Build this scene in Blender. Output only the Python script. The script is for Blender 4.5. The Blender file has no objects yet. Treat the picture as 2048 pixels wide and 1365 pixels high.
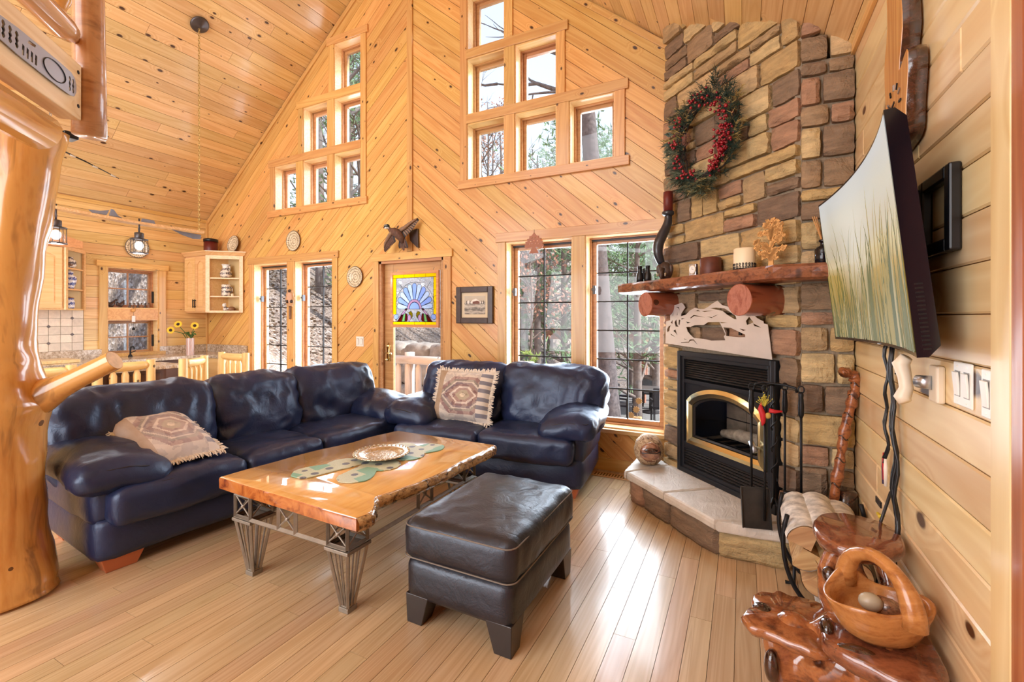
import bpy, math, random
from mathutils import Vector, Matrix, noise
PI = math.pi
R = math.radians
random.seed(7)
scene = bpy.context.scene
COL = scene.collection

# ------------------------------------------------------------ camera, sky, lights, exposure
XR, XL, YB, XC = 0.55, -7.27, 4.15, -3.375      # right wall, left wall, gable wall, ridge line
EAVE, PITCH = 2.87, 0.815                        # eave height at the side walls, roof slope
def roof_z(x): return EAVE + PITCH * (min(XR - x, x - XL))

cam_d = bpy.data.cameras.new('camera')
cam_d.sensor_width = 36.0
cam_d.lens = 917.0 / 2048.0 * 36.0
cam_d.shift_y = -47.5 / 2048.0
cam_d.clip_start = 0.05
cam_d.clip_end = 400
cam = bpy.data.objects.new('camera', cam_d)
COL.objects.link(cam)
cam.location = (0, 0, 1.40)
cam.rotation_euler = (R(90), 0, R(26.7))
scene.camera = cam

world = bpy.data.worlds.new('sky')
scene.world = world
world.use_nodes = True
wn = world.node_tree
wn.nodes.clear()
w_out = wn.nodes.new('ShaderNodeOutputWorld')
w_bg = wn.nodes.new('ShaderNodeBackground')
w_tc = wn.nodes.new('ShaderNodeTexCoord')
w_sep = wn.nodes.new('ShaderNodeSeparateXYZ')
w_ramp = wn.nodes.new('ShaderNodeValToRGB')
w_ramp.color_ramp.elements[0].position = 0.0
w_ramp.color_ramp.elements[0].color = (0.93, 0.96, 1.0, 1)
w_ramp.color_ramp.elements[1].position = 0.75
w_ramp.color_ramp.elements[1].color = (0.62, 0.76, 1.0, 1)
wn.links.new(w_tc.outputs['Generated'], w_sep.inputs[0])
wn.links.new(w_sep.outputs['Z'], w_ramp.inputs['Fac'])
wn.links.new(w_ramp.outputs['Color'], w_bg.inputs['Color'])
wn.links.new(w_bg.outputs[0], w_out.inputs[0])
w_bg.inputs['Strength'].default_value = 3.0

def area(name, loc, target, sx, sy, power, color=(1, 1, 1)):
    d = bpy.data.lights.new(name, 'AREA')
    d.shape = 'RECTANGLE'; d.size = sx; d.size_y = sy; d.energy = power; d.color = color
    o = bpy.data.objects.new(name, d); COL.objects.link(o)
    o.location = loc
    o.rotation_euler = (Vector(target) - Vector(loc)).to_track_quat('-Z', 'Y').to_euler()
    return o
# added lamps: unseen fill from behind and from the loft, extra daylight at the windows
area('rear_fill', (-3.7, -2.6, 2.2), (-2.4, 4.0, 1.5), 4.6, 3.4, 640, (0.90, 0.95, 1.0))
area('loft_fill', (-2.6, -1.2, 4.6), (-3.4, 3.6, 2.4), 4.0, 1.6, 170, (0.90, 0.95, 1.0))
area('window_daylight', (-0.8, 4.75, 1.3), (-1.6, 0, 1.0), 2.6, 2.2, 560, (0.84, 0.92, 1.0))
area('window_daylight', (-4.9, 4.75, 1.5), (-5.2, 0, 1.0), 3.0, 2.4, 480, (0.84, 0.92, 1.0))
area('window_daylight', (-1.0, 4.75, 3.7), (-2.2, 1.0, 1.8), 2.4, 2.0, 300, (0.84, 0.92, 1.0))
area('window_daylight', (-4.2, 4.75, 3.7), (-5.0, 1.0, 2.0), 2.2, 2.0, 230, (0.84, 0.92, 1.0))
sun_d = bpy.data.lights.new('sun', 'SUN')
sun_d.energy = 14.0; sun_d.angle = R(3); sun_d.color = (1.0, 0.95, 0.88)
sun = bpy.data.objects.new('sun', sun_d); COL.objects.link(sun)
sun.rotation_euler = Vector((-0.78, -0.15, -0.60)).to_track_quat('-Z', 'Y').to_euler()

vs = scene.view_settings
vs.view_transform = 'Standard'
vs.look = 'None'
vs.gamma = 1.0
vs.use_curve_mapping = False
vs.exposure = -0.8
scene.cycles.max_bounces = 8
scene.cycles.diffuse_bounces = 5
scene.cycles.glossy_bounces = 4
scene.cycles.transparent_max_bounces = 16
scene.cycles.transmission_bounces = 6
scene.cycles.caustics_reflective = False
scene.cycles.caustics_refractive = False
scene.cycles.sample_clamp_indirect = 6.0

# ------------------------------------------------------------ helpers
def place(o, parent=None, M=None):
    COL.objects.link(o)
    if parent is not None: o.parent = parent
    if M is not None: o.matrix_local = M
    return o

def tag(o, label=None, cat=None, group=None, kind=None):
    if label: o['label'] = label
    if cat: o['category'] = cat
    if group: o['group'] = group
    if kind: o['kind'] = kind
    return o

def thing(name, label, cat, loc=(0, 0, 0), rz=0.0, group=None, rot=None):
    o = bpy.data.objects.new(name, None)
    o.empty_display_size = 0.1
    COL.objects.link(o)
    o.location = loc
    o.rotation_euler = rot if rot else (0, 0, rz)
    return tag(o, label, cat, group)

def frame(o, x, y, z=None):
    """matrix with origin o, local x and y directions"""
    x = Vector(x).normalized(); y = Vector(y)
    z = Vector(z).normalized() if z is not None else x.cross(y).normalized()
    y = z.cross(x).normalized()
    M = Matrix.Identity(4)
    for i in range(3):
        M[i][0], M[i][1], M[i][2], M[i][3] = x[i], y[i], z[i], o[i]
    return M

class MB:
    """collects geometry for ONE mesh object"""
    def __init__(s): s.v = []; s.f = []
    def add(s, vs, fs, M=None):
        n = len(s.v)
        s.v += [tuple(M @ Vector(v)) for v in vs] if M is not None else [tuple(v) for v in vs]
        s.f += [tuple(i + n for i in f) for f in fs]
        return s
    def box(s, a, b, M=None):
        (x0, y0, z0), (x1, y1, z1) = a, b
        vs = [(x0,y0,z0),(x1,y0,z0),(x1,y1,z0),(x0,y1,z0),(x0,y0,z1),(x1,y0,z1),(x1,y1,z1),(x0,y1,z1)]
        return s.add(vs, [(3,2,1,0),(4,5,6,7),(0,1,5,4),(1,2,6,5),(2,3,7,6),(3,0,4,7)], M)
    def prism(s, poly, z0, z1, M=None):
        n = len(poly)
        vs = [(p[0], p[1], z0) for p in poly] + [(p[0], p[1], z1) for p in poly]
        fs = [tuple(range(n - 1, -1, -1)), tuple(range(n, 2 * n))]
        fs += [(i, (i + 1) % n, n + (i + 1) % n, n + i) for i in range(n)]
        return s.add(vs, fs, M)
    def lathe(s, prof, n=20, M=None, cap=True):
        vs = []; fs = []
        for (r, z) in prof:
            for k in range(n):
                a = 2 * PI * k / n
                vs.append((r * math.cos(a), r * math.sin(a), z))
        for i in range(len(prof) - 1):
            for k in range(n):
                k2 = (k + 1) % n
                fs.append((i*n+k, i*n+k2, (i+1)*n+k2, (i+1)*n+k))
        if cap:
            fs.append(tuple(range(n - 1, -1, -1)))
            fs.append(tuple((len(prof)-1)*n + k for k in range(n)))
        return s.add(vs, fs, M)
    def tube(s, path, rad, n=8, M=None, cap=True, closed=False, jit=0.0, seed=0.0):
        P = [Vector(p) for p in path]
        m = len(P)
        rr = rad if isinstance(rad, (list, tuple)) else [rad] * m
        vs = []; fs = []
        up = None
        for i in range(m):
            if closed: t = (P[(i+1) % m] - P[i-1])
            else: t = (P[min(i+1, m-1)] - P[max(i-1, 0)])
            t = t.normalized() if t.length > 1e-9 else Vector((0,0,1))
            if up is None:
                up = Vector((0,0,1)) if abs(t.z) < 0.9 else Vector((1,0,0))
            a = t.cross(up)
            if a.length < 1e-6: a = t.orthogonal()
            a.normalize(); b = a.cross(t).normalized(); up = b
            for k in range(n):
                an = 2 * PI * k / n
                q = math.cos(an) * a + math.sin(an) * b
                r = rr[i]
                if jit: r *= 1 + jit * noise.noise(Vector((math.cos(an)*1.3 + seed, math.sin(an)*1.3, i*0.37 + seed*3)))
                vs.append(P[i] + q * r)
        for i in range(m if closed else m - 1):
            j = (i + 1) % m
            for k in range(n):
                k2 = (k + 1) % n
                fs.append((i*n+k, j*n+k, j*n+k2, i*n+k2))
        if cap and not closed:
            fs.append(tuple(range(n)))
            fs.append(tuple((m-1)*n + k for k in range(n - 1, -1, -1)))
        return s.add(vs, fs, M)
    def ball(s, c, r, n=10, m=7, M=None, sc=(1,1,1)):
        vs = [(c[0], c[1], c[2] - r*sc[2])]; fs = []
        for i in range(1, m):
            t = PI * i / m
            for k in range(n):
                a = 2*PI*k/n
                vs.append((c[0] + r*sc[0]*math.sin(t)*math.cos(a), c[1] + r*sc[1]*math.sin(t)*math.sin(a), c[2] - r*sc[2]*math.cos(t)))
        vs.append((c[0], c[1], c[2] + r*sc[2]))
        for k in range(n): fs.append((0, 1+(k+1) % n, 1+k))
        for i in range(m-2):
            for k in range(n):
                k2 = (k+1) % n
                fs.append((1+i*n+k, 1+i*n+k2, 1+(i+1)*n+k2, 1+(i+1)*n+k))
        L = len(vs)-1
        for k in range(n): fs.append((L, 1+(m-2)*n+k, 1+(m-2)*n+(k+1) % n))
        return s.add(vs, fs, M)
    def mesh(s, name, mat=None, smooth=False):
        me = bpy.data.meshes.new(name)
        me.from_pydata(s.v, [], s.f)
        if smooth: me.polygons.foreach_set('use_smooth', [True] * len(me.polygons))
        if mat is not None: me.materials.append(mat)
        me.update()
        return me
    def obj(s, name, mat=None, parent=None, M=None, smooth=False, bevel=0.0, sub=0, segs=2):
        o = bpy.data.objects.new(name, s.mesh(name, mat, smooth))
        place(o, parent, M)
        if bevel:
            b = o.modifiers.new('bevel', 'BEVEL'); b.width = bevel; b.segments = segs; b.limit_method = 'ANGLE'; b.angle_limit = R(40)
            if not smooth: pass
        if sub:
            m = o.modifiers.new('sub', 'SUBSURF'); m.levels = sub; m.render_levels = sub
        return o

def board(name, o, x, y, L, W, T, mat, parent=None, bevel=0.0):
    """a plank: local x along its length, y across, z out of its face"""
    return MB().box((0, 0, 0), (L, W, T)).obj(name, mat, parent, frame(o, x, y), bevel=bevel)

def auto_smooth(o, ang=35):
    me = o.data
    me.polygons.foreach_set('use_smooth', [True] * len(me.polygons))
    try: me.set_sharp_from_angle(angle=R(ang))
    except Exception: pass
    return o

def puff(size, r, n=8, crown=0.0, wr=0.0, ws=3.0, seed=0.0, side=0.0, crownz=None, fn=None):
    """an upholstered cushion: rounded box of the given size centred at 0, bulging, wrinkled"""
    sx, sy, sz = [q / 2 for q in size]
    key = {}
    vs = []; fs = []
    nx = max(4, int(n * min(3.0, size[0] / max(size) * 2))); ny = max(4, int(n * min(3.0, size[1] / max(size) * 2))); nz = max(4, int(n * min(3.0, size[2] / max(size) * 2)))
    def vert(i, j, k):
        q = (i, j, k)
        if q in key: return key[q]
        def warp(t, h, rr):
            # concentrates rows near the edges
            a = 2 * t - 1
            return h * math.copysign(abs(a) ** 0.75, a)
        p = Vector((warp(i/nx, sx, r), warp(j/ny, sy, r), warp(k/nz, sz, r)))
        rr = min(r, sx, sy, sz)
        c = Vector((max(-sx+rr, min(sx-rr, p.x)), max(-sy+rr, min(sy-rr, p.y)), max(-sz+rr, min(sz-rr, p.z))))
        d = p - c
        if d.length > 1e-9: d = d.normalized() * rr
        u = c + d
        ax, ay, az = u.x/sx, u.y/sy, u.z/sz
        bx, by, bz = 1-ax*ax, 1-ay*ay, 1-az*az
        u.z += (crown if (az > 0 or crownz is None) else crownz) * math.copysign(1, az) * max(bx,0)**.6 * max(by,0)**.6 * min(1, abs(az)*1.4)
        u.x += side * math.copysign(1, ax) * max(by,0)**.6 * max(bz,0)**.6 * min(1, abs(ax)*1.2)
        u.y += side * math.copysign(1, ay) * max(bx,0)**.6 * max(bz,0)**.6 * min(1, abs(ay)*1.2)
        if wr:
            w = Vector((u.x*ws + seed*7.1, u.y*ws - seed*3.3, u.z*ws + seed))
            q1 = noise.noise(w) ; q2 = 1 - abs(noise.noise(w*1.9 + Vector((5,1,2)))) * 2
            nrm = d.normalized() if d.length > 1e-9 else Vector((0,0,1))
            if abs(az) > .95: nrm = Vector((0,0,az))
            elif abs(ax) > .97: nrm = Vector((ax,0,0))
            elif abs(ay) > .97: nrm = Vector((0,ay,0))
            u += nrm * wr * (0.7*q1 + 0.5*(q2-0.5))
        if fn: u = fn(u)
        key[q] = len(vs); vs.append(u)
        return key[q]
    for i in range(nx):
        for j in range(ny):
            fs.append((vert(i,j,0), vert(i,j+1,0), vert(i+1,j+1,0), vert(i+1,j,0)))
            fs.append((vert(i,j,nz), vert(i+1,j,nz), vert(i+1,j+1,nz), vert(i,j+1,nz)))
    for i in range(nx):
        for k in range(nz):
            fs.append((vert(i,0,k), vert(i+1,0,k), vert(i+1,0,k+1), vert(i,0,k+1)))
            fs.append((vert(i,ny,k), vert(i,ny,k+1), vert(i+1,ny,k+1), vert(i+1,ny,k)))
    for j in range(ny):
        for k in range(nz):
            fs.append((vert(0,j,k), vert(0,j,k+1), vert(0,j+1,k+1), vert(0,j+1,k)))
            fs.append((vert(nx,j,k), vert(nx,j+1,k), vert(nx,j+1,k+1), vert(nx,j,k+1)))
    m = MB(); m.v = [tuple(v) for v in vs]; m.f = fs
    return m

def T(x, y, z): return Matrix.Translation((x, y, z))
def RX(a): return Matrix.Rotation(R(a), 4, 'X')
def RY(a): return Matrix.Rotation(R(a), 4, 'Y')
def RZ(a): return Matrix.Rotation(R(a), 4, 'Z')

def clip(poly, a, b, c):
    """keep the part of a convex 2-D polygon where a*x+b*y <= c"""
    out = []
    n = len(poly)
    for i in range(n):
        p, q = poly[i], poly[(i+1) % n]
        dp, dq = a*p[0]+b*p[1]-c, a*q[0]+b*q[1]-c
        if dp <= 1e-9: out.append(p)
        if (dp < -1e-9 and dq > 1e-9) or (dp > 1e-9 and dq < -1e-9):
            t = dp / (dp - dq)
            out.append((p[0]+t*(q[0]-p[0]), p[1]+t*(q[1]-p[1])))
    return out if len(out) >= 3 else []
def minus_rect(polys, r):
    x0, x1, z0, z1 = r
    out = []
    for p in polys:
        xs = [q[0] for q in p]; zs = [q[1] for q in p]
        if max(xs) <= x0 or min(xs) >= x1 or max(zs) <= z0 or min(zs) >= z1:
            out.append(p); continue
        a = clip(p, 1, 0, x0)
        if a: out.append(a)
        a = clip(p, -1, 0, -x1)
        if a: out.append(a)
        mid = clip(clip(p, 1, 0, x1) or [], -1, 0, -x0) if clip(p, 1, 0, x1) else []
        if mid:
            a = clip(mid, 0, 1, z0)
            if a: out.append(a)
            a = clip(mid, 0, -1, -z1)
            if a: out.append(a)
    return out
def parea(p):
    return abs(sum(p[i][0]*p[(i+1) % len(p)][1]-p[(i+1) % len(p)][0]*p[i][1] for i in range(len(p))))/2

def copy_tree(o, parent=None, loc=None, rz=None, label=None, rot=None):
    c = o.copy(); COL.objects.link(c)
    if parent is not None: c.parent = parent
    for ch in list(o.children): copy_tree(ch, c)
    if loc is not None: c.location = loc
    if rz is not None: c.rotation_euler = (0, 0, rz)
    if rot is not None: c.rotation_euler = rot
    if label: c['label'] = label
    return c
# ------------------------------------------------------------ materials
class NT:
    def __init__(s, name):
        s.m = bpy.data.materials.new(name); s.m.use_nodes = True
        s.t = s.m.node_tree; s.n = s.t.nodes
        s.b = s.n['Principled BSDF']
    def new(s, kind, **kw):
        x = s.n.new('ShaderNode' + kind)
        for k, v in kw.items():
            if hasattr(x, k) and k not in ('Scale',): setattr(x, k, v)
            else: x.inputs[k.replace('_', ' ')].default_value = v
        return x
    def ln(s, a, b): s.t.links.new(a, b)
    def val(s, sock, v): s.b.inputs[sock].default_value = v
    def ramp(s, stops, interp='LINEAR'):
        r = s.n.new('ShaderNodeValToRGB'); cr = r.color_ramp; cr.interpolation = interp
        while len(cr.elements) < len(stops): cr.elements.new(0.5)
        for e, (p, c) in zip(cr.elements, stops):
            e.position = p; e.color = (c[0], c[1], c[2], 1)
        return r
    def math(s, op, a, b=None, c=None):
        x = s.n.new('ShaderNodeMath'); x.operation = op
        for i, q in enumerate((a, b, c)):
            if q is None: continue
            if isinstance(q, (int, float)): x.inputs[i].default_value = q
            else: s.ln(q, x.inputs[i])
        return x.outputs[0]
    def mix(s, fac, a, b, mode='MIX'):
        x = s.n.new('ShaderNodeMix'); x.data_type = 'RGBA'; x.blend_type = mode
        for sock, q in ((x.inputs[0], fac), (x.inputs[6], a), (x.inputs[7], b)):
            if isinstance(q, (int, float)): sock.default_value = q
            elif isinstance(q, (tuple, list)): sock.default_value = (q[0], q[1], q[2], 1)
            else: s.ln(q, sock)
        return x.outputs[2]
    def coords(s, offset=True, scale=(1,1,1)):
        tc = s.n.new('ShaderNodeTexCoord'); v = tc.outputs['Object']
        s.rnd = s.n.new('ShaderNodeObjectInfo').outputs['Random']
        if offset:
            mul = s.math('MULTIPLY', s.rnd, 173.0)
            add = s.n.new('ShaderNodeVectorMath'); add.operation = 'ADD'
            cmb = s.n.new('ShaderNodeCombineXYZ'); s.ln(mul, cmb.inputs[0]); s.ln(mul, cmb.inputs[1])
            s.ln(v, add.inputs[0]); s.ln(cmb.outputs[0], add.inputs[1]); v = add.outputs[0]
        return v
    def scaled(s, v, sc):
        m = s.n.new('ShaderNodeMapping'); m.inputs['Scale'].default_value = sc
        s.ln(v, m.inputs['Vector']); return m.outputs[0]
    def noise(s, v, scale=5.0, detail=3.0, rough=0.55, dist=0.0):
        x = s.n.new('ShaderNodeTexNoise'); x.inputs['Scale'].default_value = scale; x.inputs['Detail'].default_value = detail
        x.inputs['Roughness'].default_value = rough; x.inputs['Distortion'].default_value = dist
        if v is not None: s.ln(v, x.inputs['Vector'])
        return x.outputs['Fac']
    def bump(s, h, strength=0.3, dist=0.01):
        b = s.n.new('ShaderNodeBump'); b.inputs['Strength'].default_value = strength; b.inputs['Distance'].default_value = dist
        s.ln(h, b.inputs['Height']); s.ln(b.outputs[0], s.b.inputs['Normal'])
    def color(s, c): 
        if isinstance(c, (tuple, list)): s.b.inputs['Base Color'].default_value = (c[0], c[1], c[2], 1)
        else: s.ln(c, s.b.inputs['Base Color'])

def srgb(r, g, b):
    f = lambda c: (c/255/12.92) if c/255 <= 0.04045 else ((c/255+0.055)/1.055)**2.4
    return (f(r), f(g), f(b))

def plain(name, col, rough=0.5, metal=0.0, spec=0.5, var=0.0, scale=20, bump=0.0, coat=0.0, emit=None, estr=0.0):
    m = NT(name)
    if var:
        v = m.coords()
        n = m.noise(v, scale, 4)
        dark = tuple(c*(1-var) for c in col); lite = tuple(min(1, c*(1+var)) for c in col)
        r = m.ramp([(0.3, dark), (0.7, lite)]); m.ln(n, r.inputs[0]); m.color(r.outputs[0])
        if bump: m.bump(n, bump, 0.005)
    else: m.color(col)
    m.val('Roughness', rough); m.val('Metallic', metal); m.val('Specular IOR Level', spec); m.val('Coat Weight', coat); m.val('Coat Roughness', 0.08)
    if emit: m.b.inputs['Emission Color'].default_value = (*emit, 1); m.val('Emission Strength', estr)
    return m.m

def wood(name, c0, c1, knot=(0.06, 0.022, 0.01), knots=0.14, rough=0.32, grain=1.0, tone=0.12, coat=0.25, kscale=6.5, ksize=0.10, axis='x', hue=None, bump=0.06):
    """planed timber, local x along the grain: growth bands, fine streaks, knots, a tone per board"""
    m = NT(name)
    v = m.coords()
    if axis == 'z': 
        mp = m.n.new('ShaderNodeMapping'); mp.inputs['Rotation'].default_value = (0, R(90), 0); m.ln(v, mp.inputs['Vector']); v = mp.outputs[0]
    # knots push the grain aside
    k2 = m.n.new('ShaderNodeTexVoronoi'); k2.voronoi_dimensions = '2D'; k2.inputs['Scale'].default_value = kscale
    kv = m.scaled(v, (0.55, 1.0, 1.0)); m.ln(kv, k2.inputs['Vector'])
    sepc = m.n.new('ShaderNodeSeparateColor'); m.ln(k2.outputs['Color'], sepc.inputs[0])
    keep = m.math('LESS_THAN', sepc.outputs[0], knots)
    size = m.math('MULTIPLY_ADD', sepc.outputs[1], ksize*1.1, ksize*0.35)
    rel = m.math('DIVIDE', k2.outputs['Distance'], size)
    near = m.math('MULTIPLY', m.math('SUBTRACT', 1.0, m.math('MINIMUM', m.math('MULTIPLY', rel, 0.28), 1.0)), keep)
    g1 = m.noise(m.scaled(v, (0.5, 9*grain, 9*grain)), 1.0, 2.0, 0.5, 0.6)
    wv = m.math('ADD', m.math('MULTIPLY', g1, 7.0), m.math('MULTIPLY', near, 3.0))
    band = m.math('PINGPONG', wv, 0.5)
    streak = m.noise(m.scaled(v, (1.5, 70*grain, 70*grain)), 1.0, 3.0, 0.6)
    f = m.math('ADD', m.math('MULTIPLY', band, 1.0), m.math('MULTIPLY', streak, 0.5))
    r = m.ramp([(0.15, c0), (0.85, c1)]); m.ln(f, r.inputs[0])
    # tone per board
    hs = m.n.new('ShaderNodeHueSaturation'); m.ln(r.outputs[0], hs.inputs['Color'])
    m.ln(m.math('MULTIPLY_ADD', m.rnd, 2*tone, 1-tone), hs.inputs['Value'])
    m.ln(m.math('MULTIPLY_ADD', m.math('FRACT', m.math('MULTIPLY', m.rnd, 7.31)), 0.020, 0.4925), hs.inputs['Hue'])
    halo = m.math('MULTIPLY', m.math('SUBTRACT', 1.0, m.math('MINIMUM', m.math('MULTIPLY', rel, 0.6), 1.0)), keep)
    c = m.mix(m.math('MULTIPLY', halo, 0.8), hs.outputs[0], tuple(q*0.6 for q in c1))
    core = m.math('MULTIPLY', m.math('SUBTRACT', 1.0, m.math('SMOOTH_MIN', rel, 1.0, 0.1)), keep)
    core = m.math('MINIMUM', m.math('MULTIPLY', core, 3.0), 1.0)
    c = m.mix(core, c, knot)
    m.color(c)
    m.val('Roughness', rough); m.val('Coat Weight', coat); m.val('Coat Roughness', 0.12)
    if bump: m.bump(f, bump, 0.004)
    return m.m

PINE   = wood('honey_pine', srgb(226,182,114), srgb(206,150,82), rough=0.30, knots=0.30, kscale=7.5, ksize=0.085)
CEIL   = wood('ceiling_pine', srgb(230,198,146), srgb(212,170,114), rough=0.34, knots=0.34, kscale=7.5, ksize=0.09)
PALE   = wood('pale_pine', srgb(234,210,166), srgb(218,184,134), rough=0.30, knots=0.10, grain=0.45, kscale=5.0, ksize=0.14, tone=0.08)
TRIM   = wood('trim_pine', srgb(224,180,116), srgb(204,150,88), rough=0.30, knots=0.3, kscale=9, ksize=0.09)
SASH   = wood('sash_pine', srgb(198,150,106), srgb(174,122,80), rough=0.35, knots=0.0)
KCAB   = wood('kitchen_maple', srgb(236,196,142), srgb(222,174,116), rough=0.35, knots=0.0, tone=0.05)
KWALL  = wood('kitchen_pine', srgb(228,192,134), srgb(208,162,102), rough=0.30, knots=0.3, kscale=7.5, ksize=.085)
BAMBOO = wood('bamboo_floor', srgb(208,182,146), srgb(186,154,116), rough=0.30, knots=0.0, grain=1.6, tone=0.10, coat=0.35, bump=0.02)
REDJ   = wood('reddish_jamb', srgb(190,116,84), srgb(160,84,60), rough=0.25, knots=0.05, axis='z')
GROOVE = plain('groove_shadow_board', srgb(150,92,44), 0.8)

def logmat(name, c0, c1, dark, rough=0.22, coat=0.6, axis='z', knots=0.05, streak=0.5):
    """peeled varnished log, long axis local z (or x)"""
    m = NT(name); v = m.coords()
    sc = (5.0, 5.0, 0.8) if axis == 'z' else (0.8, 5.0, 5.0)
    n1 = m.noise(m.scaled(v, sc), 1.2, 3, 0.55, 1.2)
    n2 = m.noise(m.scaled(v, tuple(q*7 for q in sc)), 1.0, 3, 0.6)
    f = m.math('ADD', m.math('MULTIPLY', n1, 0.8), m.math('MULTIPLY', n2, 0.35))
    r = m.ramp([(0.32, c1), (0.56, c0), (0.75, c0)]); m.ln(f, r.inputs[0])
    n3 = m.noise(m.scaled(v, tuple(q*1.6 for q in sc)), 1.0, 3, 0.6, 2.0)
    d = m.ramp([(0.57, (0,0,0)), (0.72, (1,1,1))]); m.ln(n3, d.inputs[0])
    c = m.mix(m.math('MULTIPLY', d.outputs[0], streak), r.outputs[0], dark)
    vo = m.n.new('ShaderNodeTexVoronoi'); vo.inputs['Scale'].default_value = 5.0; m.ln(v, vo.inputs['Vector'])
    k = m.math('LESS_THAN', vo.outputs['Distance'], knots*1.6)
    c = m.mix(m.math('MULTIPLY', k, 0.85), c, (0.05, 0.02, 0.01))
    m.color(c); m.val('Roughness', rough); m.val('Coat Weight', coat); m.val('Coat Roughness', 0.07)
    m.bump(f, 0.15, 0.01)
    return m.m
LOG    = logmat('varnished_log', srgb(212,160,90), srgb(182,120,56), srgb(112,76,50), streak=.65)
LOGX   = logmat('varnished_rail', srgb(190,142,98), srgb(156,102,64), srgb(120,72,46), axis='x')
LOGN   = logmat('railing_newel', srgb(186,138,96), srgb(146,94,60), srgb(104,62,40), rough=0.3)
CHAIRL = logmat('chair_log', srgb(242,206,140), srgb(224,172,92), srgb(170,110,60), rough=0.35, coat=0.2, streak=0.3)
CHAIRX = logmat('chair_rail_log', srgb(242,206,140), srgb(224,172,92), srgb(170,110,60), rough=0.35, coat=0.2, axis='x', streak=0.3)
CEDARX = logmat('red_cedar', srgb(150,80,54), srgb(112,54,36), srgb(70,24,16), axis='x', streak=0.7, knots=0.09)

def burl(name, c0, c1, dark, scale=4.0, rough=0.12, coat=0.9, hole=0.62):
    m = NT(name); v = m.coords()
    n1 = m.noise(m.scaled(v, (1,1,2.4)), scale, 5, 0.6, 2.5)
    n2 = m.noise(v, scale*9, 4, 0.7, 0.5)
    f = m.math('ADD', m.math('MULTIPLY', n1, 0.75), m.math('MULTIPLY', n2, 0.3))
    r = m.ramp([(0.34, c1), (0.48, c0), (0.60, c1), (0.72, dark)]); m.ln(f, r.inputs[0])
    n3 = m.noise(v, scale*1.7, 3, 0.6, 1.0)
    d = m.ramp([(hole, (0,0,0)), (hole+0.07, (1,1,1))]); m.ln(n3, d.inputs[0])
    c = m.mix(m.math('MULTIPLY', d.outputs[0], 0.85), r.outputs[0], dark)
    m.color(c); m.val('Roughness', rough); m.val('Coat Weight', coat); m.val('Coat Roughness', 0.04)
    m.bump(f, 0.2, 0.01)
    return m.m
BURL   = burl('burl_root', srgb(170,104,60), srgb(126,72,44), srgb(48,22,14))
BURLT  = burl('burl_slab', srgb(142,84,56), srgb(104,58,40), srgb(58,28,20), scale=4.0, hole=0.7)
BURLD  = burl('burl_dark', srgb(70,40,28), srgb(40,22,16), srgb(14,8,7), scale=8)
BASKW  = burl('basket_wood', srgb(194,134,76), srgb(164,104,54), srgb(96,44,22), scale=2.6, rough=0.25, coat=0.4, hole=0.74)
MANTEL = burl('mantel_cedar', srgb(150,92,62), srgb(108,62,42), srgb(54,28,20), scale=5, rough=0.38, coat=0.25, hole=0.6)
STICKW = burl('carved_stick', srgb(164,98,56), srgb(128,70,40), srgb(62,26,14), scale=10, rough=0.35, coat=0.3, hole=0.6)

def stonemat():
    m = NT('field_stone'); v = m.coords()
    pal = [srgb(206,182,134), srgb(138,116,98), srgb(214,190,142), srgb(166,140,112), srgb(200,170,120), srgb(122,102,90), srgb(210,182,140), srgb(178,138,114), srgb(204,176,124), srgb(150,126,102), srgb(218,194,148), srgb(186,160,122)]
    r = m.ramp([(i/len(pal), c) for i, c in enumerate(pal)], 'CONSTANT'); m.ln(m.rnd, r.inputs[0])
    n1 = m.noise(v, 9, 5, 0.65, 0.4); n2 = m.noise(m.scaled(v, (6, 26, 6)), 1, 4, 0.65)
    c = m.mix(m.math('MULTIPLY', n1, 0.55), r.outputs[0], tuple(q*0.6 for q in srgb(150,130,106)))
    rr = m.ramp([(0.35, (0.72,0.72,0.72)), (0.65, (1.25,1.22,1.15))]); m.ln(n2, rr.inputs[0])
    c = m.mix(0.8, c, rr.outputs[0], 'MULTIPLY')
    m.color(c); m.val('Roughness', 0.85); m.val('Specular IOR Level', 0.25)
    h = m.math('ADD', n1, m.math('MULTIPLY', n2, 0.5)); m.bump(h, 1.0, 0.03)
    return m.m
STONE = stonemat()
MORTAR = plain('mortar', srgb(150,136,116), 0.95, var=0.2, scale=60, bump=0.4)
def slatemat():
    m = NT('hearth_flagstone'); v = m.coords()
    n1 = m.noise(v, 5, 5, 0.6, 0.8); n2 = m.noise(m.scaled(v, (14, 5, 5)), 1.5, 4, 0.65, 1.0)
    r = m.ramp([(0.3, srgb(196,186,172)), (0.7, srgb(222,214,204))]); m.ln(n1, r.inputs[0]); m.color(r.outputs[0])
    m.val('Roughness', 0.55); m.bump(n2, 0.5, 0.015)
    return m.m
SLATE = slatemat()

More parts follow.
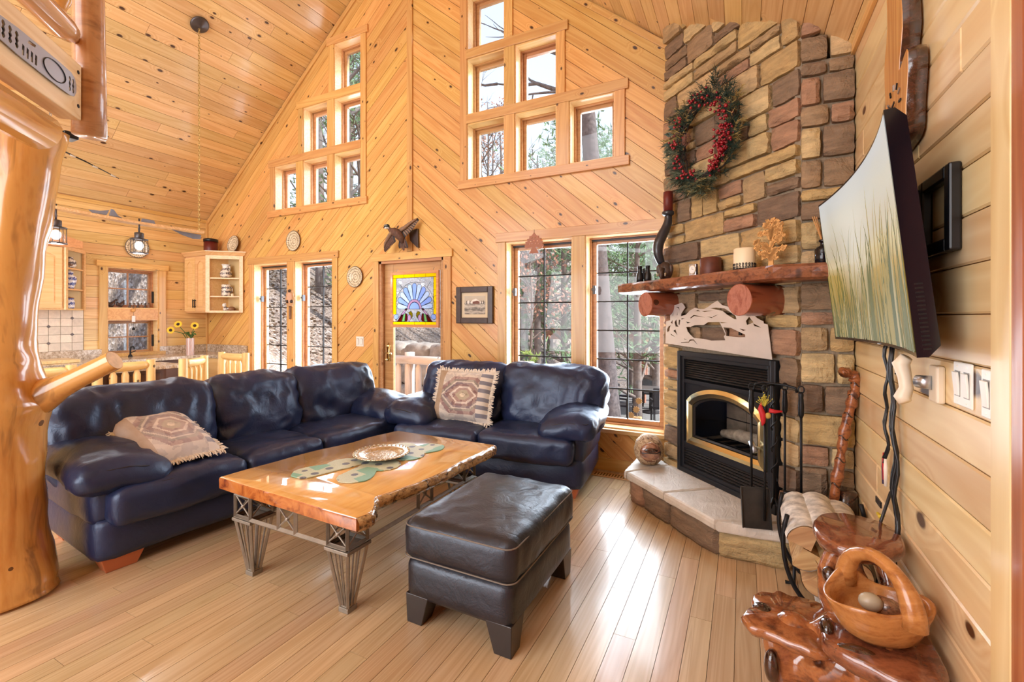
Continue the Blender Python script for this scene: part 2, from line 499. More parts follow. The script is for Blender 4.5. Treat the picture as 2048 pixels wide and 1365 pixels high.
def leather(name, c, rough=0.3, tint=(1, 1, 1)):
    m = NT(name); v = m.coords()
    vo = m.n.new('ShaderNodeTexVoronoi'); vo.inputs['Scale'].default_value = 170; m.ln(v, vo.inputs['Vector'])
    n1 = m.noise(v, 3.2, 3, 0.5, 0.7)
    cr = m.noise(v, 7.5, 3, 0.55, 0.9)
    crease = m.math('ABSOLUTE', m.math('SUBTRACT', cr, 0.5))
    crm = m.math('MINIMUM', m.math('MULTIPLY', crease, 9.0), 1.0)
    r = m.ramp([(0.3, tuple(q*0.7 for q in c)), (0.7, tuple(q*1.35 for q in c))]); m.ln(n1, r.inputs[0]); m.color(r.outputs[0])
    fold = m.noise(v, 13, 4, 0.55, 1.2)
    h = m.math('ADD', m.math('ADD', m.math('MULTIPLY', vo.outputs['Distance'], 0.05), m.math('MULTIPLY', crm, 0.14)), m.math('MULTIPLY', fold, 0.45))
    m.b.inputs['Specular Tint'].default_value = (*tint, 1)
    m.bump(h, 0.35, 0.012)
    rr = m.math('MULTIPLY_ADD', n1, 0.22, rough - 0.08); m.ln(rr, m.b.inputs['Roughness'])
    m.val('Specular IOR Level', 0.65)
    return m.m
NAVY  = leather('navy_leather', srgb(31,40,72), 0.35, (.70, .82, 1.0))
BLACK = leather('black_leather', srgb(31,30,37), 0.33, (.80, .88, 1.0))
STITCH = plain('pale_stitching', srgb(120,112,104), 0.8)
STITCHD = plain('dark_piping', srgb(26,28,42), 0.5)

def glass(name, tint=(0.88, 0.90, 0.92), refl=0.6):
    m = NT(name); n = m.n; m.n.remove(m.b)
    out = n['Material Output']
    tr = n.new('ShaderNodeBsdfTransparent'); tr.inputs[0].default_value = (*tint, 1)
    gl = n.new('ShaderNodeBsdfGlossy'); gl.inputs['Roughness'].default_value = 0.02
    fr = n.new('ShaderNodeLayerWeight'); fr.inputs[0].default_value = .5
    mx = n.new('ShaderNodeMixShader')
    f5 = m.math('MULTIPLY', m.math('MULTIPLY_ADD', m.math('POWER', fr.outputs[1], 5.0), .96, .04), refl)
    m.ln(f5, mx.inputs[0])
    m.ln(tr.outputs[0], mx.inputs[1]); m.ln(gl.outputs[0], mx.inputs[2]); m.ln(mx.outputs[0], out.inputs[0])
    return m.m
GLASS = glass('window_glass')
def artglass(name, c, k=.35):
    m = NT(name); n = m.n; m.n.remove(m.b); out = n['Material Output']
    tr = n.new('ShaderNodeBsdfTransparent'); tr.inputs[0].default_value = (*c, 1)
    tl = n.new('ShaderNodeBsdfTranslucent'); tl.inputs[0].default_value = (*c, 1)
    df = n.new('ShaderNodeBsdfDiffuse'); df.inputs[0].default_value = (*c, 1)
    a = n.new('ShaderNodeMixShader'); b = n.new('ShaderNodeMixShader'); a.inputs[0].default_value = .5; b.inputs[0].default_value = k
    m.ln(tl.outputs[0], a.inputs[1]); m.ln(df.outputs[0], a.inputs[2]); m.ln(tr.outputs[0], b.inputs[1]); m.ln(a.outputs[0], b.inputs[2]); m.ln(b.outputs[0], out.inputs[0])
    return m.m
GLASSY = artglass('amber_glass', srgb(252,226,30), .5)
GLASSC = artglass('clear_textured_glass', srgb(226,234,246), .25)
GLASSP = artglass('pink_glass', srgb(214,186,204))
GLASSB = artglass('pale_blue_glass', srgb(190,206,240), .35)
GLASSG = artglass('green_glass', srgb(170,210,150), .4)
GLASSO = artglass('olive_glass', srgb(176,160,50))
GLASSR = artglass('ruby_glass', srgb(140,50,50), .4)
GLASSF = glass('firebox_glass', (0.85, 0.83, 0.8), 1.2)
GLASSL = glass('lantern_glass', (0.95, 0.96, 0.97))

IRON  = plain('black_iron', srgb(34,34,37), 0.45, 0.6, var=0.15, scale=40)
MUNT  = plain('dark_bronze_muntin', srgb(52,50,50), 0.85, 0.0, spec=.2)
STEELB= plain('black_steel', srgb(44,46,52), 0.4, 0.5)
PEWTER= plain('pewter_frame', srgb(150,142,130), 0.45, 0.55, var=0.12, scale=30, bump=0.1)
BRASS = plain('polished_brass', srgb(244,230,176), 0.2, 1.0)
CHROME= plain('chrome', srgb(190,194,202), 0.3, .9)
LATCH = plain('grey_latch', srgb(96,98,104), 0.6, .2)
STEEL = plain('brushed_steel', srgb(226,220,216), 0.42, 0.55, var=0.05, scale=8)
BLKPL = plain('black_plastic', srgb(18,18,22), 0.35)
BLKGL = plain('black_gloss', srgb(14,15,24), 0.12)
WHITEP= plain('white_plastic', srgb(238,236,230), 0.35)
BEIGEP= plain('beige_plastic', srgb(228,216,196), 0.4)
WHITE = plain('white_paint', srgb(240,240,238), 0.4)
COPPERF= plain('copper_toned_foot', srgb(190,110,72), 0.35, coat=0.3)
DWOOD = plain('dark_frame_wood', srgb(62,44,38), 0.4, var=0.25, scale=25, coat=0.2)
DBROWN= plain('dark_brown_cabinet', srgb(92,58,40), 0.45, var=0.2, scale=12)
MATB  = plain('cream_mat', srgb(222,208,180), 0.8)
WAXW  = plain('ivory_wax', srgb(238,222,190), 0.45)
WAXB  = plain('brown_wax', srgb(96,48,34), 0.5, var=0.2, scale=30)
WAXR  = plain('dark_red_wax', srgb(104,34,28), 0.5)
HORN  = plain('dark_twisted_wood', srgb(40,42,52), 0.3, coat=0.3)
GOLDW = plain('pale_laser_cut_wood', srgb(216,162,96), 0.5)
FRINGE= plain('ivory_fringe', srgb(232,224,212), 0.9)
PEWB  = plain('dark_metal_canopy', srgb(86,82,84), 0.4, 0.7)
BRASSC= plain('brass_chain', srgb(196,166,104), 0.35, 0.8)
BULB  = plain('lit_lantern_bulb', (1,1,1), 0.5, emit=(0.95, 0.98, 1.0), estr=9.0)
FIN   = plain('grey_fin', srgb(124,132,150), 0.4, var=0.15, scale=12)
LEAFG = plain('leaf_green', srgb(70,104,48), 0.6, var=0.25, scale=18)
PETAL = plain('yellow_petal', srgb(240,190,40), 0.6)
SEED  = plain('flower_disc', srgb(50,28,16), 0.8)
CLAY  = plain('brown_pottery', srgb(128,92,66), 0.5, var=0.2, scale=20)
def stripes(name, c0, c1, k):
    m = NT(name); tc = m.n.new('ShaderNodeTexCoord'); sp = m.n.new('ShaderNodeSeparateXYZ'); m.ln(tc.outputs['Object'], sp.inputs[0])
    a = m.math('ARCTAN2', sp.outputs[1], sp.outputs[0]); f = m.math('PINGPONG', m.math('MULTIPLY', a, k), 0.5)
    r = m.ramp([(0.2, c0), (0.3, c1)]); m.ln(f, r.inputs[0]); m.color(r.outputs[0]); m.val('Roughness', 0.3); m.val('Metallic', 0.3)
    return m.m
VASEM = stripes('striped_copper_vase', srgb(176,120,100), srgb(226,214,212), 3.0)
def delft(name, c0, c1, sc=26):
    m = NT(name); v = m.coords(False)
    n = m.noise(v, sc, 3, 0.6, 2.0); tc = m.n.new('ShaderNodeTexCoord'); sp = m.n.new('ShaderNodeSeparateXYZ'); m.ln(tc.outputs['Object'], sp.inputs[0])
    z = m.math('PINGPONG', m.math('MULTIPLY', sp.outputs[2], 17.0), 0.5)
    f = m.math('ADD', m.math('MULTIPLY', n, 0.8), m.math('MULTIPLY', z, 0.4))
    r = m.ramp([(0.44, c1), (0.52, c0)]); m.ln(f, r.inputs[0]); m.color(r.outputs[0]); m.val('Roughness', 0.2)
    return m.m
POT1 = delft('grey_patterned_china', srgb(232,224,212), srgb(92,86,92))
POT2 = delft('blue_patterned_china', srgb(230,230,234), srgb(74,88,150), 34)
def platemat():
    m = NT('patterned_plate'); v = m.coords(False); tc = m.n.new('ShaderNodeTexCoord'); sp = m.n.new('ShaderNodeSeparateXYZ'); m.ln(tc.outputs['Object'], sp.inputs[0])
    rad = m.math('SQRT', m.math('ADD', m.math('POWER', sp.outputs[0], 2.0), m.math('POWER', sp.outputs[1], 2.0)))
    ang = m.math('ARCTAN2', sp.outputs[1], sp.outputs[0])
    pet = m.math('PINGPONG', m.math('MULTIPLY', ang, 5.0), 0.5)
    rr = m.math('PINGPONG', m.math('MULTIPLY', rad, 30.0), 0.5)
    nn = m.noise(v, 60, 3, 0.7)
    f = m.math('ADD', m.math('ADD', m.math('MULTIPLY', pet, 0.45), m.math('MULTIPLY', rr, 0.4)), m.math('MULTIPLY', nn, 0.7))
    r = m.ramp([(0.42, srgb(116,106,98)), (0.56, srgb(214,198,160)), (0.75, srgb(236,228,212))]); m.ln(f, r.inputs[0])
    m.color(r.outputs[0]); m.val('Roughness', 0.25)
    return m.m
PLATE = platemat()
def granite():
    m = NT('speckled_granite'); v = m.coords(False); n = m.noise(v, 38, 6, 0.75, 0.4); n2 = m.noise(v, 9, 3, 0.6)
    r = m.ramp([(0.3, srgb(70,60,58)), (0.46, srgb(176,156,132)), (0.6, srgb(222,212,198)), (0.75, srgb(240,236,230))]); m.ln(m.math('ADD', m.math('MULTIPLY', n, 0.8), m.math('MULTIPLY', n2, 0.2)), r.inputs[0])
    m.color(r.outputs[0]); m.val('Roughness', 0.15)
    return m.m
GRANITE = granite()
TILE = plain('tumbled_travertine', srgb(226,214,196), 0.6, var=0.1, scale=22, bump=0.3)
TILED = plain('dark_accent_tile', srgb(104,96,96), 0.5)
# ------------------------------------------------------------ the room shell
def struct_empty(name, label=None):
    o = bpy.data.objects.new(name, None); o.empty_display_size = 0.1; COL.objects.link(o)
    return tag(o, label, kind='structure')

def plank_field(root, M, outline, rects, ang, w, phase, mat, joint=None, gap=0.004, th=0.014, rng=None, name='plank', keep=None, bevel=0.0):
    rng = rng or random.Random(3)
    d = (math.cos(ang), math.sin(ang)); n = (-d[1], d[0])
    ts = [n[0]*p[0]+n[1]*p[1] for p in outline]
    k0 = math.floor((min(ts)-phase)/w); k1 = math.ceil((max(ts)-phase)/w)
    rest = MB()
    for k in range(k0, k1):
        t0 = phase + k*w + gap/2; t1 = t0 + w - gap
        row = clip(outline, -n[0], -n[1], -t0)
        row = clip(row, n[0], n[1], t1) if row else []
        if not row: continue
        ss = [d[0]*p[0]+d[1]*p[1] for p in row]
        s0, s1 = min(ss), max(ss)
        cuts = [s0]
        if joint:
            x = s0 - rng.random()*joint
            while x < s1:
                x += joint*rng.uniform(.75, 1.25)
                if s0+.25 < x < s1-.25: cuts.append(x)
        cuts.append(s1)
        for a, b in zip(cuts[:-1], cuts[1:]):
            g = gap*.35 if joint else 0
            pc = clip(row, -d[0], -d[1], -(a+g)); pc = clip(pc, d[0], d[1], b-g) if pc else []
            if not pc: continue
            polys = [pc]
            for r in rects: polys = minus_rect(polys, r)
            polys = [p for p in polys if parea(p) > 2e-4]
            if not polys: continue
            mb = MB()
            for p in polys:
                loc = [(d[0]*q[0]+d[1]*q[1]-a, n[0]*q[0]+n[1]*q[1]-t0) for q in p]
                mb.prism(loc, -th, 0)
            o = (d[0]*a+n[0]*t0, d[1]*a+n[1]*t0, 0)
            Mp = M @ frame(o, (d[0], d[1], 0), (n[0], n[1], 0))
            if keep is not None and not keep((a+b)/2*d[0]+t0*n[0], (a+b)/2*d[1]+t0*n[1]):
                rest.add(mb.v, mb.f, Mp)
            else: mb.obj(name, mat, root, Mp, bevel=bevel, segs=1)
    return rest

MG = frame((0, YB, 0), (1, 0, 0), (0, 0, 1))          # gable wall plane: a = X, b = height
ML = frame((XL, 0, 0), (0, 1, 0), (0, 0, 1))          # left wall plane:  a = Y
MRW = frame((XR, 0, 0), (0, -1, 0), (0, 0, 1))        # right wall plane: a = -Y

# openings
ROWS = [(2.855, 3.455), (3.55, 4.145), (4.24, 4.83)]
CD = [(.757, 1.208), (1.324, 1.774), (1.901, 2.340)]
def cluster(sgn):
    out = []
    for ci, (a, b) in enumerate(CD):
        for ri in range(3 - ci):
            x0, x1 = (XC+a, XC+b) if sgn > 0 else (XC-b, XC-a)
            out.append((x0, x1, ROWS[ri][0], ROWS[ri][1]))
    return out
W_UL, W_UR = cluster(-1), cluster(1)
W_LL = [(-6.168, -5.455, .40, 2.145), (-5.317, -4.613, .40, 2.145)]
W_LR = [(-2.156, -1.439, .385, 2.165), (-1.316, -.600, .385, 2.165)]
DOOR = (-3.849, -2.921, 0.0, 2.06)
W_K = [(2.914, 3.488, 1.515, 2.05), (2.914, 3.488, .90, 1.37)]
HOLES_G = W_UL + W_UR + W_LL + W_LR + [DOOR]

# floor
fl = MB().box((XL-.2, -3.2, -.2), (XR+.2, YB+.2, -.014)).obj('floor', BAMBOO)
tag(fl, kind='structure')
MF = frame((0, 0, 0), (0, 1, 0), (-1, 0, 0))
rest = plank_field(fl, MF, [(-3.2, -XR), (YB, -XR), (YB, -XL), (-3.2, -XL)], [], 0, .096, .03, BAMBOO, joint=1.15, gap=.0022, th=.013, rng=random.Random(11),
                   keep=lambda a, b: a > .0 and b < 3.9)
r_o = rest.obj('far_planks', BAMBOO, fl); tag(r_o, kind='stuff')

# ceiling: two pitched slopes of boards
ce = MB()
c_, s_ = math.cos(math.atan(PITCH)), math.sin(math.atan(PITCH))
LS = (XR-XC)/c_
MCL = frame((XL, 0, EAVE), (0, 1, 0), (c_, 0, s_))
MCR = frame((XR, 0, EAVE), (0, -1, 0), (-c_, 0, s_))
CY0 = -3.3
ce.box((CY0, -.5, -.15), (YB+.25, LS+.05, -.014), MCL); ce.box((-YB-.25, -.5, -.15), (-CY0, LS+.05, -.014), MCR)
ceil = ce.obj('ceiling', GROOVE); tag(ceil, kind='structure')
plank_field(ceil, MCL, [(CY0, 0), (YB, 0), (YB, LS), (CY0, LS)], [], 0, .133, .02, CEIL, joint=2.3, rng=random.Random(5))
plank_field(ceil, MCR, [(-YB, 0), (-CY0, 0), (-CY0, LS), (-YB, LS)], [], 0, .133, .05, CEIL, joint=2.6, rng=random.Random(6))

# gable wall with chevron boards
apex = EAVE + PITCH*(XR-XC)
halfL = [(XL, 0), (XC, 0), (XC, apex), (XL, EAVE)]
halfR = [(XC, 0), (XR, 0), (XR, EAVE), (XC, apex)]
gb = MB()
for h in (halfL, halfR):
    ps = [h]
    for r in HOLES_G: ps = minus_rect(ps, r)
    for p in ps: gb.prism(p, -.19, -.0145, MG)
gw = gb.obj('wall_back', GROOVE); tag(gw, kind='structure')
AN = math.atan(.86)
plank_field(gw, MG, halfL, HOLES_G, AN, .135, .03, PINE, rng=random.Random(8))
plank_field(gw, MG, halfR, HOLES_G, -AN, .135, .06, PINE, rng=random.Random(9))

# left (kitchen) wall, right (television) wall: level boards
lw_poly = [(-3.3, 0), (YB, 0), (YB, EAVE), (-3.3, EAVE)]
lb = MB(); ps = [lw_poly]
for r in W_K: ps = minus_rect(ps, r)
for p in ps: lb.prism(p, -.19, -.0145, ML)
lwall = lb.obj('wall_left', GROOVE); tag(lwall, kind='structure')
plank_field(lwall, ML, lw_poly, W_K, 0, .136, .02, KWALL, joint=None, rng=random.Random(10))
rw_poly = [(-YB, 0), (-1.40, 0), (-1.40, EAVE), (-YB, EAVE)]
rb = MB().prism(rw_poly, -.19, -.0145, MRW)
rb.prism([(-1.40, 2.2), (3.3, 2.2), (3.3, EAVE), (-1.40, EAVE)], -.19, 0, MRW)
rb.prism([(-.45, 0), (3.3, 0), (3.3, 2.2), (-.45, 2.2)], -.19, 0, MRW)
rwall = rb.obj('wall_right', GROOVE); tag(rwall, kind='structure')
plank_field(rwall, MRW, rw_poly, [], 0, .1365, .043, PALE, joint=2.4, gap=.003, th=.0145, bevel=.0055, rng=random.Random(21))

fwm = MB().prism(halfL, 0, .15, frame((0, -3.3, 0), (1, 0, 0), (0, 0, 1))); fwm.prism(halfR, 0, .15, frame((0, -3.3, 0), (1, 0, 0), (0, 0, 1)))
fwall = fwm.obj('wall_front', PINE); tag(fwall, kind='structure')

# trims between planes
def tboard(root, M, a0, a1, b0, b1, th=.02, mat=None, name='trim_board', z0=0.0, bevel=.003):
    """flat trim on a wall plane; grain along its longer side"""
    if a1-a0 >= b1-b0:
        Mp = M @ frame((a0, b0, z0), (1, 0, 0), (0, 1, 0)); L, W = a1-a0, b1-b0
    else:
        Mp = M @ frame((a1, b0, z0), (0, 1, 0), (-1, 0, 0)); L, W = b1-b0, a1-a0
    return MB().box((0, 0, 0), (L, W, th)).obj(name, mat or TRIM, root, Mp, bevel=bevel)

tb = struct_empty('trim_1')
tboard(tb, MG, XC-.045, XC+.03, 2.15, apex, .022, name='centre_board')
tb2 = struct_empty('trim_2')
for sg in (-1, 1):
    x0 = XL if sg < 0 else XR
    y = (c_*-sg, s_)
    Mp = MG @ frame((x0, EAVE-.085, 0), (y[0], y[1], 0), (-y[1], y[0], 0) if sg < 0 else (y[1], -y[0], 0), (0, 0, 1))
    if sg < 0: MB().box((0, .0, 0), (LS, .055, .02)).obj('rake_board', TRIM, tb2, Mp, bevel=.003)
    else:
        Mp = MG @ frame((XC, apex-.085, 0), (c_, -s_, 0), (s_, c_, 0), (0, 0, 1))
        MB().box((0, 0, 0), (LS, .055, .02)).obj('rake_board', TRIM, tb2, Mp, bevel=.003)
tb3 = struct_empty('trim_3')
MB().box((0, -.0, 0), (5.7, .05, .02)).obj('eave_board', TRIM, tb3, MRW @ frame((-YB, EAVE-.03, 0), (1, 0, 0), (0, 1, 0)), bevel=.003)
MB().box((0, 0, 0), (5.7, .05, .02)).obj('eave_board', TRIM, tb3, ML @ frame((-1.55, EAVE-.05, 0), (1, 0, 0), (0, 1, 0)), bevel=.003)
MB().box((0, 0, 0), (EAVE, .03, .03)).obj('corner_board', TRIM, tb3, ML @ frame((YB-.0, 0, 0), (0, 1, 0), (-1, 0, 0)), bevel=.003)

bbm = struct_empty('baseboard_back')
for (a0, a1) in ((XL, -3.95), (-2.81, XR)):
    tboard(bbm, MG, a0, a1, 0, .11, .018, TRIM, 'baseboard_length')

# ------------------------------------------------------------ windows
DEP = .15
def rect_ring(mb, a0, a1, b0, b1, w, z0, z1, M):
    mb.box((a0, b0, z0), (a0+w, b1, z1), M); mb.box((a1-w, b0, z0), (a1, b1, z1), M)
    mb.box((a0+w, b0, z0), (a1-w, b0+w, z1), M); mb.box((a0+w, b1-w, z0), (a1-w, b1, z1), M)
def unit(root, M, r, fw=.045, cols=0, rows=0, mat_s=None, muntw=.012, shade=False, glassmat=None, munt=None):
    """one glazed opening: reveal boards, sash, pane, muntins"""
    a0, a1, b0, b1 = r
    t = .012
    for nm, q in (('reveal', ((a0, b0), (a0+t, b1))), ('reveal', ((a1-t, b0), (a1, b1))), ('reveal', ((a0+t, b1-t), (a1-t, b1))), ('reveal', ((a0+t, b0), (a1-t, b0+t)))):
        (p0, q0), (p1, q1) = q
        MB().box((p0, q0, -.19), (p1, q1, .004), M).obj(nm, WARMREV, root)
    mb = MB()
    # stepped stop then sash
    rect_ring(mb, a0+t, a1-t, b0+t, b1-t, .014, -DEP, -DEP+.045, M)
    st = mb.obj('stop', SASH, root)
    mb = MB(); rect_ring(mb, a0+t+.012, a1-t-.012, b0+t+.012, b1-t-.012, fw, -DEP-.03, -DEP+.012, M)
    sash = mb.obj('sash', SASH, root, bevel=.004)
    i0, i1, j0, j1 = a0+t+.012+fw, a1-t-.012-fw, b0+t+.012+fw, b1-t-.012-fw
    MB().box((i0-.006, j0-.006, -DEP-.012), (i1+.006, j1+.006, -DEP-.006), M).obj('pane', glassmat or GLASS, sash)
    for k in range(1, cols):
        x = i0+(i1-i0)*k/cols
        MB().box((x-muntw/2, j0, -DEP-.018), (x+muntw/2, j1, -DEP+.002), M).obj('muntin', munt or MUNT, sash)
    for k in range(1, rows):
        z = j0+(j1-j0)*k/rows
        MB().box((i0, z-muntw/2, -DEP-.017), (i1, z+muntw/2, -DEP+.001), M).obj('muntin', munt or MUNT, sash)
    if shade:
        MB().box((a0+t, b1-t-.03, -DEP+.012), (a1-t, b1-t, -DEP+.04), M).obj('screen_cassette', STEELB, sash)
    return sash
WARMREV = wood('reveal_pine', srgb(240,206,150), srgb(228,184,122), rough=0.3, knots=0.04, tone=.04)

def low_pair(name, rects, top):
    w = struct_empty(name)
    for r in rects: unit(w, MG, r, cols=2, rows=6, shade=True)
    (l0, l1, b0, b1), (r0, r1, _, _) = rects
    cw = .09
    tboard(w, MG, l0-cw, l0, 0.11, b1, name='casing'); tboard(w, MG, r1, r1+cw, .11, b1, name='casing')
    tboard(w, MG, l1, r0, b0, b1, name='mullion', th=.02)
    tboard(w, MG, l0-cw-.02, r1+cw+.02, b1, top, name='head_casing', th=.026)
    MB().box((l0-cw-.01, b0-.035, 0), (r1+cw+.01, b0, .05), MG).obj('sill', WARMREV, w, bevel=.004)
    for r in rects:
        m = MB(); m.box((r[0]+.05, 1.62, -.1), (r[0]+.075, 1.70, -.06), MG); m.box((r[0]+.04, 1.65, -.07), (r[0]+.08, 1.675, -.055), MG)
        m.obj('latch', LATCH, w, bevel=.003)
    return w
w1 = low_pair('window_1', W_LL, 2.235)
w2 = low_pair('window_2', W_LR, 2.26)
def gable_cluster(name, rects, sg):
    w = struct_empty(name)
    for r in rects: unit(w, MG, r, fw=.04)
    def tr(d0, d1, b0, b1, nm='casing', th=.02):
        a0, a1 = (XC+d0, XC+d1) if sg > 0 else (XC-d1, XC-d0)
        tboard(w, MG, a0, a1, b0, b1, th, name=nm)
    tr(.65, 2.47, 2.768, 2.855, 'sill_board', .03)
    tr(.672, .757, 2.855, 4.83); tr(.64, 1.33, 4.83, 4.92, 'head_casing', .026)
    tr(.757, 2.46, 3.455, 3.55, 'rail', .024); tr(.757, 1.89, 4.145, 4.24, 'rail', .024)
    tr(1.208, 1.324, 2.855, 3.455, 'mullion'); tr(1.208, 1.324, 3.55, 4.145, 'mullion'); tr(1.208, 1.30, 4.24, 4.83)
    tr(1.774, 1.901, 2.855, 3.455, 'mullion'); tr(1.774, 1.86, 3.55, 4.145); tr(2.34, 2.43, 2.855, 3.455)
    return w
w3 = gable_cluster('window_3', W_UL, -1)
w4 = gable_cluster('window_4', W_UR, 1)
w5 = struct_empty('window_5')
for r in W_K: unit(w5, ML, r, fw=.03, cols=2, rows=2, munt=SASH, muntw=.016)
tboard(w5, ML, 2.828, 2.914, .93, 2.05, name='casing'); tboard(w5, ML, 3.488, 3.581, .93, 2.05, name='casing')
tboard(w5, ML, 2.80, 3.61, 2.05, 2.125, name='head_casing', th=.03)
MB().box((2.914, 1.37, -.15), (3.488, 1.515, .01), ML).obj('middle_rail', TRIM, w5, bevel=.004)
MB().box((2.83, .885, -.1), (3.57, .93, .03), ML).obj('sill', TRIM, w5, bevel=.003)
for z in (1.6, 1.0):
    MB().box((3.455, z, -.1), (3.475, z+.16, -.08), ML).obj('hinge', MUNT, w5)

# ------------------------------------------------------------ glazed door
d1 = struct_empty('door_1')
a0, a1, _, b1 = DOOR
tboard(d1, MG, a0-.085, a0, 0, b1, name='casing'); tboard(d1, MG, a1, a1+.10, 0, b1, name='casing')
tboard(d1, MG, a0-.10, a1+.12, b1, b1+.085, name='head_casing', th=.026)
MB().box((a0, 0, -.17), (a0+.03, b1, .002), MG).obj('jamb', SASH, d1); MB().box((a1-.03, 0, -.17), (a1, b1, .002), MG).obj('jamb', SASH, d1)
MB().box((a0, b1-.03, -.17), (a1, b1, .002), MG).obj('jamb', SASH, d1)
lf = MB(); g0, g1, gb0, gb1 = a0+.03+.13, a1-.03-.06, .22, 1.93
lf.box((a0+.03, 0.01, -.10), (g0, b1-.03, -.06), MG); lf.box((g1, 0.01, -.10), (a1-.03, b1-.03, -.06), MG)
lf.box((g0, .01, -.10), (g1, gb0, -.06), MG); lf.box((g0, gb1, -.10), (g1, b1-.03, -.06), MG)
leaf = lf.obj('door_leaf', SASH, d1, bevel=.004)
MB().box((g0, gb0, -.085), (g1, gb1, -.078), MG).obj('pane', GLASS, leaf)
hb = MB(); cx = a0+.03+.065
hb.prism([(cx-.022, .88), (cx+.022, .88), (cx+.026, .93), (cx+.02, 1.0), (cx+.03, 1.05), (cx, 1.10), (cx-.03, 1.05), (cx-.02, 1.0), (cx-.026, .93)], -.06, -.05, MG)
hb.tube([(cx, .98, -.05), (cx, .98, 0.0), (cx+.05, .98, .012), (cx+.10, .975, .01)], .009, 8, MG)
hb.ball((cx, 1.06, -.04), .016, M=MG)
hb.tube([(cx, .9, -.05), (cx, .9, -.02), (cx, .9, .0)], .014, 8, MG)
hb.obj('door_handle', BRASS, leaf, smooth=True)

# door and casing at the near end of the right wall
d2 = struct_empty('door_2')
MB().box((0, 0, 0), (2.2, .092, .02)).obj('casing', PALE, d2, MRW @ frame((-1.405, 0, 0), (0, 1, 0), (-1, 0, 0)), bevel=.003)
MB().box((-1.405, 0, -.19), (-1.36, 2.2, .018), MRW).obj('jamb', REDJ, d2)
MB().box((-1.36, 0, -.12), (-1.33, 2.2, .0), MRW).obj('jamb_stop', REDJ, d2, bevel=.012)
MB().box((-1.34, 0, -.16), (-.45, 2.2, -.11), MRW).obj('door_leaf', REDJ, d2)
tboard(d2, MRW, -1.50, -.35, 2.2, 2.3, .025, PALE, 'head_casing')
# ------------------------------------------------------------ stone fireplace
fp = thing('fireplace', 'floor to ceiling corner fireplace of tan and brown field stone', 'fireplace', (0, 0, 0))
FW = 1.23
MFACE = frame((-.58, 3.93, 0), (1, -1, 0), (0, 0, 1))     # main face: x left to right, y up, z out
MRET = frame((.29, 3.06, 0), (1, 0, 0), (0, 0, 1))        # short return to the right wall
IX0, IX1, IZ0, IZ1 = .205, 1.095, .22, 1.14               # firebox opening
core = MB()
ps = minus_rect([[(0.02, 0), (FW-.01, 0), (FW-.01, 3.05), (.02, 3.73)]], (IX0, IX1, IZ0, IZ1))
for p in ps: core.prism(p, -.5, -.028, MFACE)
core.prism([(-.54, 3.95), (.0, 3.42), (.55, 3.9), (.54, 4.13), (-.54, 4.13)], 1.15, 2.85)
core.prism([(-.12, 4.13), (.54, 3.47), (.54, 4.13)], 0, 1.15)
core.prism([(.27, 3.09), (.545, 3.09), (.545, 3.95), (.0, 3.95), (-.1, 3.5)], 0, .2)
core.prism([(.27, 3.09), (.545, 3.09), (.545, 3.95), (.2, 3.7)], 1.15, 2.85)
core.prism([(.27, 3.09), (.545, 3.09), (.545, 3.36)], 0, 1.15)
core.obj('mortar_core', MORTAR, fp)

def stone(w, h, d, rng, nx=None, ny=None):
    """a rough-faced block: back at z=-.03, uneven proud face, rounded arrises"""
    nx = nx or max(4, min(12, int(w/.03))); ny = ny or max(4, min(7, int(h/.025)))
    sd = rng.random()*100
    vs = []; fs = []
    chx = [rng.uniform(-.008, .008) for _ in range(4)]
    for j in range(ny+1):
        for i in range(nx+1):
            u, v = i/nx, j/ny
            # uneven outline
            x = u*w; y = v*h
            if i == 0: x += .006*noise.noise(Vector((sd, v*5, 1)))+.002
            if i == nx: x += .006*noise.noise(Vector((sd, v*5, 7)))-.002
            if j == 0: y += .006*noise.noise(Vector((sd, u*w*12, 3)))+.002
            if j == ny: y += .006*noise.noise(Vector((sd, u*w*12, 9)))-.002
            corner = (i in (0, nx)) and (j in (0, ny))
            if corner: x += (.5-u)*.007; y += (.5-v)*.006
            e = min(u*w, (1-u)*w, v*h, (1-v)*h)
            z = d
            z += .016*noise.noise(Vector((x*9+sd, y*13, sd)))+.014*noise.noise(Vector((x*28, y*34+sd, sd)))
            if e < .004: z = min(z, d)-.012-.004*noise.noise(Vector((x*40, y*40, sd)))
            vs.append((x, y, z))
    W = nx+1
    for j in range(ny):
        for i in range(nx):
            fs.append((j*W+i, j*W+i+1, (j+1)*W+i+1, (j+1)*W+i))
    ring = [i for i in range(nx+1)] + [(j*W+nx) for j in range(1, ny+1)] + [ny*W+i for i in range(nx-1, -1, -1)] + [j*W for j in range(ny-1, 0, -1)]
    n0 = len(vs)
    for q in ring: vs.append((vs[q][0], vs[q][1], -.032))
    m = len(ring)
    for k in range(m): fs.append((ring[k], n0+k, n0+(k+1) % m, ring[(k+1) % m]))
    fs.append(tuple(n0+k for k in range(m)))
    o = MB(); o.v = vs; o.f = [tuple(reversed(f)) if False else f for f in fs]
    return o
def fix_normals(me):
    pass
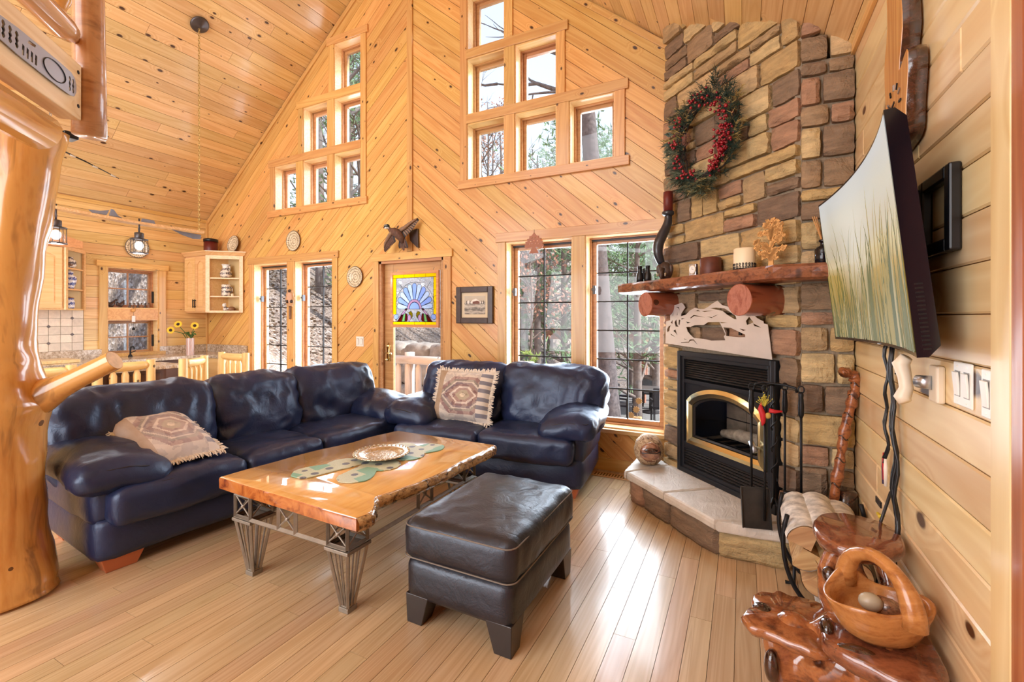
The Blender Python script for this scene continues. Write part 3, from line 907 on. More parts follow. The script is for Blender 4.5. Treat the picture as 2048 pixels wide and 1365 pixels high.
def lay_stones(parent, M, x0, x1, z0, z1, rng, hole=None, top=None, wmin=.13, wmax=.42, joint=.012, rows=(.085, .12, .145, .165, .18)):
    z = z0
    while z < z1-.05:
        h = rng.choice(rows)
        if z+h > z1-.05: h = z1-z
        segs = [(x0, x1)]
        zz1 = z+h
        if hole:
            hx0, hx1, hz0, hz1 = hole
            if z < hz1-.02 and z+h > hz0+.02:
                segs = [(x0, hx0), (hx1, x1)]
        for (a, b) in segs:
            x = a
            while x < b-.02:
                w = rng.uniform(wmin, wmax)
                if h < .1: w *= 1.1
                if b-(x+w) < wmin*.8: w = b-x
                if top is None or z < max(top(x), top(min(b, x+w)))-.01:
                    parts = [(z, h)]
                    if h > .15 and rng.random() < .25 and w > .2:
                        k = rng.uniform(.4, .6); parts = [(z, h*k), (z+h*k, h*(1-k))]
                    for (zs, hh) in parts:
                        hh2 = hh
                        if top is not None: hh2 = min(hh, max(top(x), top(x+w))-zs+.045)
                        if hh2 < .02: continue
                        mb = stone(w-joint, hh2-joint, rng.uniform(.006, .03), rng)
                        o = mb.obj('stone', STONE, parent, M @ T(x+joint/2, zs+joint/2, 0), smooth=True)
                        try: o.data.set_sharp_from_angle(angle=R(32))
                        except Exception: pass
                x += w
        z += h
rs = random.Random(46)
ceil_face = lambda x: roof_z(-.58+x*.7071)
lay_stones(fp, MFACE, 0, FW-.005, .0, IZ1+.03, rs, hole=(IX0, IX1, IZ0, IZ1+.03), wmin=.11, wmax=.2)
lay_stones(fp, MFACE, 0, FW-.005, IZ1+.03, 3.85, rs, top=ceil_face)
lay_stones(fp, MRET, .0, .26, .0, 3.12, rs, top=lambda x: roof_z(.29+x), wmin=.09, wmax=.24, rows=(.085, .12, .145, .165, .18))

# hearth: flagstones over rough stones
Hz = .22
def hslab(pts, rng):
    P = []
    n = len(pts)
    for i in range(n):
        a, b = Vector(pts[i]), Vector(pts[(i+1) % n])
        k = max(1, int((b-a).length/.05))
        for q in range(k):
            p = a.lerp(b, q/k)
            P.append((p.x + rng.uniform(-.003, .003), p.y + rng.uniform(-.003, .003)))
    m = MB(); n = len(P)
    c = Vector((sum(p[0] for p in P)/n, sum(p[1] for p in P)/n))
    def ring(sc, z, jit):
        out = []
        for p in P:
            v = Vector(p); d = (v-c); v = v + d.normalized()*sc
            out.append((v.x, v.y, z+rng.uniform(-jit, jit)))
        return out
    rings = [ring(-.012, .16, 0), ring(0.0, .168, .003), ring(.003, .195, .004), ring(-.003, .213, .002), ring(-.014, .22, .001)]
    vs = [v for r in rings for v in r]
    fs = [tuple(range(n-1, -1, -1))]
    for r in range(4):
        for i in range(n): fs.append((r*n+i, r*n+(i+1) % n, (r+1)*n+(i+1) % n, (r+1)*n+i))
    fs.append(tuple(4*n+i for i in range(n)))
    m.v = vs; m.f = fs
    return m
A, B = Vector((-.811, 3.537)), Vector((-.146, 2.903))
def onf(t, o=0): 
    p = A.lerp(B, t); d = Vector((.69, .72)); return (p.x+d.x*o, p.y+d.y*o)
fr = lambda s_: (-.58+s_*.7071, 3.93-s_*.7071)
rh = random.Random(4)
slabs = [[onf(.0), onf(.02), fr(.09), fr(0), (-.79, 4.13), (-.80, 3.9)],
         [onf(.035), onf(.495), fr(.62), fr(.10)],
         [onf(.51), onf(.995), fr(1.2), fr(.63)],
         [(-.135, 2.90), (.545, 2.92), (.545, 3.05), (.29, 3.05), fr(1.215)]]
for sl in slabs:
    o = hslab(sl, rh).obj('hearth_slab', SLATE, fp)
MHF = frame((-.765, 3.545, 0), (.665, -.634, 0), (0, 0, 1))
hb = MB()
hb.prism([(-.74, 4.12), (-.74, 3.56), (-.125, 2.975), (.54, 2.975), (.54, 3.2), (-.5, 4.12)], 0, .16)
hb.obj('hearth_core', MORTAR, fp)
x = 0
for w in (.17, .29, .42):
    o = stone(w-.012, .158, .02, rh).obj('hearth_stone', STONE, fp, MHF @ T(x, 0, .0), smooth=True); x += w
MHR = frame((-.125, 2.95, 0), (1, 0, 0), (0, 0, 1))
x = 0
for w in (.38, .28):
    o = stone(w-.012, .158, .02, rh).obj('hearth_stone', STONE, fp, MHR @ T(x, 0, 0), smooth=True); x += w
MHL = frame((-.765, 4.12, 0), (0, -1, 0), (0, 0, 1))
stone(.55, .158, .02, rh).obj('hearth_stone', STONE, fp, MHL, smooth=True)

# ------------------------------------------------------------ firebox insert
fi = thing('fireplace_insert', 'black steel fireplace insert with arched brass-framed glass door', 'fireplace insert', (0, 0, 0))
fi.matrix_world = MFACE
w_, h_ = IX1-IX0, IZ1-IZ0
def LX(x): return IX0+x
m = MB(); rect_ring(m, IX0, IX1, IZ0, IZ1, .035, -.42, .03, Matrix()); m.box((IX0, IZ0, -.44), (IX1, IZ1, -.42))
m.obj('surround', STEELB, fi, bevel=.004)
m = MB(); rect_ring(m, IX0+.035, IX1-.035, IZ0+.03, IZ1-.03, .03, -.05, .018, Matrix())
m.box((IX0+.06, .90, -.05), (IX1-.06, .93, .014)); m.box((IX0+.06, .405, -.05), (IX1-.06, .455, .014))
m.obj('inner_frame', STEELB, fi, bevel=.003)
for k in range(9):
    z = .945+k*.0165
    m = MB().box((IX0+.065, -.006, -.012), (IX1-.065, .006, .012)).obj('louvre_slat', IRON, fi, T(0, z, -.005) @ RX(-35))
for k in range(7):
    z = .27+k*.020
    MB().box((IX0+.065, -.007, -.014), (IX1-.065, .007, .014)).obj('louvre_slat', IRON, fi, T(0, z, -.002) @ RX(-35))
m = MB().box((IX0+.06, .93, -.05), (IX1-.06, 1.11, -.04)); m.box((IX0+.06, .25, -.05), (IX1-.06, .41, -.04))
m.obj('louvre_backing', BLKPL, fi)
# arched door
DX0, DX1, DZ0, DZS, DZA = .305, 1.015, .452, .775, .895
def arch(x0, x1, z0, zs, za, n=18):
    pts = [(x0, z0), (x1, z0)]
    for k in range(n+1):
        t = k/n; x = x1+(x0-x1)*t
        pts.append((x, zs+(za-zs)*(1-(2*t-1)**2)**.75))
    return pts
def ring_prism(m, outer, inner, z0, z1):
    n = len(outer)
    vs = [(p[0], p[1], z0) for p in outer]+[(p[0], p[1], z0) for p in inner]+[(p[0], p[1], z1-.008) for p in outer]+[(p[0]*.5+q[0]*.5, p[1]*.5+q[1]*.5, z1) for p, q in zip(outer, inner)]+[(p[0], p[1], z1-.012) for p in inner]
    fs = []
    for i in range(n):
        j = (i+1) % n
        fs += [(i, j, 2*n+j, 2*n+i), (2*n+i, 2*n+j, 3*n+j, 3*n+i), (3*n+i, 3*n+j, 4*n+j, 4*n+i), (4*n+i, 4*n+j, n+j, n+i), (n+i, n+j, j, i)]
    m.add(vs, fs)
face_pl = MB()
oa = arch(DX0-.005, DX1+.005, DZ0, DZS+.01, DZA+.005)
# steel plate around the arch
for (a, b, c, d) in ((IX0+.06, DX0, .455, .90), (DX1, IX1-.06, .455, .90)):
    face_pl.box((a, c, -.03), (b, d, .002))
n_ = 18
for k in range(n_):
    xa, xb = DX0+(DX1-DX0)*k/n_, DX0+(DX1-DX0)*(k+1)/n_
    f = lambda x: DZS+(DZA-DZS)*max(0, 1-(2*(x-DX0)/(DX1-DX0)-1)**2)**.75
    if max(f(xa), f(xb)) < .90: face_pl.prism([(xa, f(xa)), (xb, f(xb)), (xb, .902), (xa, .902)], -.03, .002)
face_pl.obj('face_plate', STEELB, fi)
outer = arch(DX0, DX1, DZ0, DZS, DZA); inner = arch(DX0+.058, DX1-.058, DZ0+.055, DZS-.035, DZA-.058)
m = MB(); ring_prism(m, outer, inner, -.01, .03)
door = m.obj('door', BRASS, fi); tag(door, 'arched polished brass door frame')
MB().prism(arch(DX0+.05, DX1-.05, DZ0+.05, DZS-.03, DZA-.05), -.002, .004).obj('pane', GLASSF, door)
m = MB(); ring_prism(m, arch(DX0+.056, DX1-.056, DZ0+.053, DZS-.033, DZA-.056), arch(DX0+.075, DX1-.075, DZ0+.072, DZS-.045, DZA-.075), -.002, .016)
m.obj('door_gasket', BLKPL, door)
m = MB().tube([(DX1-.035, .585, .02), (DX1-.035, .60, .06), (DX1-.02, .60, .075)], .008, 8); m.tube([(DX1-.06, .63, .07), (DX1-.015, .575, .085)], .016, 10)
m.obj('handle', CHROME, door, smooth=True)
m = MB().box((IX0+.04, .45, -.42), (IX1-.04, .46, -.04))
m.obj('firebox_floor', MORTAR, fi)
for r in range(3):
    for c in range(4):
        MB().box((0, 0, 0), (.195, .125, .012)).obj('fire_brick', plain('fire_brick', srgb(176,160,146), .9, var=.2) if (r, c) == (0, 0) else bpy.data.materials['fire_brick'], fi, T(IX0+.05+c*.2, .47+r*.135, -.418))
m = MB()
for k in range(6): m.box((.42+k*.1, .475, -.3), (.435+k*.1, .495, -.1))
m.box((.38, .475, -.115), (.97, .495, -.1)); m.box((.38, .47, -.3), (.97, .49, -.285))
m.obj('grate', IRON, fi)
BARK = plain('birch_bark', srgb(206,200,192), .85, var=.4, scale=22, bump=.7)
SPLIT = wood('split_wood', srgb(214,174,124), srgb(178,132,88), rough=.8, knots=0, coat=0)
m = MB().tube([(.44, .535, -.2), (.6, .56, -.19), (.75, .56, -.19), (.9, .53, -.2)], [.03, .045, .045, .032], 10)
m.obj('birch_log', BARK, fi, smooth=True)

# ------------------------------------------------------------ mantel
mt = thing('mantel', 'thick live-edge cedar mantel shelf on two log corbels', 'shelf', (0, 0, 0))
rm = random.Random(12)
front = []
P0, P1, P2 = Vector((-.958, 3.954)), Vector((.146, 2.85)), Vector((.545, 2.83))
loop = []
for k in range(25): 
    p = P0.lerp(P1, k/25); q = noise.noise(Vector((k*.45, 1.3, 0)))*.018
    loop.append((p.x-q*.7, p.y-q*.7))
for k in range(10):
    p = P1.lerp(P2, k/9.); loop.append((p.x, p.y+noise.noise(Vector((k*.6, 9, 0)))*.01))
loop += [(.545, 3.035), (.285, 3.035), (-.3, 3.625), (-.585, 3.905), (-.80, 4.12), (-.90, 4.12)]
n = len(loop); c = Vector((-.1, 3.3))
vs = []
for (sc, z) in ((-.03, 1.60), (-.008, 1.612), (.0, 1.64), (.0, 1.67), (-.012, 1.685)):
    for i, p in enumerate(loop):
        v = Vector(p); d = Vector((-.7, -.7)) if i < 26 else Vector((0, -1)) if i < 35 else Vector((0, 0))
        w = .006*noise.noise(Vector((i*.8, z*60, 3)))
        v = v + d*(sc+w); vs.append((v.x, v.y, z))
fs = [tuple(range(n-1, -1, -1))]
for r in range(4):
    for i in range(n): fs.append((r*n+i, r*n+(i+1) % n, (r+1)*n+(i+1) % n, (r+1)*n+i))
fs.append(tuple(4*n+i for i in range(n)))
m = MB(); m.v = vs; m.f = fs
o = m.obj('shelf_slab', MANTEL, mt)
CEDARE = burl('cedar_end_grain', srgb(178,116,98), srgb(152,88,72), srgb(120,56,44), scale=5, rough=.4, coat=.2, hole=.75)
for lx in (.115, 1.05):
    Mc = MFACE @ T(lx, 1.502, -.03) @ RY(-90)      # local x pointing out of the wall
    m = MB().tube([(0, 0, 0), (.1, 0, 0), (.2, 0, 0), (.285, 0, 0)], [.098, .097, .096, .095], 28, jit=.05, seed=lx)
    cb = m.obj('corbel_log', CEDARX, mt, Mc, smooth=True); auto_smooth(cb, 50)
    m = MB(); ring = [(.2865+.001*noise.noise(Vector((k, 0, 0))), .0915*math.cos(2*PI*k/28), .0915*math.sin(2*PI*k/28)) for k in range(28)]
    m.add([(.288, 0, 0)]+ring, [(0, 1+k, 1+(k+1) % 28) for k in range(28)])
    m.add([(.2895, 0, 0), (.2895, .06, .035), (.2895, .066, .028)], [(0, 1, 2)])
    e = m.obj('log_end', CEDARE, cb)
    tag(e, 'pinkish sawn end of the log')

# ------------------------------------------------------------ metal cut-out on the face
sg = thing('metal_cutout', 'brushed steel cut-out of a bear by a mountain lake above the fireplace insert', 'wall art', (0, 0, 0))
sg.matrix_world = MFACE @ T(.085, 1.185, .045) @ RX(2.0)
def up(px): return px
S = 1.0/1750.0   # drawing units across the plate
def dp(pts): return [((x-120)*S, (745-y)*S*1.02) for x, y in pts]
outl = dp([(120,735),(150,430),(190,425),(240,415),(240,345),(275,265),(330,215),(400,205),(480,185),(520,205),(555,250),(510,290),(470,330),(465,360),(560,345),(640,290),(740,255),(800,270),(900,275),(960,255),(1040,215),(1130,180),(1200,235),(1290,255),(1375,300),(1430,260),(1540,262),(1610,320),(1700,385),(1780,420),(1780,440),(1830,450),(1875,810),(1000,770),(500,750)])
hole1 = dp([(560,500),(640,500),(720,475),(890,470),(960,435),(1150,430),(1190,490),(1240,570),(1215,600),(1235,640),(1010,655),(870,640),(700,635),(640,600),(590,560)])
hole2 = dp([(1210,490),(1320,495),(1440,535),(1530,565),(1530,592),(1440,597),(1245,590),(1245,560)])
hole3 = dp([(1010,268),(1100,262),(1240,275),(1330,320),(1400,360),(1415,400),(1380,395),(1270,345),(1200,300),(1100,285)])
hole4 = dp([(330,440),(370,400),(380,470),(410,500),(350,500)]); hole5 = dp([(420,405),(450,410),(430,480),(410,470)])
slits = [dp(q) for q in ([(200,500),(250,480),(225,520),(215,560),(170,580),(160,545)],[(300,560),(345,535),(375,610),(350,585)],[(240,595),(340,640),(250,615)],[(450,705),(600,690),(620,660),(700,655),(770,720),(690,668),(630,675),(605,700),(455,712)],[(510,650),(575,665),(520,662)],[(640,385),(710,345),(915,378),(720,360),(660,388)],[(720,305),(790,285),(835,305),(760,298)],[(860,300),(1060,295),(900,312)],[(950,365),(1040,378),(1145,340),(1050,365),(1030,386)],[(1545,415),(1590,370),(1650,430),(1560,460)],[(1640,440),(1750,485),(1660,470)],[(1450,500),(1545,515),(1500,525)],[(1155,430),(1275,438),(1180,446)],[(360,235),(430,245),(445,300),(425,260)],[(290,360),(315,290),(305,350)],[(385,350),(400,300),(395,350)],[(250,450),(290,410),(285,465)],[(470,390),(540,390),(480,405)],[(560,430),(650,440),(590,455)])]
def cutout(name, outline, holes, th, mat, parent, M=None):
    cu = bpy.data.curves.new(name, 'CURVE'); cu.dimensions = '2D'; cu.fill_mode = 'BOTH'; cu.extrude = th/2
    for pts in [outline]+holes:
        sp = cu.splines.new('POLY'); sp.points.add(len(pts)-1); sp.use_cyclic_u = True
        for q, p in zip(sp.points, pts): q.co = (p[0], p[1], 0, 1)
    tmp = bpy.data.objects.new(name, cu); COL.objects.link(tmp)
    dg = bpy.context.evaluated_depsgraph_get()
    me = bpy.data.meshes.new_from_object(tmp.evaluated_get(dg)); me.name = name
    bpy.data.objects.remove(tmp)
    me.materials.clear(); me.materials.append(mat)
    o = bpy.data.objects.new(name, me)
    return place(o, parent, M)
cutout('steel_plate', outl, [hole1, hole2, hole3, hole4, hole5]+slits, .003, STEEL, sg)
MB().box((.2, .1, -.012), (.22, .12, 0)).box((.75, .1, -.012), (.77, .12, 0)).obj('standoff', IRON, sg)
# ------------------------------------------------------------ leather sofas
def couch(name, label, loc, rz, L, D, seats, backs, seed, mat):
    t = thing(name, label, 'sofa', loc, rz)
    rng = random.Random(seed)
    def part(nm, mb, M, m=mat, sub=1):
        o = mb.obj(nm, m, t, M, smooth=True)
        return o
    # plinth
    part('base', puff((L-.06, D-.10, .25), .05, 10, side=.012, wr=.006, seed=seed), T(L/2, .06+(D-.10)/2, .195))
    # arms: outer block and overstuffed pad
    for e in (0, 1):
        s_ = 1 if e == 0 else -1; xo = 0 if e == 0 else L
        part('arm_side', puff((.20, D-.12, .36), .06, 8, side=.02, wr=.008, seed=seed+3+e), T(xo+s_*.12, .08+(D-.10)/2, .44))
        def droop(u, s_=s_):
            y = u.y
            if y < -.05: u.z -= .36*((-y-.05)**2)
            u.z += -.26*max(0, s_*u.x) - .10*max(0, -s_*u.x-.1)
            return u
        part('armrest', puff((.44, D-.06, .165), .08, 18, crown=.025, side=.02, wr=.022, ws=5.5, seed=seed+9+e*5, fn=droop), T(xo+s_*.16, .01+(D-.06)/2, .585))
        m = MB(); hd = (D-.06)/2
        m.tube([droop(Vector(q)) for q in ((-.20, -hd+.06, .058), (-.17, -hd+.022, .056), (-.08, -hd+.004, .056), (.0, -hd, .056), (.08, -hd+.004, .056), (.17, -hd+.022, .056), (.20, -hd+.06, .058))], .004, 6)
        m.obj('piping', STITCHD, t.children[-1] if False else t, T(xo+s_*.16, .01+hd, .585), smooth=True)
    # seat cushions
    for k in range(len(seats)-1):
        x0, x1 = seats[k], seats[k+1]
        c = part('seat_cushion', puff((x1-x0-.006, .74, .20), .052, 20, crown=.03, side=.010, wr=.014, ws=4.6, seed=seed+20+k), T((x0+x1)/2, .335, .375))
        m = MB(); y0 = -.018; z = .458
        hw = (x1-x0)/2-.03
        m.tube([(-hw, y0+.035, z), (-hw*.9, y0+.012, z+.004), (0, y0, z+.006), (hw*.9, y0+.012, z+.004), (hw, y0+.035, z)], .0035, 6)
        m.obj('piping', STITCHD, c, T(0, -.335, -.375))
    # back
    part('back_frame', puff((L-.10, .22, .60), .08, 8, side=.01), T(L/2, D-.13, .49))
    for k in range(len(backs)-1):
        x0, x1 = backs[k], backs[k+1]
        M = T((x0+x1)/2, D-.30, .655 if L > 2 else .68) @ RX(-13)
        def lean(u):
            u.y += .10*max(0, u.z-.08)
            u.x *= 1 + .05*(u.z/.3)
            return u
        part('back_cushion', puff((x1-x0+.012, .30, .58), .12, 18, crown=.02, side=.035, wr=.036, ws=5.0, seed=seed+40+k*3, fn=lean), M)
    for (fx, fy) in ((.16, .16), (L-.16, .16), (.16, D-.1), (L-.16, D-.1)):
        m = MB(); m.add([(-.07,-.05,0),(.07,-.05,0),(.07,.05,0),(-.07,.05,0),(-.10,-.075,.085),(.10,-.075,.085),(.10,.075,.085),(-.10,.075,.085)], [(3,2,1,0),(4,5,6,7),(0,1,5,4),(1,2,6,5),(2,3,7,6),(3,0,4,7)])
        f = m.obj('foot', COPPERF, t, T(fx, fy, 0), bevel=.004)
    return t
sofa = couch('sofa', 'long navy leather sofa of three seats with its near arm by the log post', (-3.0, 1.14, 0), R(85), 2.38, .96, (.08, .79, 1.36, 2.20), (-.01, .85, 1.52, 2.36), 2, NAVY)
love = couch('loveseat', 'two seat dark navy leather loveseat under the right pair of tall windows', (-2.78, 3.09, 0), R(6), 1.74, .86, (.08, .87, 1.66), (.10, .90, 1.78), 61, NAVY)

# ------------------------------------------------------------ kilim pillows
def kilim(name, seed, light):
    m = NT(name); tc = m.n.new('ShaderNodeTexCoord'); v = tc.outputs['Object']
    sp = m.n.new('ShaderNodeSeparateXYZ'); m.ln(v, sp.inputs[0])
    x = m.math('MULTIPLY', sp.outputs[0], 1/.24); y = m.math('MULTIPLY', sp.outputs[1], 1/.24)   # -1..1
    q = lambda a, k: m.math('DIVIDE', m.math('FLOOR', m.math('MULTIPLY', a, k)), k)
    xq, yq = q(x, 26.0), q(y, 26.0)
    ax, ay = m.math('ABSOLUTE', m.math('ADD', xq, -.12)), m.math('ABSOLUTE', m.math('ADD', yq, .06))
    hexa = m.math('MAXIMUM', m.math('MULTIPLY_ADD', ax, .8, m.math('MULTIPLY', ay, .75)), m.math('MULTIPLY', ay, 1.2))
    cols = [(0, srgb(224,210,180)), (.09, srgb(150,134,96)), (.22, srgb(132,78,64)), (.32, srgb(222,208,196)), (.40, srgb(120,66,56)), (.52, srgb(112,84,92)), (.60, srgb(214,204,190)), (.66, srgb(128,118,100)), (.74, srgb(134,86,78)), (.88, srgb(206,196,184))]
    r = m.ramp(cols, 'CONSTANT'); m.ln(hexa, r.inputs[0])
    chk = m.n.new('ShaderNodeTexChecker'); chk.inputs['Scale'].default_value = 60
    m.ln(v, chk.inputs['Vector'])
    wv = m.n.new('ShaderNodeTexVoronoi'); wv.distance = 'MANHATTAN'; wv.inputs['Scale'].default_value = 62; wv.inputs['Randomness'].default_value = .25; m.ln(v, wv.inputs['Vector'])
    motif = m.math('GREATER_THAN', m.math('PINGPONG', m.math('MULTIPLY', wv.outputs['Distance'], 3.2), .5), .33)
    c = m.mix(m.math('MULTIPLY', motif, .72), r.outputs[0], m.mix(m.math('GREATER_THAN', m.noise(v, 16, 2), .5), srgb(226,216,200), srgb(84,78,92)))
    side = m.math('GREATER_THAN', xq, .62)
    stripes_ = m.math('GREATER_THAN', m.math('PINGPONG', m.math('MULTIPLY', yq, 3.2), .5), .25)
    c2 = m.mix(stripes_, srgb(228,220,208), srgb(110,112,128))
    c = m.mix(side, c, c2)
    low = m.math('LESS_THAN', xq, -.66)
    c = m.mix(low, c, m.mix(motif, srgb(128,96,64), srgb(204,180,140)))
    n = m.noise(v, 9, 3); c = m.mix(m.math('MULTIPLY', n, light), c, srgb(232,230,234))
    m.color(c); m.val('Roughness', .95); m.val('Specular IOR Level', .15)
    st = m.noise(m.scaled(v, (400, 60, 1)), 1, 2); m.bump(st, .4, .003)
    return m.m
K1 = kilim('kilim_weave_faded', 1, .68); K2 = kilim('kilim_weave_rust', 2, .3)
def pillow(name, label, M, mat, seed, S=.48):
    t = thing(name, label, 'pillow'); t.matrix_world = M
    t['group'] = 'fringed kilim pillows'
    N = 18; m = MB(); vs = []; fs = []
    for sgn in (1, -1):
        for j in range(N+1):
            for i in range(N+1):
                u, v = 2*i/N-1, 2*j/N-1
                th = .085*max(0, (1-u**4)*(1-v**4))**.6 + .004*noise.noise(Vector((u*3, v*3, seed)))
                pinch = 1-.07*(1-abs(u)**2*abs(v)**2)*(max(abs(u), abs(v)))**3
                vs.append((u*S/2*pinch, v*S/2*pinch, sgn*th))
    W = N+1
    for s_ in (0, 1):
        b = s_*W*W
        for j in range(N):
            for i in range(N):
                f = (b+j*W+i, b+j*W+i+1, b+(j+1)*W+i+1, b+(j+1)*W+i)
                fs.append(f if s_ == 0 else tuple(reversed(f)))
    m.v = vs; m.f = fs
    m.obj('cover', mat, t, smooth=True)
    m = MB(); rng = random.Random(seed)
    for e in range(4):
        for k in range(95):
            a = 2*(k+rng.random())/95-1
            pin = 1-.07*(1-a*a)
            u, v = ((a*S/2, -S/2*pin), (S/2*pin, a*S/2), (a*S/2, S/2*pin), (-S/2*pin, a*S/2))[e]
            du, dv = ((0, -1), (1, 0), (0, 1), (-1, 0))[e]
            l = rng.uniform(.018, .042); b = rng.uniform(-.016, .016); z = rng.uniform(-.004, .004)
            m.tube([(u-du*.006, v-dv*.006, z), (u+du*l*.5+b*.3*abs(dv), v+dv*l*.5+b*.3*abs(du), z+.005), (u+du*l+b*abs(dv), v+dv*l+b*abs(du), z+rng.uniform(-.008, .006))], [.0045, .004, .0025], 4)
    f = m.obj('fringe', FRINGE, t); tag(f, 'frayed ivory fringe', kind='stuff')
    return t
# leaning flat on the near end of the sofa, corner up
Mp1 = frame((-3.335, 1.625, .635), (.0, 1, .0), (-.53, -.06, .21)) @ Matrix.Diagonal((.9, 1.18, 1, 1))
pillow('throw_pillow', 'faded woven pillow lying tilted on the near seat of the long sofa', Mp1, K1, 3, .50)
Mp2 = frame((-2.21, 3.43, .705), (.99, .08, .0), (0, .16, .41)) @ Matrix.Diagonal((1.12, .92, 1, 1))
pillow('throw_pillow', 'rust and cream woven pillow standing against the left back of the loveseat', Mp2, K2, 5, .50)

# ------------------------------------------------------------ coffee table
ct = thing('coffee_table', 'live-edge slab coffee table with glossy resin top on grey metal frame', 'table', (0, 0, 0))
TZ = .52; TH = .07
def edge_pts():
    pts = []
    ctrlR = [(-1.515, 1.49), (-1.50, 1.56), (-1.535, 1.62), (-1.60, 1.70), (-1.585, 1.79), (-1.55, 1.95), (-1.53, 2.15), (-1.535, 2.35), (-1.52, 2.55), (-1.515, 2.70), (-1.53, 2.775)]
    ctrlL = [(-2.39, 2.785), (-2.45, 2.55), (-2.46, 2.36), (-2.53, 2.10), (-2.55, 1.85), (-2.57, 1.65), (-2.575, 1.53)]
    nearc = [(-2.3, 1.515), (-2.0, 1.505), (-1.75, 1.495)]
    return ctrlR, ctrlL, nearc
cR, cL, cN = edge_pts()
def dense(c, k=4):
    out = []
    for i in range(len(c)-1):
        p0 = Vector(c[max(0, i-1)]); p1 = Vector(c[i]); p2 = Vector(c[i+1]); p3 = Vector(c[min(len(c)-1, i+2)])
        for q in range(k):
            t = q/k
            out.append(.5*((2*p1)+(-p0+p2)*t+(2*p0-5*p1+4*p2-p3)*t*t+(-p0+3*p1-3*p2+p3)*t**3))
    out.append(Vector(c[-1])); return out
loopT = dense(cR)+dense(cL)+[Vector(p) for p in cN]
n = len(loopT); c = Vector((-2.05, 2.15))
def tring(off, z):
    r = []
    for p in loopT:
        d = (p-c).normalized(); r.append((p.x+d.x*off, p.y+d.y*off, z))
    return r
rings = [tring(-.012, TZ-TH), tring(-.001, TZ-TH+.008), tring(.0, TZ-.012), tring(-.004, TZ-.003), tring(-.011, TZ)]
m = MB(); m.v = [v for r in rings for v in r]; m.f = [tuple(range(n-1, -1, -1))]
for r in range(4):
    for i in range(n): m.f.append((r*n+i, r*n+(i+1) % n, (r+1)*n+(i+1) % n, (r+1)*n+i))
m.f.append(tuple(4*n+i for i in range(n)))
def slabtop():
    m = NT('resin_coated_slab'); tc = m.n.new('ShaderNodeTexCoord'); v = tc.outputs['Object']
    g = m.noise(m.scaled(v, (5.5, 1.2, 5.5)), 1.3, 4, .55, .8); g2 = m.noise(m.scaled(v, (40, 4, 40)), 1, 3)
    f = m.math('ADD', m.math('MULTIPLY', g, .8), m.math('MULTIPLY', g2, .3))
    r = m.ramp([(.34, srgb(190,128,64)), (.5, srgb(220,168,96)), (.7, srgb(230,188,124))]); m.ln(f, r.inputs[0])
    geo = m.n.new('ShaderNodeNewGeometry'); sp = m.n.new('ShaderNodeSeparateXYZ'); m.ln(geo.outputs['Normal'], sp.inputs[0])
    endg = m.math('LESS_THAN', sp.outputs[2], .4)
    g3 = m.noise(v, 7, 4, .6, 2.5)
    r2 = m.ramp([(.35, srgb(126,60,30)), (.5, srgb(178,102,50)), (.7, srgb(196,124,64))]); m.ln(g3, r2.inputs[0])
    m.color(m.mix(endg, r.outputs[0], r2.outputs[0]))
    m.val('Roughness', .2); m.val('Coat Weight', 1.0); m.val('Coat Roughness', .015); m.val('Coat IOR', 1.85)
    return m.m
slab = m.obj('tabletop', slabtop(), ct)
auto_smooth(slab, 30)
# bark along the right side under resin
bm = MB(); vs = []; fs = []
br = dense(cR, 8)
for i, p in enumerate(br):
    for k in range(9):
        t = k/8
        a = PI*(t-.5)*.98
        bul = .024*math.cos(a)**.8+.010*noise.noise(Vector((i*.42, t*3.5, 2)))+.006*noise.noise(Vector((i*1.1, t*9, 5)))
        vs.append((p.x-.006+bul, p.y, TZ-TH/2+math.sin(a)*(TH/2-.003)))
W = 9
for i in range(len(br)-1):
    for k in range(8): fs.append((i*W+k, (i+1)*W+k, (i+1)*W+k+1, i*W+k+1))
bm.v = vs; bm.f = fs
BARKE = burl('resin_bark', srgb(196,162,112), srgb(128,98,68), srgb(54,40,30), scale=9, rough=.08, coat=1.0, hole=.56)
be = bm.obj('bark_edge', BARKE, slab, smooth=True); tag(be, 'rough bark edge sealed under clear resin')
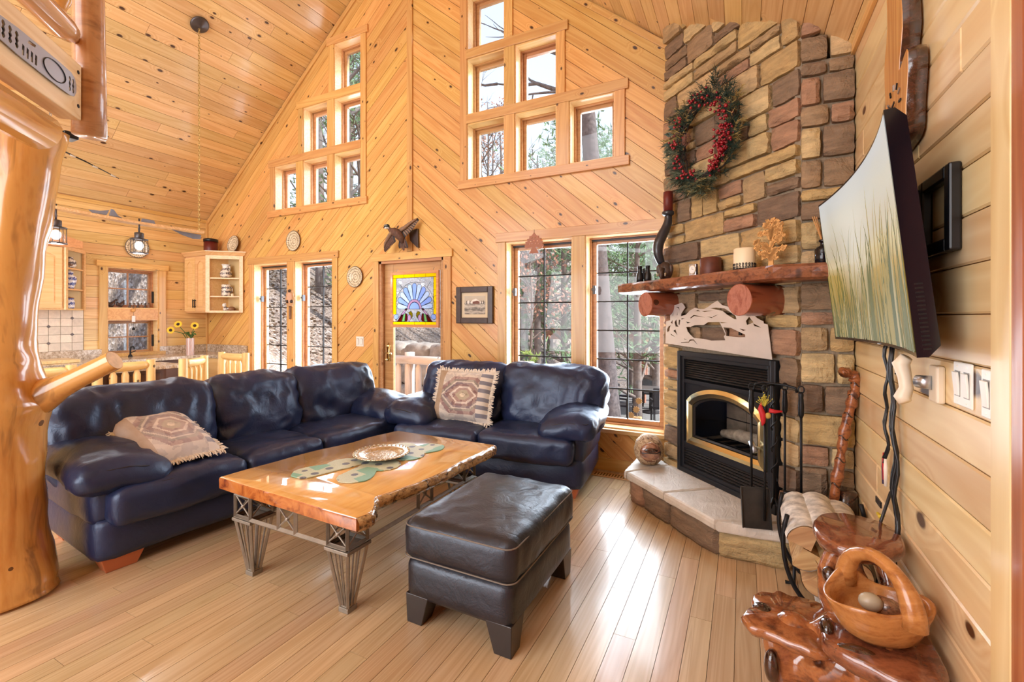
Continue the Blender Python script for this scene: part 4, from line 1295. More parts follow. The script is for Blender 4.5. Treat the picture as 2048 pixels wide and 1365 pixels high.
# metal frame
def strap(m, a, b, w=.012): m.tube([a, b], w, 4)
FXs, FYs = (-2.45, -1.625), (1.545, 2.66)
ft, fb = TZ-TH, TZ-TH-.125
BW = .125
def xpanel(mb, o, ax, L=BW, ztop=ft, zbot=fb):
    d = Vector((1, 0, 0)) if ax == 'x' else Vector((0, 1, 0)); o = Vector(o)
    a0, a1 = o, o+d*L
    for p in (a0, a1): mb.tube([(p.x, p.y, zbot), (p.x, p.y, ztop)], .0125, 4)
    mid = (a0+a1)/2
    for (p, q) in ((a0, a1), (a1, a0)):
        mb.tube([(p.x, p.y, zbot+.012), (mid.x, mid.y, (zbot+ztop)/2), (q.x, q.y, ztop-.008)], .005, 5)
    mb.ball((mid.x, mid.y, (zbot+ztop)/2), .011, 8, 5)
for ix, xx in enumerate(FXs):
    for iy, yy in enumerate(FYs):
        sx = 1 if ix == 0 else -1; sy = 1 if iy == 0 else -1
        m = MB()
        x0, x1 = sorted((xx, xx+sx*BW)); y0, y1 = sorted((yy, yy+sy*BW))
        xpanel(m, (x0, y0, 0), 'x'); xpanel(m, (x0, y1, 0), 'x'); xpanel(m, (x0, y0, 0), 'y'); xpanel(m, (x1, y0, 0), 'y')
        for z in (fb, fb+.0, ft-.006):
            for (a, b) in (((x0,y0),(x1,y0)), ((x1,y0),(x1,y1)), ((x1,y1),(x0,y1)), ((x0,y1),(x0,y0))):
                m.tube([(a[0], a[1], z), (b[0], b[1], z)], .0125, 4)
        m.box((x0-.014, y0-.014, fb-.022), (x1+.014, y1+.014, fb-.006))
        # tapering ribs down to the foot
        fx, fy = (x0+x1)/2+(-.0 if ix else 0), (y0+y1)/2
        for (a, b) in ((0,0),(.33,0),(.67,0),(1,0),(0,1),(.33,1),(.67,1),(1,1),(0,.5),(1,.5)):
            big = (a in (0, 1) and b in (0, 1))
            p = (x0+(x1-x0)*a, y0+(y1-y0)*b, fb-.02)
            q = (fx+(a-.5)*.040, fy+(b-.5)*.040, .02)
            m.tube([p, q], .0105 if big else .006, 4)
        m.box((fx-.030, fy-.030, 0), (fx+.030, fy+.030, .024))
        m.box((fx-.026, fy-.026, .024), (fx+.026, fy+.026, .032))
        m.obj('leg', PEWTER, ct, bevel=.002)
m = MB()
for yy in FYs:
    yq = yy
    m.tube([(FXs[0], yq, fb), (FXs[1], yq, fb)], .0125, 4)
    xpanel(m, (-2.10, yq, 0), 'x')
for xx in FXs:
    m.tube([(xx, FYs[0], fb), (xx, FYs[1], fb)], .0125, 4)
    xpanel(m, (xx, 2.06, 0), 'y')
m.obj('apron_frame', PEWTER, ct)

# things on the table
def beads():
    m = NT('bead_work'); tc = m.n.new('ShaderNodeTexCoord'); v = tc.outputs['Object']
    vo = m.n.new('ShaderNodeTexVoronoi'); vo.inputs['Scale'].default_value = 10.5; vo.inputs['Randomness'].default_value = .35; m.ln(v, vo.inputs['Vector'])
    sc = m.n.new('ShaderNodeSeparateColor'); m.ln(vo.outputs['Color'], sc.inputs[0])
    ring = m.ramp([(0, srgb(74,70,110)), (.2, srgb(74,70,110)), (.24, srgb(222,224,194)), (.6, srgb(222,224,194))], 'CONSTANT'); m.ln(vo.outputs['Distance'], ring.inputs[0])
    c = m.mix(m.math('GREATER_THAN', sc.outputs[0], .66), ring.outputs[0], srgb(126,190,164))
    v2 = m.n.new('ShaderNodeTexVoronoi'); v2.inputs['Scale'].default_value = 230; m.ln(v, v2.inputs['Vector'])
    c = m.mix(m.math('MULTIPLY', v2.outputs['Distance'], .6), c, srgb(150,164,140))
    m.color(c); m.val('Roughness', .35); m.bump(v2.outputs['Distance'], .6, .004)
    return m.m
run = thing('beaded_runner', 'narrow scalloped table runner of green and ivory beads on slab table', 'table runner', (-2.02, 2.15, TZ+.001))
ol = []
ctr = [Vector((-.14, -.36)), Vector((.14, -.28)), Vector((-.10, -.16)), Vector((.13, -.06)), Vector((-.09, .08)), Vector((.12, .16)), Vector((-.05, .28)), Vector((.12, .36))]
for k in range(120):
    a = 2*PI*k/120; d = Vector((math.cos(a), math.sin(a)))
    best = 0
    for cc in ctr:
        for s_ in range(60):
            r_ = s_*.009
            if (d*r_-cc).length < .10: best = max(best, r_)
    ol.append((d.x*max(best, .11), d.y*max(best, .11)))
MB().prism(ol, 0, .006).obj('bead_mat', beads(), run, bevel=.002)
run.rotation_euler = (0, 0, R(-4))
dish = thing('engraved_dish', 'round engraved pewter dish with rolled rim on green beaded runner', 'dish', (-2.02, 2.20, TZ+.0075))
prof = [(.0, .0), (.10, 0), (.115, .004), (.125, .014), (.165, .026), (.172, .024), (.168, .030), (.124, .021), (.112, .012), (.09, .010), (0, .010)]
DISH = plain('engraved_pewter', srgb(206,196,172), .25, .9, var=.35, scale=60, bump=.5)
o = MB().lathe(prof, 48, cap=False).obj('bowl', DISH, dish, smooth=True)
m = MB()
for k in range(36):
    a = 2*PI*k/36; m.ball((.168*math.cos(a), .168*math.sin(a), .027), .007, 6, 4)
rim = m.obj('rope_rim', DISH, dish, smooth=True); tag(rim, kind='stuff')

# ------------------------------------------------------------ ottoman
ot = thing('ottoman', 'black leather ottoman with pale stitching on four tapered dark feet', 'ottoman', (-1.112, 2.03, 0))
ow, od = .575, .76
o = puff((ow, od, .185), .055, 18, crown=.018, side=.006, wr=.010, ws=5, seed=3).obj('seat_cushion', BLACK, ot, T(0, 0, .385), smooth=True)
for z in (.452, .312):
    m = MB(); P = []
    hx, hy, r_ = ow/2-.004, od/2-.004, .045
    if z > .4: hx -= .0025; hy -= .0025
    for (cx, cy, a0) in ((hx-r_, hy-r_, 0), (-hx+r_, hy-r_, 90), (-hx+r_, -hy+r_, 180), (hx-r_, -hy+r_, 270)):
        for k in range(5):
            a = R(a0+k*22.5); P.append((cx+r_*math.cos(a)+math.cos(a)*.004, cy+r_*math.sin(a)+math.sin(a)*.004, z-.385))
    m.tube(P, .0032, 6, closed=True); m.obj('seam', STITCH, o)
puff((ow-.025, od-.025, .19), .04, 10, side=.004, wr=.004).obj('base', BLACK, ot, T(0, 0, .205), smooth=True)
for sx in (-1, 1):
    for sy in (-1, 1):
        m = MB(); a, b = .085, .055
        bx = ow/2-.015; by = od/2-.015
        m.add([(sx*bx,sy*by,.135),(sx*(bx-.125),sy*by,.135),(sx*(bx-.125),sy*(by-.125),.135),(sx*bx,sy*(by-.125),.135),
               (sx*(bx-.004),sy*(by-.004),0),(sx*(bx-.085),sy*(by-.004),0),(sx*(bx-.085),sy*(by-.085),0),(sx*(bx-.004),sy*(by-.085),0)],
              [(0,1,2,3),(7,6,5,4),(0,4,5,1),(1,5,6,2),(2,6,7,3),(3,7,4,0)])
        m.obj('foot', plain('espresso_foot', srgb(38,32,32), .3, coat=.3) if (sx, sy) == (-1, -1) else bpy.data.materials['espresso_foot'], ot, bevel=.003)
# ------------------------------------------------------------ curved television on the right wall
tv = thing('television', 'curved flat television on a swing arm showing tall grass at sunrise', 'television', (.385, 2.24, 1.64))
TW, TVH, SAG = 1.24, .70, .05
tv.matrix_world = frame((.395, 2.245, 1.637), (0, -1, 0), (-math.sin(R(6.0)), 0, math.cos(R(6.0))))   # x towards the camera end, y up, z into the room
def tvp(x, y, dz=0): return (x, y, -SAG*(1-(2*x/TW)**2)+dz)
def grid(nx, ny, f):
    vs = [f(i/nx, j/ny) for j in range(ny+1) for i in range(nx+1)]
    fs = [(j*(nx+1)+i, j*(nx+1)+i+1, (j+1)*(nx+1)+i+1, (j+1)*(nx+1)+i) for j in range(ny) for i in range(nx)]
    return vs, fs
m = MB()
N = 24; vs = []; fs = []
for i in range(N+1):
    x = -TW/2+TW*i/N
    for (y, dz) in ((-TVH/2, .004), (TVH/2, .004), (TVH/2, -.022), (TVH/2-.03, -.045), (-TVH/2+.03, -.05), (-TVH/2, -.022)): vs.append(tvp(x, y, dz))
for i in range(N):
    for k in range(6): fs.append((i*6+k, i*6+(k+1) % 6, (i+1)*6+(k+1) % 6, (i+1)*6+k))
fs += [tuple(range(6)), tuple(N*6+k for k in range(5, -1, -1))]
m.v = vs; m.f = fs; m.obj('housing', BLKGL, tv)
def tvpic():
    m = NT('sunrise_picture'); tc = m.n.new('ShaderNodeTexCoord'); v = tc.outputs['Object']
    sp = m.n.new('ShaderNodeSeparateXYZ'); m.ln(v, sp.inputs[0])
    y = m.math('MULTIPLY_ADD', sp.outputs[1], 1/.70, .5)
    n = m.noise(m.scaled(v, (1.6, 9, 1)), 1.5, 3)
    f = m.math('ADD', y, m.math('MULTIPLY_ADD', n, .22, -.11))
    r = m.ramp([(0, srgb(104,94,36)), (.25, srgb(170,138,62)), (.42, srgb(206,170,92)), (.52, srgb(236,214,166)), (.62, srgb(222,208,182)), (.8, srgb(232,226,208)), (1, srgb(226,230,232))]); m.ln(f, r.inputs[0])
    dx = m.math('ADD', sp.outputs[0], .18); dy = m.math('ADD', sp.outputs[1], -.10)
    d = m.math('SQRT', m.math('ADD', m.math('MULTIPLY', dx, dx), m.math('MULTIPLY', dy, dy)))
    g = m.math('MAXIMUM', m.math('MULTIPLY_ADD', d, -3.2, 1.0), 0.0)
    c = m.mix(m.math('MULTIPLY', g, .8), r.outputs[0], srgb(250,246,232))
    m.color((0.02,0.02,0.02)); m.ln(c, m.b.inputs['Emission Color']); m.val('Emission Strength', 1.25); m.val('Roughness', .35)
    return m.m
vs, fs = grid(24, 4, lambda a, b: tvp((a-.5)*(TW-.016), (b-.5)*(TVH-.026)+.004, .0052))
m = MB(); m.v = vs; m.f = fs
scr = m.obj('screen', tvpic(), tv)
def em(name, c, s=.95):
    m = NT(name); m.color((.02,.02,.02)); m.b.inputs['Emission Color'].default_value = (*c, 1); m.val('Emission Strength', s); return m.m
BL = [em('picture_blade_olive', srgb(118,120,40)), em('picture_blade_gold', srgb(196,170,84)), em('picture_blade_green', srgb(96,110,50)), em('picture_blade_straw', srgb(222,200,140))]
rt = random.Random(5)
mbs = [MB() for _ in BL]
def blade(mb, x0, h, bend, w):
    pts = []
    for k in range(9):
        t = k/8
        pts.append((x0+bend*t**2.2, -TVH/2+.012+h*(t-.28*abs(bend)*6*max(0, t-.6)**2*4)))
    vs = []
    for k, (x, y) in enumerate(pts):
        ww = w*(1-(k/8)**2)*.5+.0004
        x = max(-TW/2+.012, min(TW/2-.012, x)); y = max(-TVH/2+.012, min(TVH/2-.012, y))
        vs.append(tvp(x-ww, y, .0060)); vs.append(tvp(x+ww, y, .0060))
    mb.add(vs, [(2*k, 2*k+1, 2*k+3, 2*k+2) for k in range(8)])
for q in range(230):
    k = rt.choices((0, 1, 2, 3), (4, 4, 3, 2))[0]
    big = rt.random() < .2
    x0 = rt.uniform(-TW/2+.02, TW/2-.02)
    blade(mbs[k], x0, rt.uniform(.38, .62) if big else rt.uniform(.08, .34), rt.uniform(-.12, .16)*(1.2 if big else .6), rt.uniform(.018, .042) if big and x0 > -.1 else rt.uniform(.004, .011))
for mb, mt_ in zip(mbs, BL):
    o = mb.obj('picture_grass', mt_, scr); tag(o, kind='stuff')
MB().box((-.016, -TVH/2+.001, -SAG+.004), (.016, -TVH/2+.006, -SAG+.0065)).obj('badge', CHROME, tv)
m = MB()
for k in range(16): m.box((TW/2-.002, -.33+k*.012, -.030), (TW/2+.001, -.325+k*.012, -.012))
m.obj('vent', BLKPL, tv)
# bracket
mo = thing('television_bracket', 'black steel swing bracket behind the curved television', 'bracket', (0, 0, 0))
m = MB()
rect_ring(m, -1.97, -1.71, 1.59, 1.84, .04, .001, .03, MRW)
m.obj('wall_plate', BLKPL, mo, bevel=.006)
m = MB().box((-2.08, 1.62, .005), (-1.95, 1.82, .055), MRW)
m.tube([(.49, 2.02, 1.70), (.505, 1.90, 1.69)], .016, 8)
m.obj('arm', BLKPL, mo, bevel=.004)
# cables
cb = thing('television_cables', 'bundle of black cables hanging from television with red and yellow plugs', 'cables', (0, 0, 0))
rc = random.Random(8)
def cable(y0, y1, r=.004, zb=.62, amp=.012, n=16, x=.525):
    pts = []
    for k in range(n+1):
        t = k/n; z = 1.30+(zb-1.30)*t
        pts.append((x+.006*math.sin(k*1.3+y0*9), y0+(y1-y0)*t+amp*math.sin(k*.8+y0*40)*(.4+t), z))
    return pts
for (y0, y1, r_, zb) in ((2.30, 2.22, .009, .55), (2.31, 2.23, .006, .56), (2.29, 2.20, .006, .5), (2.36, 2.37, .006, .82), (2.375, 2.36, .005, .80)):
    MB().tube(cable(y0, y1, r_, zb), r_, 8).obj('cable', BLKPL, cb, smooth=True)
for (y, z, c) in ((2.385, .79, (190,30,36)), (2.365, .77, (236,226,214)), (2.395, .77, (60,50,90))):
    MB().tube([(.523, y, z+.05), (.523, y-.004, z+.01), (.522, y-.008, z-.06)], [.005, .008, .006], 8).obj('plug', plain('plug_%d' % c[0], srgb(*c), .4), cb, smooth=True)
MB().tube([(.52, 2.37, .585), (.515, 2.40, .565), (.51, 2.43, .57)], [.004, .009, .006], 8).obj('plug', plain('plug_yellow', srgb(226,200,40), .4), cb, smooth=True)
MB().box((.505, 2.36, .615), (.51, 2.44, .64)).obj('cable_tag', BLKPL, cb)
MB().tube([(.53, 2.32, .70), (.50, 2.34, .56), (.50, 2.30, .50), (.52, 2.22, .47), (.53, 2.18, .30), (.52, 2.2, .15), (.50, 2.25, .03)], .006, 8).obj('cable', BLKPL, cb, smooth=True)

# telephone handset on its wall holder
ph = thing('telephone', 'white cordless telephone handset hooked on the plank wall under the television', 'telephone', (0, 0, 0))
MB().box((-1.90, 1.135, 0), (-1.83, 1.25, .022), MRW).obj('wall_holder', BEIGEP, ph, bevel=.006)
m = MB().tube([(.485, 1.945, 1.268), (.473, 1.955, 1.245), (.482, 1.95, 1.20), (.484, 1.942, 1.165), (.472, 1.938, 1.135), (.478, 1.93, 1.120)], [.018, .024, .019, .019, .023, .018], 12)
m.obj('handset', BEIGEP, ph, smooth=True)
MB().tube([(.5, 1.90, 1.195), (.53, 1.87, 1.195)], [.02, .022], 14).obj('cradle_ring', CHROME, ph, smooth=True)
m = MB()
for k in range(4): m.ball((.463, 1.972, 1.245-k*.012), .003, 6, 4)
m.obj('button', BLKPL, ph)
def switch_plate(label, M, name='light_switch', gangs=2, w=.118, h=.122):
    s = thing(name, label, 'switch', (0, 0, 0)); s.matrix_world = M
    MB().box((0, 0, 0), (w, h, .006)).obj('plate', WHITEP, s, bevel=.003)
    for k in range(gangs):
        x = w*(k+.5)/gangs-.016 if gangs > 1 else w/2-.016
        MB().box((x-.002, h/2-.036, .005), (x+.034, h/2+.036, .0068)).obj('rocker_surround', plain('switch_gap', srgb(150,148,144), .5) if 'switch_gap' not in bpy.data.materials else bpy.data.materials['switch_gap'], s)
        m = MB().box((0, -.033, 0), (.032, .033, .006)); m.obj('rocker', WHITEP, s, T(x, h/2, .006) @ RX(5), bevel=.0015)
        m = MB(); 
        for yy in (.012, h-.012): m.ball((x+.016, yy, .006), .003, 6, 4)
        m.obj('screw', WHITEP, s)
    return s
switch_plate('white two-rocker light switch nearer the television on the plank wall', MRW @ T(-1.757, 1.152, 0))
switch_plate('white two-rocker light switch beside the door casing on the plank wall', MRW @ T(-1.585, 1.147, 0))
# live edge clock
ck = thing('wall_clock', 'tall live-edge wooden slab clock hung above the television', 'clock', (0, 0, 0))
SL = [(-2.235, 2.03), (-2.16, 2.0), (-2.06, 2.005), (-1.985, 2.03), (-1.975, 2.12), (-1.955, 2.22), (-1.965, 2.30), (-2.05, 2.27), (-2.015, 2.40), (-2.03, 2.55), (-2.02, 2.70), (-2.06, 2.85), (-2.17, 2.86), (-2.21, 2.70), (-2.195, 2.50), (-2.235, 2.36), (-2.22, 2.2), (-2.245, 2.1)]
SL2 = [tuple(p) for p in dense(SL+[SL[0]], 3)][:-1]
cz = MB().prism(SL2, 0.012, .060, MRW).obj('slab', wood('clock_face_wood', srgb(206,142,84), srgb(176,108,58), rough=.25, knots=0, axis='z'), ck, bevel=.003)
m = MB(); n = len(SL2); cc = Vector((-2.1, 2.4)); vs = []; fs = []
for i, p in enumerate(SL2):
    for k, z in enumerate((.008, .024, .042, .058)):
        d = (Vector(p)-Vector((-2.1, p[1]))).normalized() if abs(p[0]+2.1) > .01 else Vector((0, 0))
        b = .006*math.sin(PI*k/3)+.012*noise.noise(Vector((i*.9, k*.8, 4)))*(1 if 0 < k < 3 else .3)+.003
        vs.append((p[0]+d.x*b, p[1]+d.y*b, z))
for i in range(n):
    for k in range(3): fs.append((i*4+k, ((i+1) % n)*4+k, ((i+1) % n)*4+k+1, i*4+k+1))
m.add(vs, fs, MRW); o = m.obj('bark_edge', BURLD, cz, smooth=True); tag(o, 'dark rough bark edge')
ccx, ccy = -2.105, 2.155
for k in range(12):
    a = 2*PI*k/12; x, y = ccx+.075*math.sin(a), ccy+.075*math.cos(a)
    MB().box((-.004, -.011, .0605), (.004, .011, .064), MRW @ T(x, y, 0) @ RZ(-k*30)).obj('hour_mark', IRON if k % 2 else CHROME, ck)
m = MB().box((-.003, 0, .066), (.003, .05, .068), MRW @ T(ccx, ccy, 0) @ RZ(60)); m.box((-.004, 0, .066), (.004, .035, .069), MRW @ T(ccx, ccy, 0) @ RZ(-70))
m.obj('hands', IRON, ck)

# walking stick
st = thing('walking_stick', 'carved reddish walking stick leaning in the corner beside the fireplace', 'walking stick', (0, 0, 0))
path = [(.425, 2.945, .222), (.432, 2.95, .38), (.447, 2.955, .53), (.468, 2.965, .66), (.480, 2.97, .775), (.505, 2.975, .90), (.525, 2.98, .99), (.533, 2.985, 1.05), (.523, 2.975, 1.095), (.488, 2.955, 1.112), (.47, 2.94, 1.105)]
pp = [tuple(p) for p in dense([(p[0], p[1]) for p in path], 5)]
pz = []
for i in range(len(path)-1):
    for q in range(5): pz.append(path[i][2]+(path[i+1][2]-path[i][2])*q/5)
pz.append(path[-1][2])
P = [(a[0], a[1], z) for a, z in zip(pp, pz)]
rad = [.024+.004*math.sin(i*1.9)+.003*math.sin(i*.7) for i in range(len(P))]
MB().tube(P, rad, 12, jit=.22, seed=3).obj('shaft', STICKW, st, smooth=True)
m = MB()
for i in range(4, 38, 5):
    p = Vector(P[i]); m.tube([p+Vector((-.02*math.cos(a), -.022*abs(math.sin(a))-.004, .022*math.sin(a*2)*.6+.01)) for a in [PI*k/6 for k in range(7)]], .0035, 5)
m.obj('carving', BURLD, st, smooth=True)

# fireplace tool set
tl = thing('fireplace_tools', 'black iron fireplace tool stand on the hearth with shovel and brush', 'fireplace tools', (.16, 2.985, .222))
def tw(n, path, r, nm='rod', mat=IRON, par=tl): return MB().tube(path, r, n).obj(nm, mat, par, smooth=True)
for a in (225, 135, 45, 315):
    ca, sa = math.cos(R(a)), math.sin(R(a))
    tw(7, [(0, 0, .16), (.03*ca, .03*sa, .10), (.075*ca, .075*sa, .04), (.09*ca, .09*sa, .006), (.108*ca, .108*sa, .006), (.115*ca, .115*sa, .014)], .0075, 'foot')
tw(8, [(0, 0, .12), (0, 0, .80)], .0085, 'stem')
tw(6, [(.016*math.cos(k*.55), .016*math.sin(k*.55), .25+k*.0105) for k in range(45)], .004, 'twist')
for dx, dy in ((1, -1),):
    tw(7, [(-.10, .05, .765), (-.09, .05, .79), (-.05, .025, .805), (0, 0, .80), (.05, -.02, .80), (.10, -.045, .79), (.105, -.045, .765)], .007, 'hanger')
    tw(7, [(-.06, -.08, .765), (-.05, -.07, .79), (-.02, -.03, .80), (0, 0, .795), (.02, .03, .80), (.05, .07, .785)], .006, 'hanger')
def tool(x, y, z0, z1, nm):
    m = MB().tube([(x, y, z0), (x, y, z1-.16)], .0065, 7)
    m.tube([(x, y, z1-.17), (x, y, z1-.155), (x, y, z1-.11), (x, y, z1-.06), (x, y, z1-.045), (x, y, z1-.03)], [.008, .014, .015, .011, .013, .006], 9)
    m.tube([(x+.014*math.cos(a), y, z1-.018+.02*math.sin(a)) for a in [2*PI*k/12 for k in range(12)]], .004, 6, closed=True)
    return m.obj(nm, IRON, tl, smooth=True)
tool(-.115, -.035, .19, .80, 'shovel_handle')
tool(-.05, -.085, .05, .80, 'poker')
tool(.055, .045, .10, .80, 'tongs')
tool(.125, -.045, .20, .80, 'brush_handle')
Ms = T(-.095, -.075, .11) @ RZ(14) @ RX(-12)
m = MB().box((-.075, -.004, -.11), (.075, .0, .11), Ms); m.box((-.075, -.016, -.11), (-.071, 0, .11), Ms); m.box((.071, -.016, -.11), (.075, 0, .11), Ms); m.box((-.075, -.016, .106), (.075, 0, .11), Ms)
m.obj('shovel_pan', plain('pan_steel', srgb(72,70,68), .4, .7, var=.2, scale=14), tl)
Mb = T(.125, -.05, .19) @ RZ(-18)
MB().box((-.085, -.018, -.005), (.085, .018, .022), Mb).obj('brush_head', IRON, tl, bevel=.004)
m = MB()
rb_ = random.Random(2)
for k in range(150):
    x = rb_.uniform(-.08, .08); y = rb_.uniform(-.015, .015)
    m.tube([(x, y, 0), (x*1.06, y*1.2, -.09+rb_.uniform(-.01, .01))], .0022, 3, Mb)
o = m.obj('bristles', BLKPL, tl); tag(o, kind='stuff')
# cardinal ornament
cd = thing('cardinal_ornament', 'small red cardinal ornament with yellow sprig tied to the fireplace tools', 'ornament', (.125, 2.885, .86)); cd.scale = (.8, .8, .8)
REDF = plain('cardinal_red', srgb(186,30,40), .6)
m = MB().tube([(-.045, 0, .065), (-.045, 0, .04), (-.03, 0, .0), (-.03, 0, -.05), (-.035, 0, -.075)], [.010, .018, .022, .014, .004], 10)
m.add([(-.055, 0, .06), (-.035, .0, .06), (-.04, 0, .095)], [(0, 1, 2)])
m.tube([(.005, 0, .035), (.04, 0, .03), (.085, 0, .035)], [.017, .013, .006], 9)
m.obj('body', REDF, cd, smooth=True)
m = MB(); rr_ = random.Random(6)
for k in range(46):
    p = Vector((rr_.gauss(-.02, .022), rr_.gauss(0, .012), .085+abs(rr_.gauss(0, .03)))); m.tube([(-.02, 0, .06), p], .0012, 3); m.ball(p, .004, 5, 4)
o = m.obj('sprig', plain('yellow_sprig', srgb(198,184,70), .7), cd); tag(o, kind='stuff')
m = MB().ball((.0, -.01, .0), .018, 8, 6, sc=(1, .6, 1.2)); m.obj('cone', plain('golden_cone', srgb(186,150,70), .6), cd, smooth=True)

# firewood rack with split logs
rk = thing('firewood_rack', 'black iron firewood hoop rack on floor in front of hearth', 'log rack', (0, 0, 0))
for y in (2.80, 2.50):
    P = []
    for k in range(25):
        a = R(-205+k*230/24.); P.append((.355+.185*math.cos(a)*(1.0), y, .345+.305*math.sin(a)))
    P = [p for p in P if p[2] < .56]
    MB().tube(P, .011, 6).obj('hoop', IRON, rk, smooth=True)
    MB().tube([(.24, y, .1), (.24, y, .012), (.20, y, .008)], .009, 6).tube([(.47, y, .1), (.47, y, .012), (.51, y, .008)], .009, 6).obj('leg', IRON, rk, smooth=True)
MB().tube([(.355, 2.50, .045), (.355, 2.80, .045)], .009, 6).obj('cross_bar', IRON, rk, smooth=True)
rl = random.Random(15)
def firewood(label, c, ang, size, y0, y1, kind=0):
    t = thing('firewood', label, 'firewood', (c[0], 0, c[1]), group='split firewood in the hoop rack')
    t.rotation_euler = (0, R(ang), 0)
    n = 7; pts = []
    for k in range(n+1):
        a = R(35+k*110/n); pts.append((size*math.cos(a), size*math.sin(a)-.5*size))
    ring = [(-.0, -.75*size)]+pts
    m = MB(); vs = []; K = 6
    for q in range(K+1):
        y = y0+(y1-y0)*q/K
        for (x, z) in ring:
            f = 1+.10*noise.noise(Vector((x*20, q*.9, ang)))
            vs.append((x*f, y+.004*noise.noise(Vector((x*30, z*30, q))), z*f))
    r_ = len(ring); fs = []
    for q in range(K):
        for k in range(r_): fs.append((q*r_+k, (q+1)*r_+k, (q+1)*r_+(k+1) % r_, q*r_+(k+1) % r_))
    m.v = vs; m.f = [f for f in fs] + [tuple(range(r_)), tuple(K*r_+k for k in range(r_-1, -1, -1))]
    body = m.obj('split_billet', SPLIT, t)
    m = MB(); vs = []; fs = []
    for q in range(K+1):
        y = y0+.003+(y1-y0-.006)*q/K
        for (x, z) in pts:
            f = 1.03+.10*noise.noise(Vector((x*20, q*.9, ang))); vs.append((x*f, y, z*f+.003))
    r_ = len(pts)
    for q in range(K):
        for k in range(r_-1): fs.append((q*r_+k, q*r_+k+1, (q+1)*r_+k+1, (q+1)*r_+k))
    m.v = vs; m.f = fs; m.obj('bark', BARK, t, smooth=True)
    return t
for lab, c, a, s_, y0, y1 in (
    ('birch-barked split log lying uppermost at the left of the hoop rack', (.245, .415), -25, .085, 2.42, 2.88),
    ('split log with white bark lying uppermost in the middle of the rack', (.345, .44), 10, .08, 2.44, 2.86),
    ('split log with bark lying at the right top of the rack', (.44, .41), 25, .085, 2.45, 2.86),
    ('split log wedged under the topmost birch log at the left of the rack', (.265, .30), 160, .08, 2.44, 2.84),
    ('split log in the middle of the stack in the rack', (.36, .31), 190, .085, 2.43, 2.85),
    ('split log on the right side in the middle of the rack stack', (.45, .29), 30, .075, 2.46, 2.83),
    ('split log low on the left side in the hoop rack', (.30, .19), 200, .075, 2.44, 2.85),
    ('split log low on the right side in the hoop rack', (.40, .185), 15, .08, 2.45, 2.85),
    ('lowest split log on the bottom of the hoop rack', (.35, .10), 0, .065, 2.44, 2.84)):
    firewood(lab, c, a, s_, y0, y1)
# dark log behind the stick
bk = thing('bark_log', 'dark rough-barked log standing in the corner behind the walking stick', 'log', (0, 0, 0))
MB().tube([(.49, 3.0, .222), (.49, 3.0, .36), (.492, 2.995, .475)], [.05, .052, .046], 16, jit=.3, seed=5).obj('trunk', BURLD, bk, smooth=True)

# hollowed burl on the hearth
bb = thing('burl_bowl', 'round barky burl bowl with a dark hollow on the left end of the hearth', 'bowl', (-.675, 3.79, .222))
bb.rotation_euler = (0, 0, R(0))
m = MB(); n = 28; vs = []; fs = []
prof = [(.02, .0), (.07, .01), (.108, .06), (.118, .11), (.105, .175), (.06, .225), (.0, .24)]
for i, (r_, z) in enumerate(prof):
    for k in range(n):
        a = 2*PI*k/n; q = r_*(1+.10*noise.noise(Vector((math.cos(a)*2, math.sin(a)*2, z*9))))
        vs.append((q*math.cos(a), q*math.sin(a), z))
for i in range(len(prof)-1):
    for k in range(n): fs.append((i*n+k, i*n+(k+1) % n, (i+1)*n+(k+1) % n, (i+1)*n+k))
m.v = vs; m.f = fs
o = m.obj('bark_shell', burl('pale_bark', srgb(206,180,146), srgb(160,126,92), srgb(70,50,38), scale=14, rough=.7, coat=0, hole=.6), bb, smooth=True)
face_dir = Vector((.33, -.94, .12)).normalized()
Mf = frame(Vector((0, 0, .105))+face_dir*.088, Vector((.94, .33, 0)), Vector((0, 0, 1)))
m = MB().ball((0, 0, 0), .078, 20, 12, Mf, sc=(1.05, 1.0, .42)); m.obj('polished_face', burl('polished_face', srgb(176,128,100), srgb(130,86,66), srgb(60,34,28), scale=4, rough=.2), bb, smooth=True)
m = MB().ball((0, .02, .012), .05, 16, 8, Mf, sc=(1.2, .55, .5)); m.obj('hollow', BURLD, bb, smooth=True)
m = MB().tube([(-.07, -.004, .022), (-.03, .002, .034), (.03, .0, .034), (.075, .01, .018)], .004, 5, Mf); m.obj('crack', BLKPL, bb)

# floor register
fv = thing('floor_register', 'wooden slotted floor register by the loveseat under the window', 'vent', (-1.03, 4.0, .001))
MB().box((-.17, -.055, 0), (.17, .055, .006)).obj('frame', wood('vent_wood', srgb(214,160,104), srgb(190,130,78), knots=0), fv, bevel=.002)
for k in range(12): MB().box((-.15+k*.0255, -.035, .0062), (-.138+k*.0255, .035, .0066)).obj('slot', BURLD, fv)

